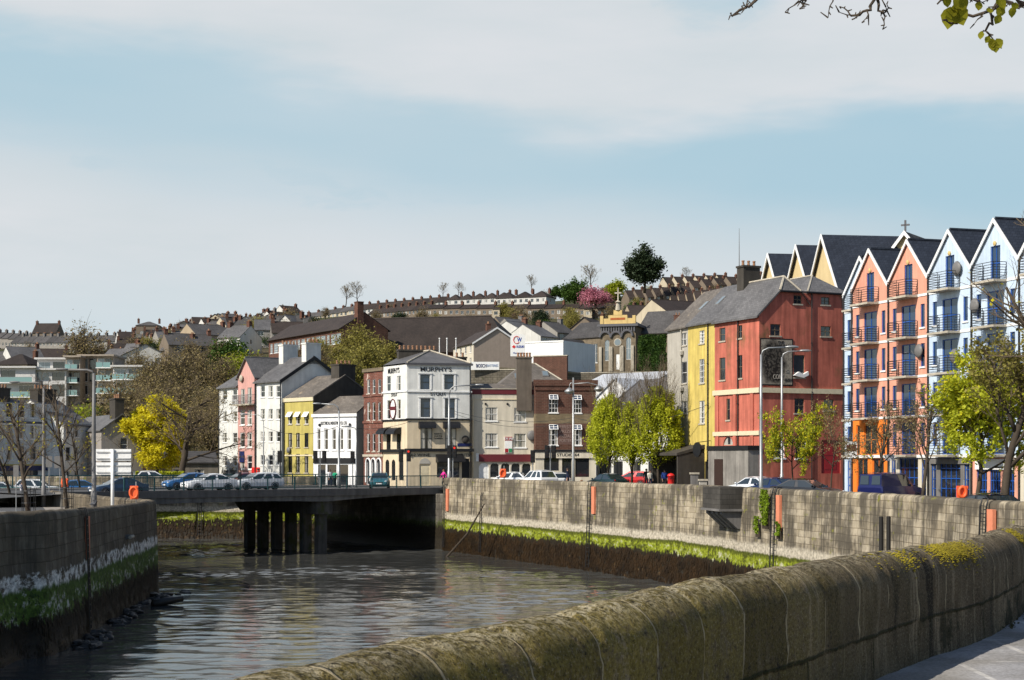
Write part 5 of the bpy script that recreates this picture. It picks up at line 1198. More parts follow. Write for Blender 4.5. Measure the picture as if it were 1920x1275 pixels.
def car(kind, colname, col, label, xy, z, rz, cat='car', metal=.3):
    L, H, st, gh = CARK[kind]; pm = plain('car_' + colname, col, .3, .5, 0.0 if colname in ('white', 'silver') else metal, .03, .45)
    t = thing('parked_van' if kind == 'van' else 'parked_car', label, cat, (xy[0], xy[1], z), rz, 'cars on the street and bridge')
    if kind not in CARM:
        f = MB(); cs = lambda x, zb, zt, w: [(x, w * .86, zb), (x, w, zb + .14), (x, w, zb + (zt - zb) * .62), (x, w * .95, zt), (x, w * .5, zt + .025)]
        ring = []
        for s_ in st:
            c = cs(*s_); ring.append(c + [(x, -y, zz) for x, y, zz in c[::-1]])
        n = len(ring[0])
        for r in ring: f.v += r
        for i in range(len(ring) - 1):
            for k in range(n): a, b = i * n + k, i * n + (k + 1) % n; f.f.append((a, a + n, b + n, b)); f.mi.append(0)
        f.f.append(tuple(range(n))); f.mi.append(0); e = (len(ring) - 1) * n; f.f.append(tuple(range(e + n - 1, e - 1, -1))); f.mi.append(0)
        zb = lambda x: float(np.interp(x, [s_[0] for s_ in st], [s_[2] for s_ in st])); wb = lambda x: float(np.interp(x, [s_[0] for s_ in st], [s_[3] for s_ in st])) * .95
        a, b, c, d = gh; tw = .64 if kind != 'van' else .74
        lo = [(a, wb(a) * .96, zb(a) - .02), (d, wb(d) * .96, zb(d) - .02)]; up = [(b, tw, H - .06), (c, tw, H - .05)]; mid = ((b + c) / 2, tw * .98, H)
        gl = {}
        def q(name, pts, mi=0): f.face(pts, mi)
        Lr, Lf = lo; Ur, Uf = up; m_ = lambda p: (p[0], -p[1], p[2])
        xm = lambda p, q_, t_: tuple(p[i] + (q_[i] - p[i]) * t_ for i in range(3))
        f.face([Lr, Ur, m_(Ur), m_(Lr)]); f.face([Uf, Lf, m_(Lf), m_(Uf)])
        for sgn in (1, -1):
            mm = (lambda p: p) if sgn == 1 else m_
            f.face([mm(Lf), mm(Uf), mm(Ur), mm(Lr)])
        top = lambda y_, z_: [(b, y_, z_), ((b + c) / 2, y_, z_ + .05), (c, y_, z_ + .01)]
        A_, B_ = top(tw, H - .06), top(tw * .6, H - .005)
        rows = [A_, B_, [m_(p) for p in B_], [m_(p) for p in A_]]
        for i in range(3):
            for k in range(2): f.face([rows[i][k], rows[i][k + 1], rows[i + 1][k + 1], rows[i + 1][k]])
        parts = {'body': None}
        def inset(pts, k, out):
            c0 = Vector((0, 0, 0))
            for p in pts: c0 += Vector(p)
            c0 /= len(pts); nrm = (Vector(pts[1]) - Vector(pts[0])).cross(Vector(pts[2]) - Vector(pts[0])).normalized()
            if nrm.dot(c0 - Vector((0, 0, .9))) < 0: nrm = -nrm
            return [tuple(Vector(p) + (c0 - Vector(p)).normalized() * k + nrm * out) for p in pts]
        parts['windscreen'] = [inset([Uf, Lf, m_(Lf), m_(Uf)], .09, .012)]
        if kind != 'van': parts['rear_window'] = [inset([Lr, Ur, m_(Ur), m_(Lr)], .12, .012)]
        else:
            xr = lambda y_: [(xm(Lr, Ur, .12)[0], y_ - .3, 1.2), (xm(Lr, Ur, .9)[0], y_ - .27, 1.72), (xm(Lr, Ur, .9)[0], y_ + .27, 1.72), (xm(Lr, Ur, .12)[0], y_ + .3, 1.2)]
            parts['rear_window'] = [inset(xr(.40), .0, .02), inset(xr(-.40), .0, .02)]
        sw = []
        cuts = ((.03, .47), (.51, .97)) if kind != 'van' else ((.60, .97),)
        if kind in ('estate', 'suv'): cuts = ((.02, .28), (.31, .60), (.63, .97))
        for t0, t1 in cuts:
            pl2 = [xm(Lr, Lf, t0), xm(Lr, Lf, t1), xm(Ur, Uf, min(1, t1)), xm(Ur, Uf, max(0, t0))]; sw.append(inset(pl2, .07, .014)); sw.append(inset([m_(p) for p in pl2], .07, .014))
        parts['side_window'] = sw
        fx, rx = L / 2, -L / 2; hl, tl, pt = [], [], []
        ms = {'body': f}
        for nm, polys in parts.items():
            if polys is None: continue
            g_2 = MB()
            for p in polys: g_2.face(p)
            ms[nm] = g_2
        wh = MB(); wh.lathe([(.20, -.10), (.30, -.10), (.315, -.06), (.315, .07), (.29, .10), (.20, .10)], (0, 0, 0), 18, axis='y'); rim = MB(); rim.lathe([(.20, .0), (.205, .104), (.14, .085), (.05, .095), (.01, .10)], (0, 0, 0), 12, axis='y')
        rim.lathe([(.01, -.10), (.05, -.095), (.14, -.085), (.205, -.104), (.20, .0)], (0, 0, 0), 12, axis='y')
        zl = .68 if kind != 'van' else .8
        h_l = MB(); h_l.ell((fx - .12, .60, zl), (.10, .16, .075), 10, 6); h_r = MB(); h_r.ell((fx - .12, -.60, zl), (.10, .16, .075), 10, 6)
        t_l = MB(); t_l.ell((rx + .10, .66, .86), (.09, .13, .11), 10, 6); t_r = MB(); t_r.ell((rx + .10, -.66, .86), (.09, .13, .11), 10, 6)
        pl3 = MB(); pl3.box(rx - .02, rx + .06, -.26, .26, .52, .63); pl4 = MB(); pl4.box(fx - .05, fx + .02, -.26, .26, .42, .53)
        bmp = MB(); bmp.box(fx - .16, fx + .015, -.45, .45, .36, .40); bmp.box(fx - .10, fx + .012, -.35, .35, .55, .62)
        arch = MB(); mir = MB()
        for i in (1, -1):
            wx_ = L * .29 * i * 1.02; wy = float(np.interp(wx_, [s_[0] for s_ in st], [s_[3] for s_ in st]))
            for j in (1, -1): arch.tube([(wx_ + .37 * math.cos(a), j * (wy - .005), .33 + .37 * math.sin(a)) for a in [R(-8 + 19.6 * q_) for q_ in range(11)]], .035, 5)
        for j in (1, -1):
            arch.box(-L * .29 + .35, L * .29 - .35, j * wb(0) * 1.045 - .02, j * wb(0) * 1.045 + .02, .22, .33); mir.ell((d - .30, j * (wb(d) + .12), zb(d) + .10), (.07, .11, .075), 8, 6)
        ms['wheel_arch'] = arch; ms['wing_mirror'] = mir
        CARM[kind] = (ms, wh.mesh('tyre', plain('tyre_rubber', (.015, .015, .016), .85), True), rim.mesh('rim', plain('alloy', (.42, .42, .44), .3, .5, .7), True),
                      h_l.mesh('headlight', plain('headlamp_glass', (.55, .57, .6), .12, .8), True), h_r.mesh('headlight', plain('headlamp_glass', (.55, .57, .6)), True), t_l.mesh('tail_light', plain('red_lens', (.35, .01, .008), .2, .7), True), t_r.mesh('tail_light', plain('red_lens', (.35, .01, .008)), True), pl3.mesh('number_plate', M_WPAINT), pl4.mesh('number_plate', M_WPAINT), bmp.mesh('grille', M_BLACK), {})
    ms, wh, rim, hl1, hl2, tl1, tl2, p3, p4, bmp, cache = CARM[kind]
    gm = glass('car_glass', (.02, .028, .032), .05)
    for nm, f in ms.items():
        pn = nm in ('body', 'wing_mirror'); k = (nm, pm.name if pn else 'g')
        if k not in cache: cache[k] = f.mesh(nm, pm if pn else (M_BLACK if nm == 'wheel_arch' else gm), nm in ('wing_mirror',))
        link(nm, cache[k], t)
    wx = L * .29
    for i, j in ((1, 1), (1, -1), (-1, 1), (-1, -1)):
        w_ = link('wheel', wh, t, (wx * i * 1.02, .80 * j + (.03 * j if kind in ('suv', 'van') else 0), .315)); link('rim', rim, w_)
    for nm, me in (('headlight', hl1), ('headlight', hl2), ('tail_light', tl1), ('tail_light', tl2), ('number_plate', p3), ('number_plate', p4), ('grille', bmp)): link(nm, me, t)
    return t
def head(dx, dy): return math.atan2(dy, dx)
HB = BR + math.pi
WHT, SIL, BLU, NAVYC, BLK, TEALC = (.80, .81, .82), (.62, .65, .68), (.03, .12, .36), (.015, .03, .10), (.012, .013, .016), (.04, .17, .21)
car('saloon', 'dusk_blue', (.035, .065, .12), 'dark blue saloon, leftmost car at the left end of the bridge behind the white sign', W2(222, 128), 5.10, HB)
car('hatch', 'bright_blue', (.04, .17, .42), 'bright blue hatchback half hidden behind the white saloon on the bridge', br(7.5, 10.0), ZD, HB)
car('saloon', 'white', WHT, 'white saloon on the bridge in front of the bright blue hatchback', br(7.2, 4.6), ZD, HB)
car('estate', 'silver', SIL, 'silver estate car in the middle of the bridge', br(12.6, 6.6), ZD, HB)
car('saloon', 'dark_red', (.16, .02, .03), 'dark red saloon behind the silver estate car on the bridge', br(13.5, 11.5), ZD, HB)
car('hatch', 'teal', TEALC, 'teal hatchback coming head-on in front of the corner pub', W2(712, 147.0), ZD, head(.05, -1))
SD = lambda px: head(.62, -.78)
car('hatch', 'white', WHT, 'white three-door hatchback before the maroon shopfront', W2(950, 150.5), ZR, head(-.96, .25))
car('suv', 'white', WHT, 'white tall estate seen from behind by the studio shopfront', W2(1008, 141), ZR, head(-.45, .89))
car('hatch', 'white', WHT, 'white hatchback with a dark rear window right of the white tall estate', W2(1043, 146), ZR, head(-.25, .96))
car('saloon', 'dark_teal', (.015, .04, .045), 'dark green saloon seen from behind before the clipped green trees', W2(1138, 138), ZR, head(-.5, .86))
car('hatch', 'red', (.50, .015, .015), 'red hatchback parked behind the clipped green trees', W2(1184, 148.5), ZR + .1, head(-.9, .4))
car('saloon', 'silver', SIL, 'silver saloon with red tail lamps under the left tall lamp, first of the right-hand three', W2(1414, 112), ZR, head(.55, -.83) + math.pi)
car('saloon', 'navy', NAVYC, 'navy blue car between the silver saloon and the black saloon', W2(1452, 107), ZR, head(.5, -.86) + math.pi)
car('saloon', 'black', BLK, 'black saloon in front of the red corner building', W2(1514, 100), ZR, head(.78, -.62))
car('van', 'blue', (.006, .010, .085), 'dark blue small van in front of the salmon apartment houses', W2(1672, 95), ZR, head(.74, .67), 'van')
car('saloon', 'black', BLK, 'black saloon whose roof just shows over the wall under the big leafy tree', W2(1868, 66.5), ZR - .22, head(.30, -.95))
car('suv', 'white', WHT, 'white tall car behind the teal railing near the left picture edge', W2(72, 158), ZL, head(1, .1))
car('hatch', 'silver', SIL, 'silver hatchback behind the teal railing at the left picture edge', W2(8, 156), ZL, head(1, .1))
car('hatch', 'bright_blue', (.04, .17, .42), 'bright blue car far behind the left wall between two tree trunks', W2(160, 152), ZL + .25, head(1, .25))
car('hatch', 'white', WHT, 'small white car beyond the railing below the yellow tree', W2(290, 166), ZR, head(1, .3))

# ---------------------------------------------------------------- street furniture
def lamp(label, px, d, z0, ytop, arm, rad=.09, m=None, head_y=None, group='street lamps with curved arms'):
    m = m or M_STEEL; x, y = W2(px, d); zt = ZP(ytop, d); t = thing('street_lamp', label, 'street lamp', (x, y, z0), 0, group); h = zt - z0
    mb = MB(); mb.tube([(0, 0, -.2), (0, 0, 1.6), (0, 0, 1.65), (0, 0, h * .6), (0, 0, h)], [rad * 1.5, rad * 1.5, rad * 1.1, rad, rad * .7], 10); mb.build('pole', m, t, True)
    hz = (ZP(head_y, d) - z0) if head_y else h + .4
    mb = MB(); s = 1 if arm > 0 else -1
    pts = [(0, 0, h - .05), (.12 * s, 0, h + (hz - h) * .55), (.45 * s, 0, h + (hz - h) * .9), (arm, 0, hz)]; mb.tube(pts, rad * .55, 7); mb.build('arm', m, t, True)
    mb = MB(); mb.ell((arm + .35 * s, 0, hz + .02), (.45, .16, .09), 12, 6); mb.build('lamp_head', m, t, True)
    return t
lamp('tall grey street lamp on the left bank, right one of the pair reaching left', 176, 104, ZL, 700, -1.7, .13, M_DSTEEL, 693); lamp('grey street lamp on the left bank, left one of the pair reaching left', 82, 124, ZL, 724, -1.9, .12, M_DSTEEL, 717)
lamp('street lamp on the bridge before the white lettered shop', 635.5, 149, 5.46, 770, -1.7, .10, None, 757); lamp('street lamp in front of the corner pub with arm reaching right', 842, 145, ZR, 740, 2.4, .11, None, 722)
lamp('tall street lamp before the red corner building, left one of two', 1427, 96, ZR, 665, 1.5, .09, None, 651); lamp('street lamp before the mural panel, right one of two with taped base', 1466, 113, ZR, 670, 1.3, .09, None, 658)
lamp('slim street lamp before the long off-white house', 494, 160, ZR, 790, -1.6, .06, None, 777); lamp('slim street lamp left of the corner pub by the brick house', 668, 152, ZR, 806, -.6, .06, None, 800)
t = thing('street_lamp', 'twin-headed street lamp with two bowl lanterns before the studio', 'street lamp', (*W2(1075, 141), ZR), 0); h = ZP(708, 141) - ZR
mb = MB(); mb.tube([(0, 0, -.2), (0, 0, 1.2), (0, 0, h)], [.16, .13, .07], 10); mb.build('pole', M_STEEL, t, True)
for s, ax, az_h in ((-1, -.35, 1.2), (1, 2.25, 1.0)):
    hz = h - az_h; mb = MB()
    mb.tube([(0, 0, h - .55), (ax * .55, 0, h - .45), (ax * .9, 0, h - .62), (ax, 0, hz + .25)], .04, 6); mb.build('arm', M_STEEL, t, True)
    mb = MB(); mb.lathe([(.06, hz + .32), (.2, hz + .22), (.44, hz), (.42, hz - .06), (.3, hz - .2), (.05, hz - .27)][::-1], (ax, 0, 0), 14); mb.build('lantern', M_STEEL, t, True)
def signal(label, px, d, z0, ytop, heads=((0, 0),), red=False, h2=None):
    x, y = W2(px, d); t = thing('traffic_light', label, 'traffic light', (x, y, z0), 0, 'traffic lights around the bridge'); h = ZP(ytop, d) - z0
    mb = MB(); mb.tube([(0, .1, -.1), (0, .1, h)], .055, 7); mb.build('pole', M_STEEL, t)
    for dx, rz in heads:
        hb_ = MB(); hb_.box(dx - .15, dx + .15, -.14, .06, h - 1.05, h); o = hb_.build('signal_head', M_BLACK, t)
        bb = MB(); bb.box(dx - .21, dx + .21, .06, .075, h - 1.10, h + .05); bb.build('backboard', M_BLACK, t)
        for k, c in enumerate(('red', 'amber', 'green')):
            v = MB(); zz = h - .18 - k * .33; v.lathe([(.02, 0), (.10, 0), (.10, .015), (.02, .02)], (dx, -.14, zz), 10, axis='y')
            on = red and k == 0 and dx == heads[-1][0]
            lm = mat('lit_red_lens', lambda g: (lambda e: (g.put(e.inputs[0], (1, .05, .03)), g.put(e.inputs[1], .9), g.out(e.outputs[0])))(g.n('ShaderNodeEmission'))) if on else plain('unlit_lens', (.02, .015, .012), .3)
            v.build('lens', lm, o)
            w = MB(); w.tube([(dx + .12 * math.cos(a), -.16, zz + .12 * math.sin(a)) for a in [R(-20 + 22 * q_) for q_ in range(11)]], .018, 4); w.build('visor', M_BLACK, o)
    return t
signal('black traffic light before the long off-white house', 524, 158, ZR, 846); signal('twin-headed traffic light at the left edge of the white lettered shop', 600, 154, 5.46, 846, ((-.45, 0), (.4, 0))); signal('traffic light at the right edge of the white lettered shop', 661, 153, 5.46, 847)
signal('traffic light with lit red lens at the left corner of the pub', 763, 148, ZR, 843, ((-.55, 0), (.15, 0)), True); signal('traffic light with lit red lens beside the lamp before the pub', 849, 144, ZR, 836, ((-.3, 0), (.15, 0)), True)
signal('traffic light before the maroon fascia and the studio', 999, 146, ZR, 845); signal('twin-headed traffic light before the studio window', 1032, 143, ZR, 836, ((-.3, 0), (.3, 0))); signal('traffic light on the left bank beside the walker in pale grey', 44, 135, ZL, 865)
# road sign seen from behind
t = thing('road_sign', 'white double-panel road sign seen from behind over the left wall', 'road sign', (*W2(211, 93.5), ZL)); s = FP / 93.5
mb = MB(); mb.tube([(0, 0, -.2), (0, 0, ZP(842, 93.5) - ZL)], .10, 10); mb.build('pole', M_WPAINT, t, True)
for y0, y1 in ((842, 864), (867, 890)):
    z1, z0 = ZP(y0, 93.5) - ZL, ZP(y1, 93.5) - ZL; mb = MB(); mb.box(-32 / s, 34 / s, .10, .14, z0, z1); p_b = mb.build('sign_panel', M_WPAINT, t)
    mb = MB()
    for f in (.2, .75): mb.box(-31 / s, 33 / s, .04, .10, z0 + (z1 - z0) * f - .03, z0 + (z1 - z0) * f + .03)
    mb.build('stiffener', plain('grey_rail', (.45, .46, .46), .5), p_b)
def small_sign(label, px, d, z0, ytop, ybot, wpx, m, m2=None):
    x, y = W2(px, d); t = thing('road_sign', label, 'road sign', (x, y, z0), 0); s = FP / d; z1, z2 = ZP(ybot, d) - z0, ZP(ytop, d) - z0
    mb = MB(); mb.tube([(0, .04, -.2), (0, .04, z2)], .035, 6); mb.build('pole', M_STEEL, t); mb = MB(); mb.box(-wpx / 2 / s, wpx / 2 / s, -.02, .005, z1, z2); mb.build('sign_panel', m, t); return t
small_sign('grey back of a road sign left of the slim tree trunks on the left bank', 30, 112, ZL, 872, 894, 10, M_DSTEEL); small_sign('dark back of a square road sign behind the second bare tree', 112, 128, ZL, 855, 878, 20, M_DSTEEL); small_sign('dark back of a road sign between the two left lamps', 92, 130, ZL, 855, 876, 12, M_DSTEEL)
sg2 = small_sign('white sale board with dark red panel by the orange apartment corner', 1596, 108, ZR, 828, 853, 22, M_WPAINT); mb = MB(); z_ = ZP(846, 108) - ZR; mb.box(-.32, .32, -.035, -.021, z_, z_ + .42); mb.build('sign_panel', M_MAROON, sg2)
small_sign('small pale sign board before the cream ground floor of the salmon house', 1668, 100, ZR, 852, 864, 18, plain('pale_sign', (.62, .62, .64), .5))
def buoy(label, px, d, z0, ytop, ybot):
    t = thing('lifebuoy_stand', label, 'lifebuoy stand', (*W2(px, d), z0), 0, 'orange lifebuoy stands on the quays'); za, zb_ = ZP(ybot, d) - z0, ZP(ytop, d) - z0; zc = (za + zb_) / 2; r = (zb_ - za) / 2 * .82
    mb = MB(); mb.tube([(.1, .16, -.2), (.1, .16, zb_ + .25)], .04, 6); mb.build('post', M_STEEL, t); mb = MB(); mb.box(-.24, .24, .03, .12, za, zb_); mb.build('backboard', M_ORNG, t)
    mb = MB(); mb.tube([(r * .72 * math.cos(a), 0, zc + r * math.sin(a)) for a in [2 * math.pi * k / 16 for k in range(17)]], .075, 8, False); mb.build('lifebuoy', M_ORNG, t, True); return t
buoy('orange lifebuoy stand at the corner of the left quay wall', 251, 96.9, ZL, 911, 936); buoy('orange lifebuoy stand on the quay before the maroon shopfront', 943, 131.5, ZR, 879, 896); buoy('orange lifebuoy stand before the blue shop doors at the right', 1805, 68.5, ZR, 911, 934); buoy('orange lifebuoy stand beside the second bare tree', 121, 120, ZL, 897, 913)
# pillar box and bollards
t = thing('post_box', 'red pillar box beside the clipped green trees', 'post box', (*W2(1258, 131), ZR)); mb = MB(); mb.lathe([(.30, 0), (.30, .12), (.26, .14), (.26, 1.28), (.31, 1.30), (.31, 1.38), (.2, 1.5), (.03, 1.55)], (0, 0, 0), 18); mb.build('pillar', M_REDP, t, True); mb = MB(); mb.box(-.12, .12, -.275, -.24, 1.08, 1.13); mb.build('slot', M_BLACK, t)
for px_, d, hh, lab in ((1302, 127, 1.5, 'tall dark stone gate pier by the black lean-to'), (1318, 125, 1.0, 'short pale stone pier right of the dark gate pier')):
    t = thing('stone_pier', lab, 'pier', (*W2(px_, d), ZR)); mb = MB(); mb.box(-.28, .28, -.28, .28, -.1, hh); mb.build('shaft', M_GREYR if hh < 1.2 else M_DGREY, t); mb = MB(); mb.box(-.36, .36, -.36, .36, hh, hh + .14); mb.build('cap', M_LSTONE, t)
# overhead cables
def cable(label, a, b, sag, r=.022):
    mb = MB(); n = 16; mb.tube([tuple(np.array(a) + (np.array(b) - np.array(a)) * k / n + np.array((0, 0, -sag * 4 * (k / n) * (1 - k / n)))) for k in range(n + 1)], r, 4)
    return tag(mb.build('overhead_cable', M_BLACK, None), label, 'cable', 'overhead cables across the quay')
def PT(px, py, d): return (*W2(px, d), ZP(py, d))
cable('thin cable from the bridge lamp up to the pub corner', PT(636, 798, 149), PT(770, 790, 158.6), .5); cable('upper cable from the pub lamp across to the studio lamp', PT(843, 768, 145), PT(1075, 783, 141), .7); cable('lower cable from the pub lamp across to the studio lamp', PT(843, 772, 145), PT(1075, 790, 141), .9)
cable('cable from the studio lamp to the yellow house', PT(1075, 783, 141), PT(1330, 757, 131.5), 1.0); cable('cable from the bridge lamp left to the slim lamp', PT(636, 798, 149), PT(494, 800, 160), .8)
# ladders and plates on the quay walls
def on_line(line, px):
    pts = smooth_line(line, .25); i = min(range(1, len(pts) - 1), key=lambda k: abs(960 + pts[k][0] / pts[k][1] * FP - px)); t = pts[i + 1] - pts[i - 1]; t = t / np.hypot(*t); return pts[i], t
def ladder(label, line, px, ztop, water_left, plate=True, w=.5, zlow=.3, pz=(1.3, .35)):
    p, t = on_line(line, px); nr = np.array((t[1], -t[0])) * (1 if water_left else -1)
    o = thing('quay_ladder', label, 'ladder', (p[0], p[1], 0), math.atan2(nr[1], nr[0]) + math.pi / 2, 'iron ladders on the quay walls')
    bo = lambda z: -(.12 + .035 * (ztop - z) + .05)
    mb = MB()
    for s in (-w / 2, w / 2): mb.tube([(s, .2, ztop + .03), (s, -.10, ztop + .05), (s, bo(ztop - .3), ztop - .25), (s, bo(zlow), zlow)], .035, 5)
    mb.build('stringers', M_BLACK, o); mb = MB()
    z = zlow + .2
    while z < ztop - .2: mb.tube([(-w / 2, bo(z), z), (w / 2, bo(z), z)], .018, 5); z += .3
    mb.build('rungs', M_BLACK, o)
    if plate: mb = MB(); mb.box(w / 2 + .08, w / 2 + .55, bo(ztop - 1) - .0, bo(ztop - 1) + .15, ztop - pz[0] - 1.0, ztop - pz[1]); mb.build('plate', surf('orange_board', (.78, .27, .15), .15, 2, .3), o)
    return o
ladder('iron ladder with orange board on the sunlit wall left of the dark stone box', FARW, 1110, 6.43, False); ladder('iron ladder with orange board beside the ivy on the sunlit wall', FARW, 1458, 6.43, False); ladder('iron ladder with orange board on the sunlit wall at the far right', FARW, 1852, 6.43, False)
ladder('thin iron ladder without board on the sunlit wall right of the bridge', FARW, 907, 5.2, False, False, .35); ladder('iron ladder with orange board where the bridge meets the sunlit wall', FARW, 838, 5.8, False, True, .3); ladder('iron ladder with orange board under the left span of the bridge', FARW2, 376, 6.0, False, True, .4)
ladder('dark iron ladder with orange board on the left quay wall', LEFTW, 156, 5.75, True, True, .4)
# stone box bracketed out from the sunlit wall
p, t_ = on_line(FARW, 1376); nr = np.array((-t_[1], t_[0])); o = thing('stone_bay', 'dark stone box bracketed out from the top of the sunlit wall', 'stone bay', (p[0], p[1], 0), math.atan2(t_[1], t_[0]))
mb = MB(); mb.box(-1.6, 1.6, -.3, 1.35, 5.15, 6.42); mb.build('box', surf('dark_ashlar', (.085, .078, .068), .3, 1, .3, pattern='brick', pw=.8, ph=.3), o); mb = MB(); mb.box(-1.72, 1.72, -.1, 1.45, 5.02, 5.15); mb.build('ledge', M_DGREY, o)
mb = MB()
for x in (-1.3, -.45, .4, 1.25): mb.prism([(.0, 4.0), (.25, 4.0), (1.2, 4.85), (1.2, 5.02), (.0, 5.02)], 'x', x - .22, x + .22)
mb.build('bracket', M_DGREY, o)
if (o.matrix_world.to_3x3() @ Vector((0, 1, 0))).to_2d().dot(Vector(nr)) and False: pass
o.rotation_euler = (0, 0, math.atan2(nr[1], nr[0]) - math.pi / 2)
for px_, lab in ((1652, 'left one of two black posts standing before the sunlit wall'), (1666, 'right one of two black posts standing before the sunlit wall')):
    x, y = W2(px_, 66); mb = MB(); mb.tube([(x, y, -1), (x, y, ZP(968, 66) - .03), (x, y, ZP(968, 66))], [.10, .095, .07], 8); tag(mb.build('mooring_post', plain('tarred_timber', (.018, .016, .014), .8), None), lab, 'post', 'black mooring posts')
# leaning pole on the wall, outfall pipe on the left wall, pigeon
mb = MB(); a, b = PT(908, 945, 128.5), PT(838, 1044, 132); mb.tube([a, tuple((np.array(a) + np.array(b)) / 2 + np.array((.15, 0, -.25))), b], [.05, .08, .09], 7); tag(mb.build('leaning_pole', M_TRUNKD, None), 'crooked dark pole leaning on the sunlit wall by the thin ladder', 'pole')
p, t_ = on_line(LEFTW, 236); t = thing('outfall_pipe', 'short pale outfall pipe on the dark left quay wall', 'pipe', (p[0], p[1], 0), math.atan2(t_[1], t_[0])); mb = MB(); mb.tube([(-.55, -.32, 3.86), (.55, -.32, 3.86)], .09, 8); mb.build('pipe', M_LSTONE, t); mb = MB(); mb.box(-.4, -.3, -.34, 0, 3.75, 3.97); mb.box(.3, .4, -.34, 0, 3.75, 3.97); mb.build('bracket', M_DSTEEL, t)
p, t_ = on_line(LEFTW, 181); mb = MB(); mb.ell((0, 0, .13), (.17, .085, .085), 12, 8); mb.ell((.15, 0, .25), (.055, .05, .055), 10, 6); mb.tube([(.10, 0, .16), (.14, 0, .22)], [.06, .045], 8); mb.tube([(-.12, 0, .13), (-.33, 0, .10)], [.06, .02], 6); mb.tube([(.19, 0, .25), (.24, 0, .24)], [.012, .003], 5)
for s in (-.03, .03): mb.tube([(.0, s, .08), (.01, s, -.02)], .008, 4)
bd = mb.build('pigeon', plain('pigeon_grey', (.045, .048, .058), .6), None, True); bd.location = (p[0] - .1, p[1], ltop(0, p) + .03); bd.rotation_euler = (0, 0, -.6); tag(bd, 'dark pigeon perched on top of the left quay wall', 'bird')
# weed-covered rocks at the foot of the left wall
rg = random.Random(11); M_ROCK = surf('weedy_rock', (.022, .018, .012), .4, 4, 0, rough=.5, spec=.5, bump=.9)
RK = []
for i in range(46):
    f = rg.random(); p, t_ = on_line(LEFTW, 110 + 178 * f); q = p + np.array((t_[1], -t_[0])) * rg.uniform(.3, 1.2 + 1.6 * max(0, f - .55)); RK.append((q[0], q[1], rg.uniform(.12, .38)))
RK += [(W2(300, 95)[0], 93.5, .5), (W2(312, 92)[0], 92, .34), (W2(292, 90)[0], 91, .4), (W2(306, 93)[0], 92.6, .4)]
for i, (x, y, r) in enumerate(RK):
    mb = MB(); mb.ell((0, 0, 0), (r * 1.5, r, r * .45), 14, 10)
    mb.v = [tuple(Vector(v) * (1 + .55 * mnoise.noise(Vector(v) * 3.2 + Vector((i * 3.1, 0, 0))) + .3 * mnoise.noise(Vector(v) * 9 + Vector((i * 3.1, 7, 0))))) for v in mb.v]
    o = mb.build('weedy_rock', M_ROCK, None, False); o.location = (x, y, .02); o.rotation_euler = (0, 0, rg.uniform(0, 3)); tag(o, 'black weedy rock in the water at the foot of the left wall', 'rock', 'weedy rocks at the foot of the left wall')
mb = MB(); mb.tube([(-.9, 0, .0), (0, .05, .12), (.9, -.05, .22)], [.2, .22, .16], 9); o = mb.build('drift_log', M_ROCK, None, True); o.location = (*W2(314, 88), .1); o.rotation_euler = (0, 0, .7); tag(o, 'dark waterlogged log lying on the rocks off the left wall corner', 'log')

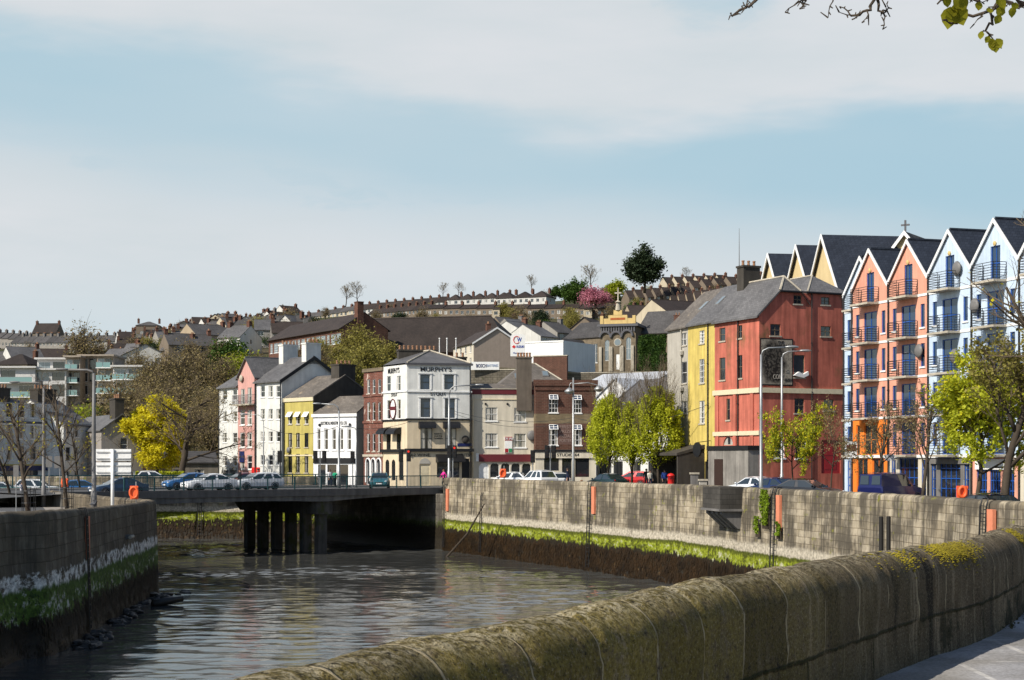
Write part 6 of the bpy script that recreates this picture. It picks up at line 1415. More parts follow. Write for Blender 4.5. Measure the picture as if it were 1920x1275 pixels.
# ---------------------------------------------------------------- people
SKIN = plain('skin', (.42, .25, .18), .6); HAIR = plain('dark_hair', (.03, .02, .015), .7)
def person(label, xy, z, rz, h, top, legs, stride=.25, armf=.15, hair=None, hold=0.0):
    k = h / 1.75; me = bpy.data.meshes.new('person'); J = {}
    def add(n, p): J[n] = (len(J), Vector(p) * k); 
    P = [('pel', (0, 0, .95)), ('wai', (0, 0, 1.10)), ('che', (0, .0, 1.34)), ('nec', (0, 0, 1.50)), ('hea', (.02, 0, 1.62)), ('cro', (.02, 0, 1.73)),
         ('lsh', (0, .19, 1.43)), ('lel', (-armf, .24, 1.15)), ('lwr', (-armf * .6 + .1, .25, .90)), ('rsh', (0, -.19, 1.43)), ('rel', (armf, -.24, 1.15)), ('rwr', (armf + .12 + hold, -.22, .92 + hold)),
         ('lhi', (0, .10, .90)), ('lkn', (stride * .5 + .04, .10, .50)), ('lan', (stride * .55 - .05, .10, .08)), ('lto', (stride * .55 + .13, .11, .03)), ('rhi', (0, -.10, .90)), ('rkn', (-stride * .35 + .05, -.10, .50)), ('ran', (-stride - .02, -.10, .10)), ('rto', (-stride + .15, -.11, .03))]
    for n, p in P: add(n, p)
    ed = [('pel', 'wai'), ('wai', 'che'), ('che', 'nec'), ('nec', 'hea'), ('hea', 'cro'), ('che', 'lsh'), ('lsh', 'lel'), ('lel', 'lwr'), ('che', 'rsh'), ('rsh', 'rel'), ('rel', 'rwr'), ('pel', 'lhi'), ('lhi', 'lkn'), ('lkn', 'lan'), ('lan', 'lto'), ('pel', 'rhi'), ('rhi', 'rkn'), ('rkn', 'ran'), ('ran', 'rto')]
    rad = {'pel': .15, 'wai': .14, 'che': .16, 'nec': .058, 'hea': .098, 'cro': .075, 'lsh': .075, 'lel': .05, 'lwr': .035, 'rsh': .075, 'rel': .05, 'rwr': .035, 'lhi': .095, 'lkn': .065, 'lan': .045, 'lto': .035, 'rhi': .095, 'rkn': .065, 'ran': .045, 'rto': .035}
    me.from_pydata([J[n][1] for n, _ in P], [(J[a][0], J[b][0]) for a, b in ed], []); o = bpy.data.objects.new('tmp', me); COL.objects.link(o)
    md = o.modifiers.new('s', 'SKIN')
    for n, _ in P:
        sv = me.skin_vertices[0].data[J[n][0]]; r_ = rad[n] * k; sv.radius = (r_, r_ * (.8 if n in ('che', 'wai', 'pel') else 1)); sv.use_root = n == 'pel'
    o.modifiers.new('u', 'SUBSURF').levels = 1
    ev = bpy.data.meshes.new_from_object(o.evaluated_get(bpy.context.evaluated_depsgraph_get())); bpy.data.objects.remove(o)
    mb = MB(); mb.v = [tuple(v.co) for v in ev.vertices]; mb.f = [tuple(p.vertices) for p in ev.polygons]
    for p in ev.polygons:
        c = p.center / k; hand = abs(c.y) > .16 and c.z < .96 and c.z > .70; m = 2 if (c.z > 1.49 and abs(c.y) < .12) or hand else (0 if c.z > .95 else (3 if c.z < .10 else 1)); mb.mi.append(m)
    for w in ('lwr', 'rwr'):           # palm and five bent fingers
        b = J[w][1]; s = 1 if w[0] == 'l' else -1; mb.tube([b, b + Vector((.01, 0, -.085)) * k], [.03 * k, .034 * k], 6, True, 2)
        for i, (dx, L) in enumerate(((.028, .068), (.010, .078), (-.008, .072), (-.026, .056))):
            q = b + Vector((dx, 0, -.085)) * k; mb.tube([q, q + Vector((.004, -s * .006, -L * .5)) * k, q + Vector((.016, -s * .02, -L)) * k], [.009 * k, .008 * k, .006 * k], 5, True, 2)
        q = b + Vector((.03, 0, -.03)) * k; mb.tube([q, q + Vector((.03, -s * .008, -.03)) * k, q + Vector((.035, -s * .015, -.06)) * k], [.011 * k, .009 * k, .007 * k], 5, True, 2)
    hc = J['hea'][1]; mb.tube([hc + Vector((.09, 0, .02)) * k, hc + Vector((.115, 0, -.01)) * k], [.010 * k, .016 * k], 5, True, 2)
    ob = mb.build('person', [top, legs, SKIN, M_BLACK], None, True); ob.location = (xy[0], xy[1], z); ob.rotation_euler = (0, 0, rz); tag(ob, label, 'person', 'people on the quays')
    hb_ = MB(); hb_.ell((hc.x - .018 * k, 0, hc.z + .045 * k), (.108 * k, .104 * k, .095 * k), 12, 8); hb_.build('hair', hair or HAIR, ob, True)
    fb = MB()
    for s in (-1, 1): fb.ell((hc.x + .088 * k, s * .035 * k, hc.z + .028 * k), (.010 * k, .013 * k, .008 * k), 6, 4)
    fb.ell((hc.x + .085 * k, 0, hc.z - .042 * k), (.010 * k, .024 * k, .007 * k), 6, 4); fb.build('facial_features', plain('face_detail', (.10, .04, .03), .6), ob, True)
    eb = MB()
    for s in (-1, 1): eb.ell((hc.x - .005 * k, s * .10 * k, hc.z), (.022 * k, .012 * k, .032 * k), 6, 5)
    eb.build('ears', SKIN, ob, True); return ob
cl = lambda n, c: plain('cloth_' + n, c, .85, .15)
person('person in pale grey top and trousers walking along the left street', W2(41, 138), ZL, R(-30), 1.78, cl('pale_grey', (.42, .42, .46)), cl('grey', (.25, .25, .29)), .32, .2)
person('person in dark jacket with a bag standing on the bridge footway', W2(450, 139.5), 5.46, R(200), 1.72, cl('black', (.015, .015, .02)), cl('black', (.015, .015, .02)), .1, .1); person('person in black top behind the silver estate car', W2(484, 152), 5.4, R(180), 1.75, cl('black', (.015, .015, .02)), cl('navy', (.02, .025, .05)), .1, .1)
person('person in white shirt before the white lettered shop', W2(619, 156), ZR, R(-60), 1.7, cl('white', (.70, .70, .72)), cl('navy', (.02, .025, .05)), .1, .12); person('person in bright green top before the white lettered shop', W2(628, 156.5), ZR, R(-120), 1.62, cl('green', (.02, .30, .16)), cl('black', (.015, .015, .02)), .1, .12)
person('person in pink top and black skirt walking before the pub', W2(832, 144), ZR + .12, R(200), 1.68, cl('pink', (.72, .04, .30)), cl('black', (.015, .015, .02)), .25, .2, plain('brown_hair', (.14, .06, .025), .7)); person('man in navy jacket walking a brown dog before the studio', W2(1064, 139), ZR + .12, R(-20), 1.82, cl('navy', (.02, .025, .05)), cl('navy2', (.015, .018, .03)), .22, .15)
person('woman in white top and jeans by the clipped green trees', W2(1219, 136), ZR + .12, R(-70), 1.66, cl('cream', (.62, .58, .50)), cl('denim', (.03, .05, .09)), .1, .1); person('person in dark coat beside the woman in white top', W2(1212, 138), ZR + .12, R(-110), 1.76, cl('charcoal', (.03, .025, .03)), cl('black', (.015, .015, .02)), .1, .1); person('person in blue jacket left of the red pillar box', W2(1246, 136), ZR + .12, R(-90), 1.7, cl('blue', (.02, .05, .22)), cl('black', (.015, .015, .02)), .15, .1)
# the dog: one skinned body
def dog(label, xy, z, rz):
    P = [('pel', (-.30, 0, .52), .11), ('bel', (-.08, 0, .50), .10), ('che', (.18, 0, .50), .13), ('nec', (.34, 0, .64), .075), ('hea', (.44, 0, .74), .075), ('muz', (.58, 0, .70), .04), ('ta1', (-.44, 0, .58), .03), ('ta2', (-.58, 0, .70), .015)]
    ed = [(0, 1), (1, 2), (2, 3), (3, 4), (4, 5), (0, 6), (6, 7)]
    for s in (1, -1):
        n = len(P); f = .05 * s; P += [('s', (.20, .09 * s, .36), .055), ('e', (.17 + f, .09 * s, .20), .035), ('w', (.19 + f, .09 * s, .08), .028), ('p', (.24 + f, .09 * s, .02), .03)]; ed += [(2, n), (n, n + 1), (n + 1, n + 2), (n + 2, n + 3)]
        n = len(P); P += [('k', (-.22 - f, .09 * s, .34), .06), ('h', (-.40 - f, .09 * s, .20), .03), ('w', (-.36 - f, .09 * s, .07), .025), ('p', (-.31 - f, .09 * s, .02), .028)]; ed += [(0, n), (n, n + 1), (n + 1, n + 2), (n + 2, n + 3)]
    me = bpy.data.meshes.new('dog'); me.from_pydata([p for _, p, _ in P], ed, []); o = bpy.data.objects.new('tmp', me); COL.objects.link(o); o.modifiers.new('s', 'SKIN')
    for i, (_, _, r) in enumerate(P): sv = me.skin_vertices[0].data[i]; sv.radius = (r, r); sv.use_root = i == 0
    o.modifiers.new('u', 'SUBSURF').levels = 1; ev = bpy.data.meshes.new_from_object(o.evaluated_get(bpy.context.evaluated_depsgraph_get())); bpy.data.objects.remove(o)
    mb = MB(); mb.v = [tuple(v.co) for v in ev.vertices]; mb.f = [tuple(p.vertices) for p in ev.polygons]; mb.mi = [0] * len(mb.f)
    for s in (-1, 1): mb.prism([(.40, .78), (.36, .66), (.43, .70)], 'y', s * .065 - .012, s * .065 + .012)
    ob = mb.build('dog', plain('tan_fur', (.22, .10, .04), .9), None, True); ob.location = (xy[0], xy[1], z); ob.rotation_euler = (0, 0, rz); tag(ob, label, 'dog')
dog('tan dog walking beside the man in navy jacket', W2(1081, 138.6), ZR + .12, R(-15))
# ---------------------------------------------------------------- grey stone chapel on its terrace
ZC = ZP(698, 300)
ch = B('chapel', 'grey stone chapel with three arches, gilded parapet and a cross on top', W2(1125.5, 298), W2(1192, 296), 10, ZC, ZP(607, 297) - ZC, M_STONEB, cat='chapel')
ch.wpx('F', C5, [(112, 318, 138, 446), (242, 302, 271, 438)], style='sash4', arch=True, fm=M_WPAINT, pane=M_GLASSP); ch.wpx('F', C5, [(180, 405, 202, 500)], style='door', fm=M_WPAINT)
for (x0, x1, yt, yb) in ((85, 146, 272, 360), (150, 213, 272, 360), (218, 281, 262, 352)):
    ua, zt1 = ch.px('F', 1100 + x0 / 3.269, 540 + yt / 3.269); ub, zb1 = ch.px('F', 1100 + x1 / 3.269, 540 + yb / 3.269); r = (ub - ua) / 2; um = (ua + ub) / 2; mb = MB()
    mb.tube([(um + (r + .05) * math.cos(a), -.18, zt1 - r + (r + .05) * math.sin(a)) for a in [math.pi * k / 12 for k in range(13)]], .24, 6); ch.part('arch', mb, M_LEAD)
    for u in (ua, ub): mb = MB(); mb.box(u - .28, u + .28, -.30, .0, .0, zb1); ch.part('pilaster', mb, M_LSTONE)
ua, zz = ch.px('F', 1100 + 190 / 3.269, 540 + 333 / 3.269); mb = MB(); mb.lathe([(.75, 0), (.75, .1), (.6, .12)], ch.pos('F', ua, zz, 0), 16, axis='y'); r_ = ch.part('rose_window', mb, M_LSTONE); mb = MB(); mb.lathe([(.58, 0), (.58, .14)], ch.pos('F', ua, zz, 0), 16, axis='y'); mb.build('pane', M_GLASSP, r_)
for k in range(14): u = .25 + k * (ch.w - .5) / 13; ch.trim('bracket_row', 'F', ch.H - 1.5, ch.H - .5, .28, M_LEAD, u - .12, u + .12)
ch.trim('cornice', 'F', ch.H - .5, ch.H - .05, .5, M_LEAD); ch.trim('cornice', 'R', ch.H - .5, ch.H - .05, .49, M_LEAD)
mb = MB(); mb.box(.2, ch.w - .2, -.1, .3, ch.H, ch.H + 1.0); mb.box(ch.w / 2 - 1.8, ch.w / 2 + 1.8, -.14, .34, ch.H, ch.H + 1.6); mb.box(ch.w / 2 - .8, ch.w / 2 + .8, -.18, .38, ch.H + 1.6, ch.H + 2.5)
for u in (.3, ch.w - .3): mb.box(u - .3, u + .3, -.2, .4, ch.H, ch.H + 1.5)
pr_ = ch.part('parapet', mb, M_GOLD); mb = MB(); mb.box(ch.w / 2 - 1.4, ch.w / 2 + 1.4, -.17, -.14, ch.H + .7, ch.H + 1.1); mb.build('inscription_band', surf('red_inscription', (.42, .12, .04), .5, 5, 0), pr_)
mb = MB(); c = ch.w / 2; zc_ = ch.H + 2.5; mb.lathe([(.55, zc_), (.35, zc_ + 1.4), (.7, zc_ + 1.5), (.3, zc_ + 1.7), (.12, zc_ + 1.9)], (c, .1, 0), 8); mb.box(c - .1, c + .1, 0, .2, zc_ + 1.8, zc_ + 4.2); mb.box(c - .65, c + .65, 0, .2, zc_ + 3.1, zc_ + 3.35); ch.part('cross', mb, M_LSTONE); ch.roof('gy', 1.6, M_SLATE, oh=-.4); ch.walls()
cw = B('chapel_wing', 'left wing of the grey stone chapel with tall pale windows', W2(1058, 306), W2(1125, 300), 10, ZC, ZP(633, 303) - ZC, M_STONEB, cat='chapel wing')
cw.wpx('F', C5, [(42, 342, 66, 460)], style='sash4', fm=M_WPAINT, pane=M_GLASSP); cw.wpx('F', C4, [(970, 80, 993, 222), (1040, 72, 1068, 220), (1115, 68, 1143, 220)], style='sash4', fm=M_WPAINT, pane=M_GLASSP, sill=M_WPAINT); cw.roof('gx', 3.2, M_TILEG); cw.walls()
cx_ = B('chapel_wing', 'right wing of the grey stone chapel behind the ivy-covered wall', W2(1192.5, 301), W2(1275, 297), 12, ZC, ZP(624, 300) - ZC, M_STONEB, cat='chapel wing'); cx_.roof('gx', 4.4, M_TILEG); cx_.walls(); cx_.chimney(cx_.w * .82, 3, cx_.H + .6, 1.2, 1.0, 2.6, M_BRICK2, 2)
cg = B('porch_house', 'small stone gabled porch with an arched window left of the chapel', W2(1043.5, 299), W2(1070, 297), 6, ZC - .5, ZP(653, 298) - ZC + .5, M_STONEB); cg.wpx('F', C4, [(845, 92, 875, 165)], style='sash4', arch=True, pane=M_GLASSP); cg.roof('gy', 1.7, M_TILEG, oh=.2); cg.walls()
def stone_wall(label, px0, d0, px1, d1, ytop, h, m, thick=.6, name='retaining_wall'):
    p, q = np.array(W2(px0, d0)), np.array(W2(px1, d1)); zt = ZP(ytop, (d0 + d1) / 2); v = q - p; L = np.hypot(*v); t = thing(name, label, 'wall', (p[0], p[1], zt - h), math.atan2(v[1], v[0])); mb = MB(); mb.box(0, L, 0, thick, -1, h); mb.build('face', m, t); mb = MB(); mb.box(-.1, L + .1, -.08, thick + .08, h, h + .16); mb.build('coping', M_LSTONE, t); return t
M_RUB = surf('rubble_stone', (.20, .175, .135), .4, 1.2, .3, pattern='brick', pw=.7, ph=.35, mortar=.03, cm=(.10, .085, .06), bump=.8, patch=((.05, .06, .02), .60, .7, .8))
stone_wall('rubble retaining wall below the grey stone chapel', 1060, 283, 1262, 279, 699, 6, M_RUB); stone_wall('rubble retaining wall under the white lettered hoarding', 872, 238, 1000, 236, 694, 6, M_RUB); stone_wall('dark flat-topped brick wall between white depot and chapel', 1000, 270, 1063, 268, 668, 5, M_BRICK2)
# hoardings
hb1 = thing('hoarding', 'white lettered hoarding on the rubble wall behind the corner pub', 'hoarding', (*W2(878, 237), ZP(693.5, 237))); s = FP / 237; mb = MB(); mb.box(0, 58 / s, -.15, 0, 0, 15 / s); mb.build('board', M_WPAINT, hb1); lettering('lettering', 'BOSCH', .72, M_NAVY, hb1, (1.95 / 1.0, -.18, .58), 0, .01, 1.55); lettering('lettering', 'BATTERIES', .5, plain('pale_blue_paint', (.30, .38, .55)), hb1, (3.6, -.18, .62), 0, .0, 1.6)
wd_ = B('depot', 'white flat-roofed depot behind the round-topped billboard', W2(984, 284), W2(1056, 280), 12, ZP(690, 282), ZP(640, 282) - ZP(690, 282), M_WHITE2); wd_.roof('flat', 0, M_LEAD); wd_.trim('coping', 'F', wd_.H - .2, wd_.H + .05, .1, M_WPAINT); wd_.walls()
bb = thing('billboard', 'white round-topped billboard with red and blue marks beside the depot', 'billboard', (*W2(957, 278), ZP(668, 278))); s = FP / 278; w_, h_b = 28 / s, 42 / s; mb = MB(); mb.prism([(0, 0), (w_, 0), (w_, h_b - .5)] + [(w_ / 2 + w_ / 2 * math.cos(a), h_b - .5 + .5 * math.sin(a)) for a in [math.pi * k / 8 for k in range(1, 8)]] + [(0, h_b - .5)], 'y', -.15, .0); mb.build('board', M_WPAINT, bb)
lettering('lettering', 'W', 1.0, plain('sign_blue', (.02, .06, .35)), bb, (w_ * .60, -.18, h_b * .73), 0, .02, .8); mb = MB(); mb.tube([(w_ * .42 + .55 * math.cos(a), -.18, h_b * .73 + .62 * math.sin(a)) for a in [R(40 + 280 * k / 16) for k in range(17)]], .07, 4); mb.build('emblem', M_REDP, bb)
mb = MB(); mb.prism([(.25, .9 + .75), (.6, .9 + 1.05), (.95, .9 + .75), (.6, .9 + .45)], 'y', -.19, -.151); mb.build('emblem', M_REDP, bb); lettering('lettering', 'SUZUKI', .55, plain('sign_blue', (.02, .06, .35)), bb, (w_ * .66, -.18, 1.65), 0, .02, 1.35); lettering('lettering', 'Motorcycles', .40, plain('sign_blue', (.02, .06, .35)), bb, (w_ * .55, -.18, .55), 0, 0, 1.9)
# grey pebble-dashed end house
gh = B('gable_house', 'pebble-dashed house with a plain wide gable above the white hoarding', W2(850, 316), W2(888, 302), 9.2, ZP(692, 308), ZP(648, 302) - ZP(692, 302) + .2, [M_CREAM2, surf('pebbledash', (.34, .28, .23), .1, 2, .1)], cat='house'); gh.facemat['R'] = 1
for z in (.6, 2.9):
    for u in (2, 5.5, 9, 12.5): gh.win('F', u, z, 1.3, 1.3, 'cross', sill=M_WPAINT)
gh.roof('gx', 2.9, M_TILEB, oh=.3, ox=.2); gh.walls(); gh.chimney(gh.w * .6, 4.6, gh.H + 2.4, 1.0, .8, 1.6, M_BRICK2, 2)
mb = MB()
for y0, y1, za, zb_ in ((-.3, 4.6, -.2, 2.9), (4.6, 9.5, 2.9, -.2)): mb.prism([(y0, gh.H + za - .15), (y1, gh.H + zb_ - .15), (y1, gh.H + zb_ + .2), (y0, gh.H + za + .2)], 'x', gh.w + .2, gh.w + .26)
gh.part('bargeboard', mb, M_WPAINT)
for px_ in (824, 838, 855): t = thing('flagpole', 'white flagpole in front of the long dark roof', 'flagpole', (*W2(px_, 290), ZP(690, 290)), 0, 'white flagpoles'); mb = MB(); mb.tube([(0, 0, 0), (0, 0, ZP(636, 290) - ZP(690, 290))], [.12, .08], 6); mb.build('pole', M_WPAINT, t); mb = MB(); mb.ell((0, 0, ZP(636, 290) - ZP(690, 290) + .1), (.16, .16, .16), 8, 6); mb.build('finial', M_WPAINT, t)
# school: brick range with white windows, and its long dark hall roof
sz = ZP(637, 372) - 8.9
sc_ = B('school_building', 'long dark brick school with white windows and a dark roof on the slope', W2(504, 372), W2(640, 338), 11, sz, 8.9, M_BRICK3, cat='school')
n_ = 15
for k in range(n_):
    u = 1.6 + k * (sc_.w - 3.0) / (n_ - 1)
    for z in (5.6, 1.8): sc_.win('F', u, z, 2.3 if k % 3 else 1.3, 2.2, 'sixes', fm=M_WPAINT, pane=M_GLASSP, sill=M_WPAINT)
sc_.roof('gx', 3.4, M_TILEB, oh=.6); sc_.walls(); sc_.chimney(sc_.w - .6, 4.4, sc_.H + 1.0, 1.7, 1.4, 4.6, M_BRICK3, 0)
hz_ = ZP(684, 345); hl_ = B('school_hall', 'very long dark hall roof behind the wooded slope and corner pub', W2(648, 348), W2(958, 338), 18, hz_, ZP(660, 342) - hz_, M_BRICK3, cat='school'); hl_.roof('hip', ZP(595, 352) - ZP(660, 342), M_TILEB, oh=.6, hipx=(2, 7)); hl_.walls()
mb = MB(); mb.tube([(2, 9, hl_.H + ZP(595, 352) - ZP(660, 342)), (hl_.w - 7, 9, hl_.H + ZP(595, 352) - ZP(660, 342))], .2, 5); mb.build('ridge', M_TILEB, hl_.roofo)
# church behind the apartments
def churchgable(px0, d0, p1, apex, label, D, wm=M_CHURCHY):
    p0 = np.array(W2(px0, d0)); p1 = np.array(p1); w = float(np.hypot(*(p1 - p0))); mid = (p0 + p1) / 2; za = ZP(apex, mid[1]); rise = w * .62
    b = B('church_gable', label, p0, p1, D, ZR, za - rise - ZR, wm, 'church roofs behind the apartments', 'church'); b.roof('gy', rise, M_SLATEN if wm is M_CHURCHY and D > 5.5 else M_TILEG, oh=.3, ox=.3)
    b.win('F', w / 2, b.H - 2.2, min(1.6, w * .3), 2.0, 'plain', fm=M_CREAM2); b.walls(); mb = MB(); k = rise / (w / 2)
    for x0, x1 in ((-.35, w / 2), (w + .35, w / 2)):
        z0 = b.H - .35 * k; z1 = b.H + rise; pr = [(x0, z0 - .2), (x1, z1 - .2), (x1, z1 + .2), (x0, z0 + .2)]; mb.prism(pr if x0 < x1 else pr[::-1], 'y', -.40, -.31)
    b.part('bargeboard', mb, M_WPAINT); return b
q = W2(1430, 150); churchgable(1430, 150, (q[0] + .75, q[1] - 5.0), 478, 'buff church gable with navy roof, leftmost and lowest of three', 6); q = W2(1480, 146); churchgable(1480, 146, (q[0] + .8, q[1] - 5.5), 462, 'buff church gable with navy roof, middle one of three', 7); q = W2(1519, 141); churchgable(1519, 141, (q[0] + 1.1, q[1] - 7.6), 443, 'buff church gable with navy roof, tallest and rightmost of three', 7.0)
q = W2(1668, 137.6); xg = churchgable(1668, 137.6, (q[0] + 2.35, q[1] - 1.5), 437, 'buff cross gable of the church topped with a dark cross', 5.2); mb = MB(); c = xg.w / 2; z = xg.H + xg.w * .62; mb.box(c - .07, c + .07, -.1, .04, z, z + 1.1); mb.box(c - .36, c + .36, -.1, .04, z + .62, z + .76); xg.part('cross', mb, M_LEAD)
t = thing('radio_mast', 'thin tall radio mast on the skyline left of the church gables', 'mast', (*W2(1386, 420), ground(1386, 420))); mb = MB(); mb.tube([(0, 0, 0), (0, 0, ZP(520, 420) - ground(1386, 420)), (0, 0, ZP(428, 420) - ground(1386, 420))], [.3, .14, .05], 6); mb.build('pole', M_DSTEEL, t)
for k in range(4): zz = ZP(520, 420) - ground(1386, 420); mb = MB(); mb.tube([(-.5, 0, zz * (.5 + .1 * k)), (.5, 0, zz * (.5 + .1 * k))], .04, 4); mb.build('crossarm', M_DSTEEL, t)

# ---------------------------------------------------------------- houses up the hill
HW_ = [surf('hill_render_' + n, c, .14, .5, .18) for n, c in (('white', (.62, .61, .57)), ('cream', (.52, .45, .33)), ('grey', (.30, .28, .25)), ('brown', (.20, .16, .12)), ('buff', (.40, .32, .22)))]
PROTO = {}
def hill_house(name, label, px, d, rz, w=6.5, D=8.0, H=5.2, rise=2.6, kind='gx', wall=0, roof=M_TILEB, wins=2, chim=1, group=None, z=None, cat='house', yroof=None):
    """a house with its middle front at photo column px and distance d; copies of one shape share their meshes"""
    x, y = W2(px, d); z = ground(px, d) if z is None else z
    if yroof is not None: z = ZP(yroof, d + D / 2) - H - rise
    key = (w, D, H, rise, kind, wall, roof.name, wins, chim)
    ca, sa = math.cos(rz), math.sin(rz); px0 = (x - ca * w / 2, y - sa * w / 2)
    if key in PROTO:
        o = copy_tree(PROTO[key], None, (px0[0], px0[1], z), rz, label, group); o.name = name
        return o
    b = B(name, label, px0, (x + ca * w / 2, y + sa * w / 2), D, z, H, HW_[wall], group, cat)
    for fl in range(2 if H > 4 else 1):
        for k in range(wins): b.win('F', (k + .5) * w / wins, .7 + 2.6 * fl, min(1.5, w / wins * .5), 1.35, 'two', fm=M_WPAINT, pane=M_GLASS if k % 2 else M_GLASSC)
        if H > 4: b.win('R', D * .5, .8 + 2.6 * fl, .9, 1.2, 'plain', pane=M_GLASS)
    b.roof(kind, rise, roof, oh=.3, ox=.05)
    if kind != 'hip': b.ridge(kind, rise, roof)
    b.walls()
    if chim: b.chimney(w - .5, D / 2, H + rise - .9 if kind != 'hip' else H + rise * .55, .85, 1.3, 1.9, M_BRICK3 if wall != 2 else M_DGREY, 3)
    if chim > 1: b.chimney(.5, D / 2, H + rise - .9 if kind != 'hip' else H + rise * .55, .85, 1.3, 1.9, M_BRICK3, 2)
    PROTO[key] = b.root; return b.root
def terrace(n, px0, d0, px1, d1, y0, y1, label, group, pitch=None, **kw):
    """a stepped row: y0 and y1 are the photo rows of the ridge at its two ends"""
    p, q = np.array(W2(px0, d0)), np.array(W2(px1, d1)); v = q - p; rz = math.atan2(v[1], v[0]); w = round(float(np.hypot(*v)) / n, 1)
    kw.setdefault('w', w)
    for k in range(n):
        f = (k + .5) / n; c = p + v * f; px = 960 + c[0] / c[1] * FP; hill_house('terraced_house', label, px, c[1], rz + kw.get('rot', 0), yroof=y0 + (y1 - y0) * f, group=group, **{a: b for a, b in kw.items() if a != 'rot'})
rg = random.Random(5)
# the long two-storey terrace across the middle of the hill
terrace(11, 800, 640, 1152, 610, 572, 571, 'two-storey terraced house in the long level row across the middle of the hill', 'houses of the long level row', D=8, H=5.6, rise=1.7, wall=3, roof=M_TILEB, wins=3, chim=1)
for (px_, w_) in ((930, 3.0), (1102, 3.2)): hill_house('bay_house', 'cream fronted bay breaking the long level row near its %s' % ('centre' if px_ < 1000 else 'cherry tree end'), px_, 622 if px_ < 1000 else 611, -.1, w_, 3, 5.6, .6, 'gx', 1, M_TILEB, 1, 0, yroof=577)
terrace(7, 1165, 560, 1262, 545, 575, 572, 'terraced house right of the long level row with a brown tiled front slope', 'brown roofed row behind the chapel', D=8, H=5.2, rise=2.4, wall=4, roof=M_TILEB, wins=2)
# stepped skyline terraces
terrace(6, 574, 760, 668, 745, 588, 572, 'small stepped house on the skyline above the brick school', 'skyline houses above the school', D=8, H=5.0, rise=2.5, wall=1, roof=M_TILEG, wins=2)
terrace(10, 672, 735, 836, 720, 572, 556, 'stepped brown-roofed house of the row climbing the middle skyline', 'stepped row on the middle skyline', D=8, H=5.0, rise=2.6, wall=0, roof=M_TILEB, wins=2)
terrace(5, 838, 700, 952, 690, 553, 548, 'white-fronted house with brown roof on the skyline above the long level row', 'white-fronted skyline houses', D=8, H=5.2, rise=2.6, wall=0, roof=M_TILEB, wins=2, kind='hip')
terrace(3, 930, 660, 1024, 650, 549, 545, 'white two-storey house at the end of the skyline row left of the round green tree', 'white end houses on the skyline', D=9, H=5.4, rise=2.8, wall=0, roof=M_TILEB, wins=3, kind='hip')
terrace(8, 690, 690, 800, 670, 580, 570, 'dark house in the lower row under the climbing skyline row', 'lower dark row on the hill', D=8, H=5.0, rise=2.4, wall=3, roof=M_TILEB, wins=2)
# rows on the right with roofs falling to the right
for j, (pxa, pxb, ya, yb, d, n) in enumerate(((1180, 1300, 546, 536, 620, 7), (1250, 1372, 521, 516, 720, 6), (1262, 1352, 556, 541, 540, 6), (1300, 1440, 528, 514, 700, 6))):
    terrace(n, pxa, d, pxb, d - 12, ya, yb, ('brown-roofed terraced house right of the dark skyline tree, ' + ('upper row', 'highest row', 'lower row', 'row nearest the radio mast')[j]), 'terraces right of the skyline tree row ' + 'abcd'[j], D=9, H=4.6, rise=3.4, wall=(3, 1, 4, 3)[j], roof=M_TILEB, wins=2, rot=.75)
# cottages behind the chapel and depot
for (px_, d, yr, rz, w_, D_, wl_, rf_, kd, lab) in (
    (962, 470, 596, .5, 7, 9, 3, M_TILEG, 'gx', 'small dark cottage at the end of the long dark hall roof'), (1003, 400, 606, .9, 8, 12, 0, M_SLATE, 'gx', 'white cottage with a bright grey slate roof behind the depot'), (1030, 390, 612, .9, 7, 11, 0, M_SLATE, 'gx', 'white cottage with dormer just left of the chapel roof'),
    (985, 430, 600, .8, 7, 9, 2, M_SLATE, 'gx', 'grey cottage with red chimney behind the white depot'), (1062, 420, 606, .8, 7, 10, 2, M_TILEG, 'gx', 'grey cottage with tall chimney stack behind the chapel wing'), (1095, 430, 598, -.4, 8, 10, 3, M_TILEB, 'gy', 'brown cottage peeping over the left chapel wing'), (1210, 380, 585, -.2, 14, 10, 3, M_TILEB, 'gx', 'wide dark brown roof behind the chapel right wing'),
    (1228, 400, 574, .2, 12, 9, 4, M_TILEB, 'gx', 'dark brown roof above the chapel, second from the chapel cross'), (1305, 330, 566, .5, 14, 12, 1, M_TILEB, 'gx', 'dark roof with bright skylight just behind the grey tall house')):
    hill_house('cottage', lab, px_, d, rz, w_, D_, 5.0, 3.0, kd, wl_, rf_, 2, 1, yroof=yr)
# left part of the hill: scattered slate roofs
spots = [(240, 640, 623, .4, 'gx', 0), (262, 700, 618, -.2, 'gx', 2), (300, 690, 615, .5, 'gy', 4), (322, 720, 612, -.3, 'gx', 2), (348, 690, 609, .3, 'gx', 3), (372, 700, 606, .1, 'gx', 2), (398, 700, 604, -.4, 'gx', 1), (424, 690, 600, .3, 'gx', 2), (446, 680, 604, .6, 'gy', 4), (474, 690, 597, -.2, 'gx', 3), (498, 640, 597, .5, 'gx', 1), (535, 600, 592, .7, 'gx', 4),
         (250, 560, 634, .2, 'gx', 2), (285, 560, 632, -.5, 'gx', 0), (318, 570, 628, .5, 'gx', 2), (355, 560, 626, .1, 'gx', 2), (392, 540, 628, -.5, 'gy', 4), (430, 540, 618, .4, 'gx', 2), (462, 530, 616, -.2, 'gx', 1), (240, 470, 656, .4, 'gx', 1), (280, 470, 652, .1, 'gx', 0), (215, 480, 660, .5, 'gx', 1), (312, 450, 650, -.6, 'gx', 4), (352, 440, 648, .2, 'gx', 2), (400, 430, 640, .4, 'gx', 0), (440, 430, 640, -.4, 'gx', 2), (470, 440, 632, .3, 'gx', 2), (503, 480, 612, .2, 'gx', 3), (385, 470, 634, .7, 'gx', 0)]
wn = ('white', 'cream', 'grey', 'dark brown', 'buff')
posn = {}
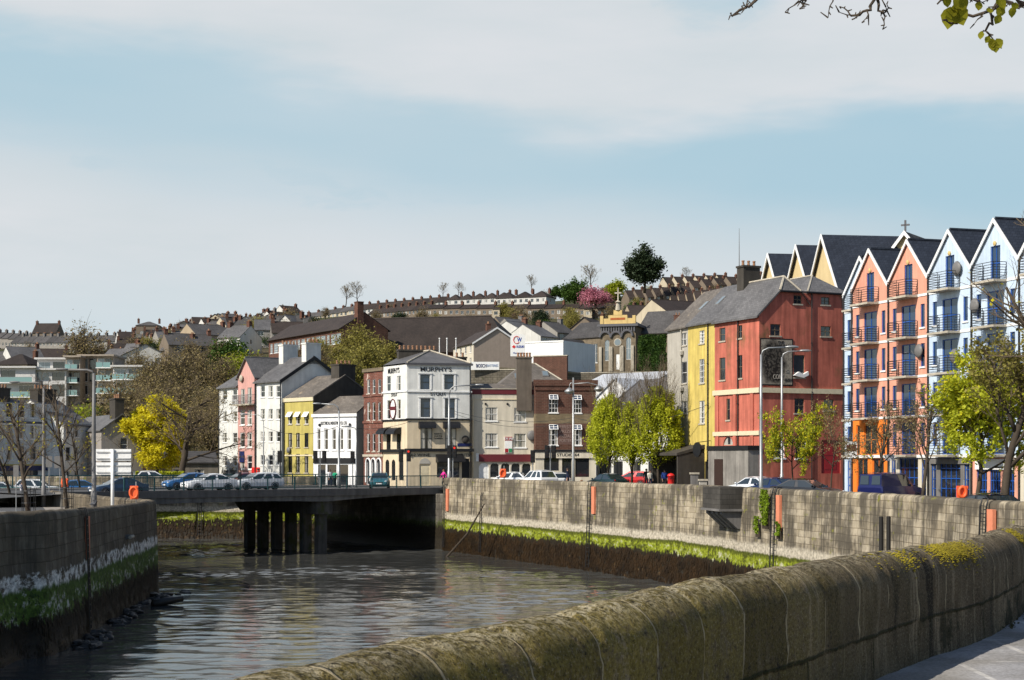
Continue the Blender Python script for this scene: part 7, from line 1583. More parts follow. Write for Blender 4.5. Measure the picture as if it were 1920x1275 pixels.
for i, (px_, d, yr, rz, kd, wl_) in enumerate(spots):
    zone = 'high on the left hill near the skyline' if d > 600 else ('half way up the left hill' if d > 500 else 'low on the left hill above the bare woods')
    hill_house('hill_house', '%s-walled house with %s roof %s' % (wn[wl_], 'slate grey' if i % 3 else 'dark brown', zone), px_, d, rz, (7.0, 9.0, 12.0)[i % 3], 9, 5.0, 3.0, kd, wl_, (M_TILEB, M_SLATE, M_TILEG)[i % 3], 2, 1 + i % 2, 'houses on the left hill, %s, %s walls' % (zone, wn[wl_]), yroof=yr)
hill_house('tower_house', 'tall square dark house standing above the left skyline', 277, 700, .1, 10, 9, 7.2, 2.0, 'hip', 3, M_TILEG, 2, 2, yroof=603)
hill_house('brick_house', 'red-brown house with twin chimneys and roof windows on the far left skyline', 83, 700, -.1, 11, 9, 6, 4.2, 'gx', 3, M_TILEB, 3, 2, yroof=607)
terrace(8, -60, 720, 40, 710, 620, 627, 'grey-roofed skyline house at the far left end of the hill', 'far left skyline houses', D=9, H=4.0, rise=2.6, wall=2, roof=M_TILEG, wins=2)
terrace(9, 20, 640, 140, 630, 631, 630, 'grey slate terraced house in the level row below the red-brown skyline house', 'level grey row on the far left hill', D=9, H=4.6, rise=2.8, wall=2, roof=M_TILEG, wins=2)
terrace(5, 146, 660, 222, 655, 630, 629, 'grey roofed house at the right end of the far left skyline', 'right end of the far left skyline', D=9, H=4.6, rise=2.6, wall=2, roof=M_TILEG, wins=2)
for (px_, d, yr, rz, w_, wl_, rf_, lab) in ((52, 430, 652, .6, 9, 0, M_SLATE, 'white house with bay window left of the round evergreen bush'), (20, 420, 664, -.3, 10, 4, M_TILEB, 'brown pyramid-roofed house at the far left over the glass balconies'), (95, 450, 655, .2, 9, 1, M_TILEB, 'cream house hidden between bushes over the glass balconies'), (-20, 430, 660, 0, 10, 2, M_TILEG, 'grey house at the left edge over the glass balconies'), (215, 420, 655, -.4, 10, 2, M_SLATE, 'grey slate house right above the stepped flats')): hill_house('hill_house', lab, px_, d, rz, w_, 9, 5.0, 3.0, 'hip' if 'pyramid' in lab else 'gx', wl_, rf_, 2, 1, yroof=yr)
# modern stepped flats
M_FLAT = surf('flat_white_render', (.56, .55, .53), .08, .6, .12); M_FLATB = surf('flat_buff_stone', (.42, .36, .29), .1, .6, .1, pattern='brick', pw=.8, ph=.3)
def flats(label, px0, px1, d, levels, m, bal=True, dd=0, inset_=0.0):
    """levels: photo rows of the slab edges from top to bottom"""
    p, q = W2(px0, d), W2(px1, d + dd); z0 = ZP(levels[-1], d); H = ZP(levels[0], d) - z0; b = B('apartment_block', label, p, q, 10, z0, H, m, 'modern stepped flats'); b.base = -5.0; n = len(levels) - 1; w = b.w
    for k in range(n):
        za, zb_ = ZP(levels[k + 1], d) - z0, ZP(levels[k], d) - z0; nb_ = max(2, int(w / 3.2))
        for j in range(nb_):
            if (j + k) % 4 != 3: b.win('F', (j + .5) * w / nb_, za + .25, w / nb_ * .82, zb_ - za - .75, 'three' if j % 2 else 'two', fm=M_DSTEEL if j % 3 else M_WPAINT, pane=M_GLASSP if (j + k) % 3 == 0 else M_GLASS)
        if bal:
            mb = MB(); mb.box(.1, w - .1, -1.6, 0, za - .12, za + .06); s_ = b.part('balcony', mb, M_WPAINT); mb = MB()
            for (xa, xb) in ((.2, w * .45), (w * .5, w - .2)): mb.box(xa, xb, -1.58, -1.55, za + .06, za + 1.1)
            mb.build('glass_balustrade', M_GLASST, s_); mb = MB(); mb.box(.2, w - .2, -1.6, -1.53, za + 1.1, za + 1.15); mb.build('rail', M_STEEL, s_)
    mb = MB(); mb.box(-.4, w + .4, -.9, 10.2, H, H + .35); b.part('roof', mb, m); b.walls(); return b
flats('white stepped flats with glass balconies at the left edge', -70, 66, 326, (690, 718, 745), M_FLAT); flats('white top storey of the stepped flats with slim roof', 70, 124, 330, (674, 694), M_FLAT, False); flats('white block of stepped flats with long blank wall', 66, 124, 327, (694, 716, 746), M_FLAT, False)
flats('buff stone flats with two columns of glass balconies, left block', 124, 150, 329, (670, 694, 718, 742), M_FLATB); flats('buff stone flats with a dark window column between two balconied blocks', 150, 182, 333, (668, 694, 718, 742), M_FLATB, False); flats('buff stone flats with glass balconies, right block beside bare woods', 182, 212, 328, (668, 690, 714, 738), M_FLATB); flats('white flats with glass balconies and roof terrace, rightmost block', 212, 266, 326, (688, 712, 738), M_FLAT)
# ---------------------------------------------------------------- street behind the left quay
t1_ = B('terrace_range', 'long cream four-storey range behind the bare trees on the left', W2(-90, 168), W2(118, 182), 9, ZL, ZP(792, 176) - ZL, M_WHITE, 'left quay buildings')
for fl in range(3):
    for k in range(9): t1_.win('F', 1.0 + k * (t1_.w - 2.0) / 8, 3.6 + 2.35 * fl, .95, 1.6, 'sash', sill=M_WPAINT)
for k in range(5): t1_.win('F', 1.6 + k * (t1_.w - 3.2) / 4, .2, 2.0, 2.3, 'two', fm=M_NAVY, pane=M_GLASS)
t1_.trim('fascia', 'F', 2.45, 3.0, .15, M_NAVY); t1_.trim('fascia_band', 'F', 3.0, 3.16, .17, M_YEL2); t1_.trim('cornice', 'F', t1_.H - .3, t1_.H, .15, M_WPAINT); t1_.roof('gx', 2.6, M_SLATE, oh=.2); t1_.walls()
for u in (2, 6.5, 11): t1_.chimney(min(u, t1_.w - .8), 4.5, t1_.H + 1.6, 1.8, 1.0, 2.2, M_SOOT, 4)
t2_ = B('terrace_house', 'cream house with light slate roof behind the second bare tree', W2(119, 179), W2(172, 184), 9, ZL, ZP(797, 181) - ZL, M_WHITE, 'left quay buildings')
for fl in range(3):
    for u in (.9, 2.5): t2_.win('F', u, .8 + 2.7 * fl, .9, 1.6, 'sash', sill=M_WPAINT)
t2_.roof('gx', 2.8, M_SLATE, oh=.2); t2_.walls(); t2_.chimney(2.4, 4.5, t2_.H + 1.4, 3.4, 1.1, 2.6, M_SOOT, 6)
t3_ = B('gable_house', 'grey gabled house behind the white road sign', W2(128, 192), W2(190, 177), 4.6, ZL, ZP(806, 177) - ZL, surf('grey_gable_render', (.33, .30, .27), .12, .7, .2), 'left quay buildings', 'house'); t3_.win('R', 2.5, 4.6, .8, 1.5, 'sash'); t3_.win('R', 1.6, .6, 1.1, 1.5, 'sash'); t3_.win('R', 3.6, .3, .9, 2.1, 'door', fm=M_WPAINT); t3_.roof('gx', 1.7, M_SLATE, oh=.2, ox=.2); t3_.walls(); t3_.chimney(t3_.w - 1.2, 2.0, t3_.H + .8, 2.6, 1.0, 2.6, M_SOOT, 3)
t4_ = B('low_building', 'low grey slate-roofed building behind the big bare tree', W2(300, 190), W2(409, 192), 7, ZR, ZP(868, 190) - ZR, surf('low_grey_render', (.27, .24, .20), .2, .6, .4), 'left quay buildings'); t4_.win('F', 4.6, .6, 1.1, .9, 'plain'); t4_.win('F', 2.0, .4, .9, 1.1, 'plain'); t4_.roof('gx', 1.3, M_TILEG, oh=.2); t4_.walls()
stone_wall('low buff wall and gate between grey gable and low slate building', 262, 186, 300, 188, 872, 3.0, surf('salmon_wall', (.50, .33, .22), .1, .6, .3), .4, 'garden_wall')
# ---------------------------------------------------------------- trees and plants
def leaf_mesh(name, cen, size, m, rng, flat=.5, aspect=1.5):
    """leaf-sized rhombs at the given centres with random facing"""
    n = len(cen); nr = rng.normal(size=(n, 3)); nr[:, 2] = np.abs(nr[:, 2]) + flat; nr /= np.linalg.norm(nr, axis=1)[:, None]
    t = rng.normal(size=(n, 3)); t -= nr * (t * nr).sum(1)[:, None]; t /= np.linalg.norm(t, axis=1)[:, None]; b = np.cross(nr, t)
    s = (size * rng.uniform(.6, 1.35, n))[:, None]; v = np.stack([cen - t * s * aspect * .5, cen + b * s * .5 - nr * s * .1, cen + t * s * aspect * .5, cen - b * s * .5 - nr * s * .1], 1)
    return numpy_mesh(name, v.reshape(-1, 3), 4, m)
def grow(rng, out, tips, p, d, L, r, lv, spec):
    nseg = 5 if lv == 0 else (4 if lv < 3 else 3); pts = [Vector(p)]; rad = [r]; dd = Vector(d).normalized(); wob = spec.get('wob', .16)
    for k in range(nseg):
        dd = (dd + Vector((rng.gauss(0, wob), rng.gauss(0, wob), rng.gauss(0, wob * .6) + spec.get('up', .08) * (lv > 0)))).normalized(); pts.append(pts[-1] + dd * (L / nseg)); rad.append(r * (1 - (k + 1) / nseg * (.45 if lv == 0 else .62)))
    sides = (8, 6, 5, 4, 3, 3)[min(lv, 5)]; out[min(lv, 2)].tube(pts, rad, sides, lv < 2)
    if lv >= spec['lv']: tips.append((pts, L)); return
    n = spec['n'][lv]; t0 = spec.get('t0', .35) if lv == 0 else .22
    for k in range(n):
        f = t0 + (1 - t0) * (k + rng.random() * .8) / n; f = min(f, .995); x = f * nseg; i = min(int(x), nseg - 1); q = pts[i].lerp(pts[i + 1], x - i); t = (pts[i + 1] - pts[i]).normalized()
        a = R(rng.uniform(*spec['ang'][min(lv, len(spec['ang']) - 1)])); ax = t.orthogonal().normalized(); ax.rotate(Matrix.Rotation(k * 2.4 + rng.uniform(-.5, .5), 3, t)); nd = t.copy(); nd.rotate(Matrix.Rotation(a, 3, ax))
        shape = spec['shape'](f) if lv == 0 else 1 - .35 * f
        grow(rng, out, tips, q, nd, L * spec['len'][min(lv, len(spec['len']) - 1)] * shape * rng.uniform(.75, 1.2), max(rad[i] * rng.uniform(.42, .6), spec.get('rmin', .006)), lv + 1, spec)
    if lv > 0 or spec.get('lead'): tips.append((pts[-2:], L / nseg))
TREES = {}
def tree_parts(key, seed, h, r, spec, leaves=None, bark=None):
    """meshes of one tree: limbs, twig crown and leaves; leaves = (material, per tip, size, spread)"""
    rng = random.Random(seed); nrg = np.random.default_rng(seed); out = [MB(), MB(), MB()]; tips = []
    grow(rng, out, tips, (0, 0, -.1), (rng.gauss(0, .03), rng.gauss(0, .03), 1), h * spec.get('trunk', .8), r, 0, spec)
    tr = out[0]; k = len(tr.v); tr.v += out[1].v; tr.f += [tuple(i + k for i in f) for f in out[1].f]; tr.mi += out[1].mi
    ms = [('trunk', tr.mesh('trunk', bark or M_TRUNK, True))]
    if out[2].v: ms.append(('twigs', out[2].mesh('twigs', spec.get('twig') or M_TWIG)))
    for (lm, per, size, spread, sel) in (leaves or []):
        cen = []
        for pts, L in tips:
            if sel and not sel(pts[-1]): continue
            m_ = per if per >= 1 else (1 if rng.random() < per else 0)
            for _ in range(int(m_)):
                i = rng.randrange(len(pts) - 1); q = pts[i].lerp(pts[i + 1], rng.random()); cen.append((q.x, q.y, q.z))
        if cen: cen = np.array(cen) + nrg.normal(size=(len(cen), 3)) * spread; ms.append(('crown' if len(ms) < 3 else 'new_leaves', leaf_mesh('crown', cen, size, lm, nrg)))
    TREES[key] = ms; return ms
def fill_clumps(key, seed, n, fill, zc, rx, rz_, size, m, shell=.45, sd=.22):
    nrg = np.random.default_rng(seed); u = nrg.normal(size=(n, 3)); u /= np.linalg.norm(u, axis=1)[:, None]; u *= nrg.uniform(shell, 1.0, (n, 1)) ** .5; c = u * (rx, rx, rz_) * nrg.uniform(.85, 1.1, (n, 1)) + (0, 0, zc)
    cen = (c[:, None, :] + nrg.normal(size=(n, fill, 3)) * sd).reshape(-1, 3); TREES[key].append(('leaf_clumps', leaf_mesh('leaf_clumps', cen, size, m, nrg)))
def plant(key, name, label, px, d, z=None, s=1.0, rz=0.0, group=None, xy=None, cat='tree'):
    x, y = xy or W2(px, d); z = gxy(x, y) - .1 if z is None else z
    t = thing(name, label, cat, (x, y, z), rz, group); t.scale = (s if hasattr(s, '__len__') else (s, s, s))
    for nm, me in TREES[key]: link(nm, me, t)
    return t
ROUND = lambda f: .35 + 1.0 * math.sin(math.pi * min(1, .25 + f * .72))
SP_BARE = dict(lv=4, n=(10, 6, 5, 4), ang=((30, 62), (25, 55), (25, 60)), len=(.62, .62, .62, .60), shape=lambda f: 1.15 - .75 * f, t0=.30, up=.10, wob=.13, trunk=.82, rmin=.007, lead=True)
SP_STREET = dict(lv=4, n=(9, 6, 5, 4), ang=((28, 58), (25, 50), (25, 55)), len=(.50, .60, .60, .55), shape=lambda f: 1.2 - .75 * f, t0=.32, up=.10, wob=.12, trunk=.9, rmin=.009, lead=True)
tree_parts('street_a', 3, 8.2, .15, SP_STREET, [(L_YELLOW, .10, .10, .06, None)], M_TRUNKD); tree_parts('street_b', 8, 8.8, .14, SP_STREET, [(L_YELLOW, .28, .11, .08, lambda p: p.z < 6.5)], M_TRUNKD)
plant('street_a', 'street_tree', 'bare street tree in an iron guard on the left pavement, leftmost in a guard', 54, 100, ZL, 1.0, .3, 'bare street trees on the left bank'); plant('street_b', 'street_tree', 'bare street tree with few yellow leaves in an iron guard, left of the tall lamp', 126, 112, ZL, 1.05, 1.2, 'bare street trees on the left bank'); plant('street_a', 'street_tree', 'bare street tree cut by the left picture edge, without guard', 20, 128, ZL, .85, 2.4, 'bare street trees on the left bank'); plant('street_b', 'street_tree', 'small yellowish bare tree further back behind the tall left lamp', 152, 150, ZL + .3, .78, 3.4, 'bare street trees on the left bank')
def guard(label, px, d):
    t = thing('tree_guard', label, 'tree guard', (*W2(px, d), ZL), 0, 'iron tree guards'); mb = MB()
    for k in range(6): a = k * math.pi / 3; mb.tube([(.42 * math.cos(a), .42 * math.sin(a), 0), (.42 * math.cos(a), .42 * math.sin(a), 1.75), (.52 * math.cos(a), .52 * math.sin(a), 1.95)], .022, 5)
    mb.build('bars', M_BLACK, t); mb = MB()
    for z in (.35, .95, 1.7): mb.tube([(.42 * math.cos(a), .42 * math.sin(a), z) for a in [2 * math.pi * k / 16 for k in range(17)]], .022, 5, False)
    mb.build('rings', M_BLACK, t)
guard('iron guard round the leftmost guarded street tree', 54, 100); guard('iron guard round the street tree left of the tall lamp', 126, 112)
# big bare tree and the yellow one beside it
SP_BIG = dict(lv=5, n=(9, 6, 5, 4, 3), ang=((35, 75), (25, 55), (25, 60)), len=(.70, .62, .60, .58, .6), shape=lambda f: 1.2 - .6 * f, t0=.24, up=.06, wob=.15, trunk=.78, rmin=.009, lead=True)
tree_parts('big_bare', 21, 12.2, .42, SP_BIG, [(L_BROWN, 1.6, .12, .12, None)], M_TRUNKD); plant('big_bare', 'bare_tree', 'big spreading bare tree in front of the off-white corner house', 343, 172, ZR, (.95, .95, .88), .5)
tree_parts('yellow', 31, 9.6, .2, dict(SP_BARE, shape=ROUND, len=(.48, .6, .6, .55), t0=.25), [(L_YELLOW, 24, .22, .26, None)], M_TRUNKD); fill_clumps('yellow', 32, 170, 60, 5.3, 3.0, 3.9, .20, L_YELLOW, .4, .28); plant('yellow', 'yellow_tree', 'bright yellow-green leafy tree left of the big bare tree', 300, 178, ZR, (.95, .95, .86), .4)
tree_parts('slim_dark', 33, 6.0, .10, dict(SP_BARE, lv=3, n=(6, 5, 4)), None, M_TRUNKD); plant('slim_dark', 'bare_tree', 'slim dark-trunked tree between road sign and yellow tree', 249, 172, ZR, 1.0, 0)
# brown woods above the left quay, olive wood on the slope
def bush(key, seed, rx, rz_, clumps, per, size, m, trunk=True, twigs=0, m2=None, spread=.30):
    nrg = np.random.default_rng(seed); rng = random.Random(seed); cs = []
    while len(cs) < clumps:
        p = nrg.normal(size=3); p /= np.linalg.norm(p); p *= nrg.uniform(.35, 1.0) ** .6
        if p[2] > -.55: cs.append(p)
    cs = np.array(cs) * (rx, rx, rz_) * nrg.uniform(.8, 1.08, (clumps, 1)) + (0, 0, rz_ * 1.12); cen = (cs[:, None, :] + nrg.normal(size=(clumps, per, 3)) * (rx * spread, rx * spread, rx * spread * .8)).reshape(-1, 3)
    mb = MB(); mb.tube([(0, 0, -.5), (.05 * rx, 0, rz_ * .5), (0, .05 * rx, rz_ * 1.2)], [rx * .09, rx * .06, rx * .03], 7)
    for c in cs[::2]: mb.tube([(0, 0, rz_ * rng.uniform(.25, .9)), tuple(np.array((0, 0, rz_ * .9)) * .4 + c * .6 + nrg.normal(size=3) * rx * .05), tuple(c)], [rx * .035, rx * .02, rx * .008], 4, False)
    ms = [('trunk', mb.mesh('trunk', M_TRUNKD, True))]
    if twigs:
        tb = MB()
        for c in cs:
            for _ in range(twigs):
                e = c + nrg.normal(size=3) * rx * spread * .9; e[2] += rx * .05; mdl = (c + e) / 2 + nrg.normal(size=3) * rx * .05; tb.tube([tuple(c - (c - (0, 0, rz_)) * .25), tuple(mdl), tuple(e)], [rx * .010, rx * .007, rx * .003], 3, False)
        ms.append(('twigs', tb.mesh('twigs', M_TWIG)))
    ms.append(('crown', leaf_mesh('crown', cen, size, m, nrg)))
    TREES[key] = ms
bush('bg_brown', 1, 4.2, 5.0, 60, 36, .30, L_BROWN, twigs=10); bush('bg_brown2', 2, 3.8, 5.8, 55, 30, .28, L_BROWN, twigs=12); bush('bg_olive', 3, 4.4, 5.2, 60, 70, .38, L_OLIVE, twigs=5); bush('bg_olive2', 4, 3.6, 4.6, 50, 60, .36, L_OLIVE, twigs=7); bush('bg_mid', 5, 3.6, 3.6, 46, 90, .42, L_MID); bush('bg_green', 6, 3.2, 3.4, 42, 80, .38, L_GREEN); bush('bg_dark', 7, 3.4, 3.8, 46, 90, .42, L_DARK)
rg = random.Random(17)
for i, (px_, d, s) in enumerate([(262, 215, .95), (300, 222, 1.1), (330, 212, 1.0), (366, 225, 1.1), (398, 218, 1.0), (275, 240, 1.2), (318, 246, 1.25), (352, 250, 1.2), (392, 244, 1.15), (425, 236, 1.1), (300, 275, 1.25), (340, 282, 1.3), (378, 290, 1.25), (420, 280, 1.1), (262, 285, 1.1), (455, 262, .9), (250, 262, 1.0), (480, 285, .95), (310, 320, 1.2), (360, 330, 1.15), (283, 318, 1.1), (410, 330, 1.0)]):
    plant(('bg_brown', 'bg_brown2')[i % 2], 'bare_wood_tree', 'brown budding tree in the bare wood above the big bare tree', px_, d, None, s * .66, rg.uniform(0, 6), 'brown trees of the left hillside wood')
for i, (px_, d, s) in enumerate([(622, 232, .95), (650, 224, 1.0), (684, 222, 1.0), (715, 228, 1.0), (740, 232, .9), (618, 250, 1.0), (648, 256, 1.2), (682, 262, 1.25), (715, 262, 1.1), (632, 285, 1.2), (665, 292, 1.35), (700, 290, 1.2), (600, 275, .95), (726, 288, 1.0), (760, 250, .8), (590, 235, .8), (570, 250, .8), (545, 270, .8), (520, 285, .8), (600, 315, .9), (560, 310, .8)]):
    plant(('bg_olive', 'bg_olive2')[i % 2] if px_ > 600 else ('bg_brown2', 'bg_olive2')[i % 2], 'slope_tree', 'olive-green budding tree on the wooded slope behind the brick house' if px_ > 600 else 'brown-olive scrub tree below the brick school', px_, d, None, s * rg.uniform(.48, .68), rg.uniform(0, 6), 'olive trees of the wooded slope' if px_ > 600 else 'scrub trees below the school')
for (px_, d, s, k, lab) in ((452, 290, .95, 'bg_green', 'fresh green bush between the brown wood and the brick school'), (432, 330, .9, 'bg_mid', 'mid green tree above the pink gabled house'), (164, 255, .85, 'bg_green', 'bright green bush below the stepped flats, left one'), (182, 252, .75, 'bg_green', 'bright green bush below the stepped flats, middle one'), (205, 250, .8, 'bg_mid', 'darker green bush below the stepped flats, right one'), (222, 246, 1.0, 'bg_brown', 'brown tree beside the green bushes below the flats'), (112, 400, .8, 'bg_dark', 'round evergreen bush over the left glass-balconied flats'), (160, 440, 1.4, 'bg_brown', 'broad brown tree behind the buff stone flats'), (130, 460, .9, 'bg_mid', 'low green bush left of the broad brown tree behind the flats'), (200, 520, .8, 'bg_mid', 'green bush under the right end of the far left skyline'), (85, 410, .7, 'bg_dark', 'dark bush beside the white bay-windowed house'), (402, 560, .9, 'bg_dark', 'dark round tree among the houses high on the left hill'), (255, 640, .9, 'bg_green', 'small green tree under the tall square skyline house'), (970, 250, .42, 'bg_mid', 'green shrub behind the chimney of the brown brick house'), (990, 252, .40, 'bg_mid', 'second green shrub behind the big chimney stack'), (945, 246, .36, 'bg_olive', 'olive shrub on the rubble wall beside the lettered hoarding'), (1012, 254, .3, 'bg_dark', 'dark shrub beside the brick wall below the depot')):
    plant(k, 'shrub' if s < .5 else 'hillside_tree', lab, px_, d, None, s, rg.uniform(0, 6), cat='shrub' if s < .5 else 'tree')
extra = random.Random(23)
for i in range(44):
    px_, d = extra.uniform(215, 560), extra.choice((400, 440, 490, 540, 590, 650, 700)); y = 862 - (ground(px_, d) - E) / d * FP; wl_ = extra.choice((0, 1, 2, 3, 4, 0)); kd = 'gx' if i % 4 else 'gy'; z_ = 'high on the left hill' if d > 520 else 'on the lower left hill'
    hill_house('hill_house', '%s-walled house among bushes %s' % (wn[wl_], z_), px_, d, extra.uniform(-.6, .8), (7.0, 9.0, 12.0)[i % 3], 9, 5.0, 3.0, kd, wl_, (M_SLATE, M_TILEB, M_TILEG)[i % 3], 2, 1 + i % 2, 'houses among bushes %s, %s walls' % (z_, wn[wl_]))
nhb = 0
for i in range(95):          # scrub and garden bushes between the houses
    px_, d = rg.uniform(-60, 1420), rg.uniform(380, 740); y = 862 - (ground(px_, d) - E) / d * FP
    if px_ < 230 and d < 400: continue
    k = rg.choice(('bg_brown', 'bg_olive2', 'bg_mid', 'bg_dark', 'bg_olive', 'bg_brown2')); w_ = {'bg_brown': 'brown', 'bg_brown2': 'brown', 'bg_olive': 'olive', 'bg_olive2': 'olive', 'bg_mid': 'green', 'bg_dark': 'dark green'}[k]; zn = 'left' if px_ < 480 else ('middle' if px_ < 1000 else 'right')
    plant(k, 'garden_bush', '%s garden bush between the houses on the %s part of the hill' % (w_, zn), px_, d, None, rg.uniform(.45, .8), rg.uniform(0, 6), '%s garden bushes, %s part of the hill' % (w_, zn), cat='bush')
# skyline trees
tree_parts('sky_bare', 41, 11, .25, SP_BARE, [(L_BROWN, .4, .2, .1, None)], M_TRUNKD)
bush('sky_dark', 51, 6.6, 8.0, 80, 130, .62, L_DARK, spread=.17); bush('sky_round', 52, 4.6, 4.3, 60, 90, .5, L_MID, spread=.2); bush('sky_lime', 53, 4.0, 4.4, 50, 70, .5, L_GREEN, spread=.22); bush('sky_pink', 54, 5.6, 3.0, 70, 90, .42, L_PINK, spread=.2)
plant('sky_dark', 'evergreen_tree', 'large dark evergreen tree standing alone on the skyline', 1208, 600, ZP(547, 600), 1.0, 0); plant('sky_bare', 'bare_tree', 'bare tree on the skyline left of the large dark evergreen', 1110, 640, ZP(548, 640), 1.05, 1); plant('sky_round', 'round_tree', 'round mid-green tree on the skyline left of the pink blossom tree', 1078, 625, ZP(573, 625), 1.1, 2); plant('sky_lime', 'lime_tree', 'pale green tree right of the pink blossom tree', 1156, 630, ZP(570, 630), 1.0, 3); plant('sky_pink', 'cherry_tree', 'pink blossoming cherry tree above the long level row', 1117, 605, ZP(574, 605), .95, 4)
for j, (px_, d, yb, s, lab) in enumerate(((648, 800, 575, 1.05, 'bare tree on the skyline above the school chimney, left one'), (672, 805, 573, 1.15, 'bare tree on the skyline above the school chimney, right one'), (532, 760, 594, .55, 'tiny bare tree on the skyline above the pale gabled houses'), (830, 790, 560, .75, 'low bare tree on the middle skyline, left of the white houses'), (858, 790, 557, .7, 'low bare tree on the middle skyline just before the white houses'), (996, 760, 548, .8, 'bare tree behind the white end houses on the skyline'), (1290, 760, 530, .7, 'bare tree behind the skyline houses right of the evergreen'))): plant('sky_bare', 'bare_tree', lab, px_, d, ZP(yb, d), s, j * 1.3)
for j, (px_, yb) in enumerate(((1042, 560), (1058, 562), (1140, 558))): plant('sky_round', 'hedge_tree', ('low green hedge tree left of the round skyline tree', 'low green hedge tree touching the round skyline tree', 'low green hedge tree behind the pink blossom tree')[j], px_, 660, ZP(yb, 660), .55, j)
# ivy and hedges
def leafbox(name, label, p0, p1, z0, z1, thick, n, size, m, seed, cat, lump=.35):
    nrg = np.random.default_rng(seed); p0, p1 = np.array(p0), np.array(p1); v = p1 - p0; L = np.hypot(*v); a = v / L; nv = np.array((a[1], -a[0])); u = nrg.uniform(0, 1, n); w = nrg.uniform(0, 1, n)
    dep = np.array([thick * (.35 + .9 * max(0, mnoise.noise((float(i) * L * lump, float(j) * (z1 - z0) * lump, seed)) + .5)) for i, j in zip(u, w)]) * nrg.uniform(.5, 1, n)
    edge = np.array([mnoise.noise((float(i) * 5, float(j) * 5, seed + 3.0)) for i, j in zip(u, w)]); k = (np.minimum(np.minimum(u, 1 - u) * L, (1 - w) * (z1 - z0)) + edge * .5) > -.02; u, w, dep = u[k], w[k], dep[k]
    cen = np.column_stack([p0[0] + a[0] * L * u + nv[0] * dep, p0[1] + a[1] * L * u + nv[1] * dep, z0 + (z1 - z0) * w]); t = thing(name, label, cat, (0, 0, 0)); link('foliage', leaf_mesh('foliage', cen, size, m, nrg, .1), t)
    mb = MB()
    for i in range(7): q = p0 + a * L * (i + .5) / 7; mb.tube([(q[0] + nv[0] * .05, q[1] + nv[1] * .05, z0 - .2), (q[0] + nv[0] * .1, q[1] + nv[1] * .1, z0 + (z1 - z0) * .8)], [.05, .02], 4)
    mb.build('stem', M_TRUNKD, t); return t
leafbox('ivy', 'thick green ivy covering the wall right of the grey stone chapel', W2(1199, 288), W2(1252, 284), ZP(722, 286), ZP(628, 286), .7, 9000, .30, L_IVY, 5, 'ivy', .5)
p, t_ = on_line(FARW, 1441); nrv = np.array((-t_[1], t_[0])); q = p + nrv * .12
def wall_ivy(label, px, y0, y1, w, n, seed):
    p, t_ = on_line(FARW, px); nrv = np.array((-t_[1], t_[0])); a = np.array((-t_[0], -t_[1])); q = p + nrv * .16; return leafbox('ivy', label, q - a * w / 2, q + a * w / 2, ZP(y1, p[1]), ZP(y0, p[1]), .28, n, .085, L_IVYL, seed, 'ivy', 1.2)
wall_ivy('bright green ivy hanging from the sunlit wall top by the orange-board ladder', 1442, 918, 985, 1.1, 1500, 9); wall_ivy('small green ivy tuft low beside the ladder on the sunlit wall', 1467, 978, 1004, .6, 420, 10); wall_ivy('small ivy tuft left of the hanging ivy on the sunlit wall', 1428, 968, 1000, .5, 380, 12)
for (pa_, pb_, d, y, lab, sd) in ((258, 276, 170, 884, 'low lime-green hedge right of the road sign', 21), (300, 346, 168, 884, 'low lime-green hedge at the foot of the big bare tree', 22)): leafbox('hedge', lab, W2(pa_, d), W2(pb_, d), ZR, ZP(y, d), .9, 2600, .16, L_LIME, sd, 'hedge', .6)
# clipped street trees
def egg(key, seed, h, rx, zc, rzz, m, per=11, fill=60, bark=None):
    rng = random.Random(seed); spec = dict(lv=4, n=(16, 6, 5, 3), ang=((14, 36), (14, 34), (15, 40)), len=(.50, .58, .58, .6), shape=lambda f: .62 + .75 * math.sin(math.pi * min(1, .18 + f * .8)), t0=.20, up=.22, wob=.09, trunk=.95, rmin=.006, lead=True)
    def inside(p): return p.z > 2.3 and (math.hypot(p.x, p.y) / rx) ** 2 + ((p.z - zc) / rzz) ** 2 < 1.35
    ms = tree_parts(key, seed, h, .14, spec, [(m, per, .13, .13, inside)], bark or M_TRUNKD); nrg = np.random.default_rng(seed); u = nrg.normal(size=(150, 3)); u /= np.linalg.norm(u, axis=1)[:, None]
    u *= nrg.uniform(.45, .98, (150, 1)) ** .5; u[:, :2] *= (1 - .28 * np.clip(u[:, 2:3] + .1, -1, 1)); c = u * (rx, rx, rzz * .86) + (0, 0, zc + .55); cen = (c[:, None, :] + nrg.normal(size=(150, fill, 3)) * (.20, .20, .24)).reshape(-1, 3)
    ms.append(('leaf_clumps', leaf_mesh('leaf_clumps', cen, .13, m, nrg))); return ms
egg('egg_a', 61, 8.0, 2.0, 4.6, 3.4, L_LIME, 20, 75); egg('egg_b', 62, 7.4, 1.9, 4.3, 3.2, L_LIME, 20, 60); egg('egg_c', 63, 8.0, 2.1, 4.6, 3.4, L_LIME, 20, 75)
for k, px_, d, s, lab in (('egg_a', 1138, 139, (.86, .86, .99), 'egg-shaped fresh green street tree, leftmost and thinnest of three on the quay'), ('egg_b', 1184, 138, (.82, .82, .96), 'egg-shaped fresh green street tree, middle and smallest of three on the quay'), ('egg_c', 1236, 136, (1.0, 1.0, 1.04), 'egg-shaped fresh green street tree, rightmost and fullest of three on the quay')): plant(k, 'clipped_tree', lab, px_, d, ZR, s, px_ * .1, 'egg-shaped trees on the quay')
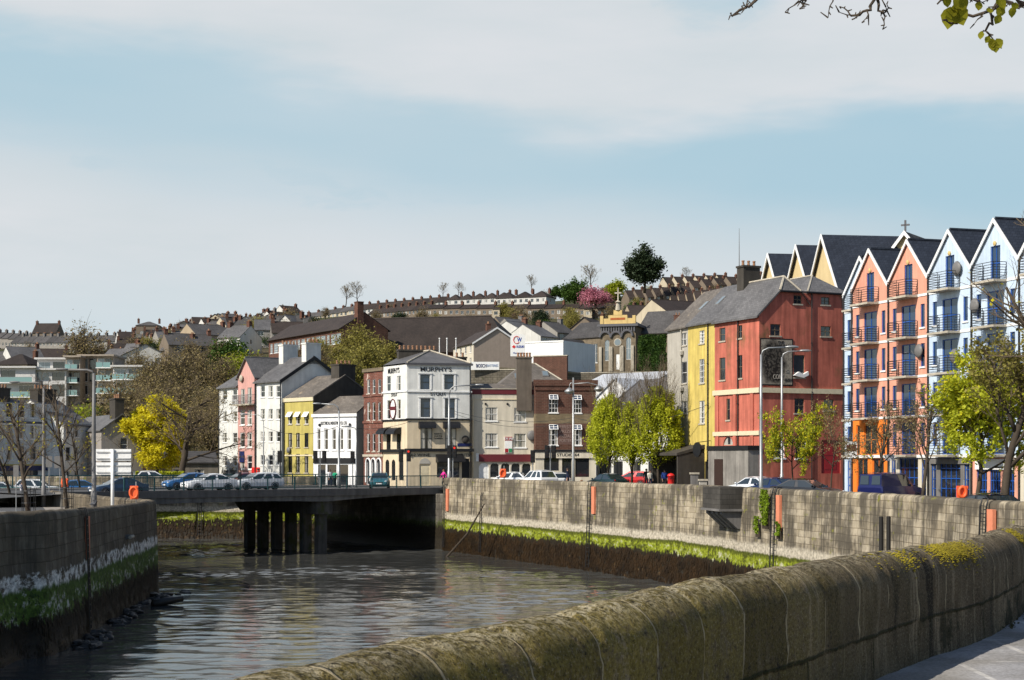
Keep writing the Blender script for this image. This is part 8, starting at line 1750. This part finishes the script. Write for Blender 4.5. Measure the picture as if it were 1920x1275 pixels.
# street trees before the red building and the apartments
SP_UMB = dict(lv=4, n=(9, 6, 4, 3), ang=((45, 78), (25, 55), (25, 60)), len=(.62, .60, .58, .6), shape=lambda f: .8 + .4 * f, t0=.52, up=.03, wob=.14, trunk=.85, rmin=.006, lead=True)
tree_parts('umb_leaf', 71, 5.2, .10, SP_UMB, [(L_GREEN, 5, .14, .12, None), (L_YELLOW, 3, .13, .10, None)], M_TRUNKD); tree_parts('umb_bare', 72, 5.4, .10, SP_UMB, [(L_BROWN, 3, .10, .10, None)], M_TRUNKD); tree_parts('tall_bare', 73, 6.4, .11, dict(SP_STREET, n=(10, 6, 4, 4)), [(L_BROWN, 1.6, .09, .08, None), (L_YELLOW, .3, .11, .08, lambda p: p.z < 3.6)], M_TRUNKD); tree_parts('leafy', 74, 7.2, .15, dict(SP_STREET, shape=ROUND, n=(11, 6, 5, 4), t0=.35), [(L_LIME, 11, .15, .2, None), (L_YELLOW, 3, .14, .18, None)], M_TRUNKD); tree_parts('leafy_brown', 75, 8.0, .20, dict(SP_STREET, n=(12, 7, 5, 4), t0=.30, len=(.58, .6, .6, .55)), [(L_OLIVE, 3, .11, .12, None), (L_LIME, 1.5, .13, .13, lambda p: p.z < 6)], M_TRUNKD)
fill_clumps('leafy', 75, 46, 60, 4.9, 1.75, 2.1, .15, L_LIME, .4, .20)
for k, px_, d, s, rz, lab in (('umb_leaf', 1484, 104, (.62, .62, .94), .2, 'flat-crowned yellow-green street tree before the red corner building'), ('umb_bare', 1557, 103, (.6, .6, .9), 1.0, 'flat-crowned brown street tree before the right part of the red building'), ('tall_bare', 1640, 99, .92, 2.0, 'thin brown street tree before the orange apartment front'), ('tall_bare', 1728, 93, 1.05, 3.5, 'thin brown street tree before the second salmon apartment house'), ('leafy', 1832, 78, (.82, .82, .86), .5, 'yellow-green leafy tree before the first pale blue apartment house'), ('leafy_brown', 1886, 68, 1.0, 1.0, 'large olive-brown tree in front of the black car at the right')): plant(k, 'street_tree', lab, px_, d, ZR, s, rz, 'street trees before the apartments')
tree_parts('tall_edge', 81, 16.5, .3, dict(SP_BARE, len=(.42, .58, .58, .55), n=(14, 6, 4, 3)), [(L_YELLOW, .12, .12, .08, lambda p: p.z < 14)], M_TRUNKD); plant('tall_edge', 'bare_tree', 'tall bare tree whose twigs reach in over the right picture edge', 2010, 68, ZR, 1.0, .4)
# near tree at the right, out of frame: its twigs and young leaves hang into the top of the picture
nt_ = thing('overhanging_tree', 'near tree whose dark twigs and yellow-green leaves hang into the top right', 'tree', (0, 0, 0)); rng = random.Random(91); nrg = np.random.default_rng(91)
tb, tw = MB(), MB(); NP = lambda px, py, d: Vector(PT(px, py, d))
tb.tube([(4.6, 3.4, 5.9), (4.5, 3.5, 8.0), (4.3, 3.9, 9.6), (4.0, 4.4, 11.2), (3.8, 5.0, 13.5)], [.26, .22, .19, .15, .08], 12); trunk_pts = ((4.35, 3.85, 9.3), (4.1, 4.3, 10.7))
lv = []
def twig(pts, r0, sub=5, lf=0, ln=.28):
    pts = [Vector(p) for p in pts]; q = []
    for i in range(len(pts) - 1):
        for k in range(4): q.append(pts[i].lerp(pts[i + 1], k / 4) + Vector((rng.gauss(0, .008), rng.gauss(0, .008), rng.gauss(0, .008))))
    q.append(pts[-1]); n = len(q); tw.tube(q, [r0 * (1 - .8 * i / n) + .0018 for i in range(n)], 5)
    for _ in range(sub):
        i = rng.randrange(n // 3, n); d = (q[i] - q[max(i - 2, 0)]).normalized() + Vector((rng.gauss(0, .7), rng.gauss(0, .5), rng.gauss(-.1, .5))); d.normalize(); e = [q[i]]; L = ln * rng.uniform(.3, 1)
        for k in range(3): d = (d + Vector((rng.gauss(0, .35), rng.gauss(0, .3), rng.gauss(0, .35)))).normalized(); e.append(e[-1] + d * L / 3)
        tw.tube(e, [.003, .0026, .0022, .0015], 4)
        for p in e[1:]: tw.tube([p, p + Vector((rng.gauss(0, .012), 0, rng.gauss(0, .012)))], [.0035, .002], 4)
        if rng.random() < lf: lv.append(e[-1])
c0 = Vector(trunk_pts[1]); c1 = Vector(trunk_pts[0])
twig([c1, NP(2010, 20, 6.0), NP(1930, 8, 6.2), NP(1880, 2, 6.2), NP(1840, 22, 6.1), NP(1795, 36, 6.1), NP(1768, 38, 6.0)], .009, 7, .12, .09); twig([NP(1880, 2, 6.2), NP(1862, 30, 6.15), NP(1850, 55, 6.1), NP(1862, 66, 6.1)], .005, 3, .2, .05); twig([NP(1930, 8, 6.2), NP(1890, -14, 6.1), NP(1830, -6, 6.0), NP(1772, -2, 6.0), NP(1757, 8, 6.0)], .006, 5, .5, .10)
twig([c0, NP(1900, -160, 5.4), NP(1760, -90, 5.6), NP(1680, -50, 5.7), NP(1648, -4, 5.7), NP(1626, 20, 5.7), NP(1594, 28, 5.7)], .009, 8, .0, .09); twig([NP(1648, -4, 5.7), NP(1655, 18, 5.7), NP(1662, 30, 5.7)], .004, 4, 0, .07); twig([NP(1760, -90, 5.6), NP(1600, -90, 5.6), NP(1480, -50, 5.7), NP(1416, 2, 5.7), NP(1392, 18, 5.7), NP(1370, 24, 5.7)], .008, 8, 0, .07); twig([NP(1480, -50, 5.7), NP(1510, -4, 5.7), NP(1500, 2, 5.7)], .004, 3, 0, .08); twig([NP(1680, -50, 5.7), NP(1580, -20, 5.7), NP(1562, 2, 5.7)], .004, 3, 0, .08)
lm_ = MB()
def leaf(p, s, dr, tilt):
    d = Vector(dr).normalized(); sd = d.cross(Vector((rng.gauss(0, .4), -1, rng.gauss(0, .4)))).normalized(); nr = sd.cross(d); prof = [(0, 0), (.18, .30), (.42, .44), (.7, .32), (1, 0)]; mid = [p + d * s * t - nr * s * .12 * math.sin(t * 2.6) for t, _ in prof]
    for s_ in (1, -1):
        ed = [mid[i] + sd * s_ * s * w + nr * s * .10 * w for i, (t, w) in enumerate(prof)]
        for i in range(4): lm_.face([mid[i], mid[i + 1], ed[i + 1], ed[i]] if i else [mid[0], mid[1], ed[1]])
for (px_, py_, s) in ((1782, 12, .10), (1790, 6, .11), (1795, 16, .09), (1774, 24, .035), (1880, 12, .05), (1855, 14, .04), (1876, 28, .045), (1900, 12, .05), (1905, 4, .04), (1840, 58, .038), (1856, 68, .035), (1862, 74, .05), (1868, 72, .05), (1866, 80, .045), (1858, 72, .04), (1812, -6, .09), (1872, -8, .07)): leaf(NP(px_, py_, 6.05), s * .85, (rng.gauss(0, .45), rng.gauss(0, .4), -1), 0)
for p in lv: leaf(p, rng.uniform(.03, .05), (rng.gauss(0, .5), rng.gauss(0, .4), -1), 0)
tb.build('trunk', M_TRUNK, nt_, True); tw.build('twigs', M_TRUNKD, nt_); lm_.build('leaves', leafmat('hanging_leaves', (.20, .20, .012), (.34, .32, .02), .6), nt_)
# weed fringe on the quay walls
def fringe(label, line, z0, z1, n, w, L, m, seed, river, name='seaweed'):
    nrg = np.random.default_rng(seed); pts = smooth_line(line, .3); n_ = len(pts); V = []
    for _ in range(n):
        i = int(nrg.integers(1, n_ - 1)); t = pts[i + 1] - pts[i - 1]; t = t / np.hypot(*t); nv = np.array((-t[1], t[0])) * river; z = z0 + (z1 - z0) * nrg.random() + .25 * mnoise.noise((i * .11, seed, 0)); q = pts[i] + t * nrg.uniform(-.15, .15); o = .035 * (6 - z) + .02; l = L * nrg.uniform(.5, 1.4); ww = w * nrg.uniform(.5, 1.3); out = nrg.uniform(.02, .08)
        a = q + nv * o; b = q + nv * (o + out); tt = t * ww; V += [(*(a - tt), z), (*(a + tt), z), (*(b + tt * .5 + t * nrg.normal() * .03), z - l), (*(b - tt * .5), z - l)]
    o = link(name, numpy_mesh(name, np.array(V), 4, m)); return tag(o, label, 'seaweed', None, 'stuff')
M_WEED = leafmat('brown_weed', (.010, .007, .004), (.045, .024, .008), .1); M_ALGA = leafmat('green_algae', (.05, .058, .005), (.15, .18, .012), .1)
fringe('brown seaweed hanging on the foot of the sunlit wall', FARW[3:], .2, 1.9, 9000, .06, .40, M_WEED, 1, 1); 
fringe('brown seaweed on the wall beyond the bridge', FARW2, .2, 1.7, 2200, .08, .40, M_WEED, 3, 1); fringe('green algae strands on the wall beyond the bridge', FARW2, 1.4, 2.5, 700, .05, .18, M_ALGA, 4, 1, 'algae')
fringe('dark seaweed hanging on the foot of the left wall', LEFTW, .1, 1.9, 9000, .05, .38, leafmat('black_weed', (.008, .007, .005), (.030, .022, .010), .1), 5, -1); fringe('dark green algae strands on the left wall', LEFTW, 1.5, 2.7, 2200, .03, .16, leafmat('dark_algae', (.018, .035, .008), (.06, .11, .018), .1), 6, -1, 'algae')

# weeds and grit where the footpath meets the near parapet
nrg = np.random.default_rng(77); V = []
for _ in range(2600):
    i = int(nrg.integers(nn // 4, nn - 20)); p = npts[i]; t = npts[min(i + 5, nn - 1)] - npts[max(i - 5, 0)]; t = t / np.hypot(*t); nr = np.array((t[1], -t[0])); dens = mnoise.noise((NU0[i] * .9, 0, 4.0))
    if dens < nrg.uniform(-.35, .4): continue
    q = p + nr * (HW + abs(nrg.normal()) * .045 + .01); V.append((q[0], q[1], near_z(*p) + abs(nrg.normal()) * .022))
o = link('weeds', leaf_mesh('weeds', np.array(V), .030, leafmat('path_weeds', (.035, .032, .014), (.09, .085, .03), .2), nrg, .3)); tag(o, 'dark weeds and grit along the foot of the near parapet', 'weeds', None, 'stuff')
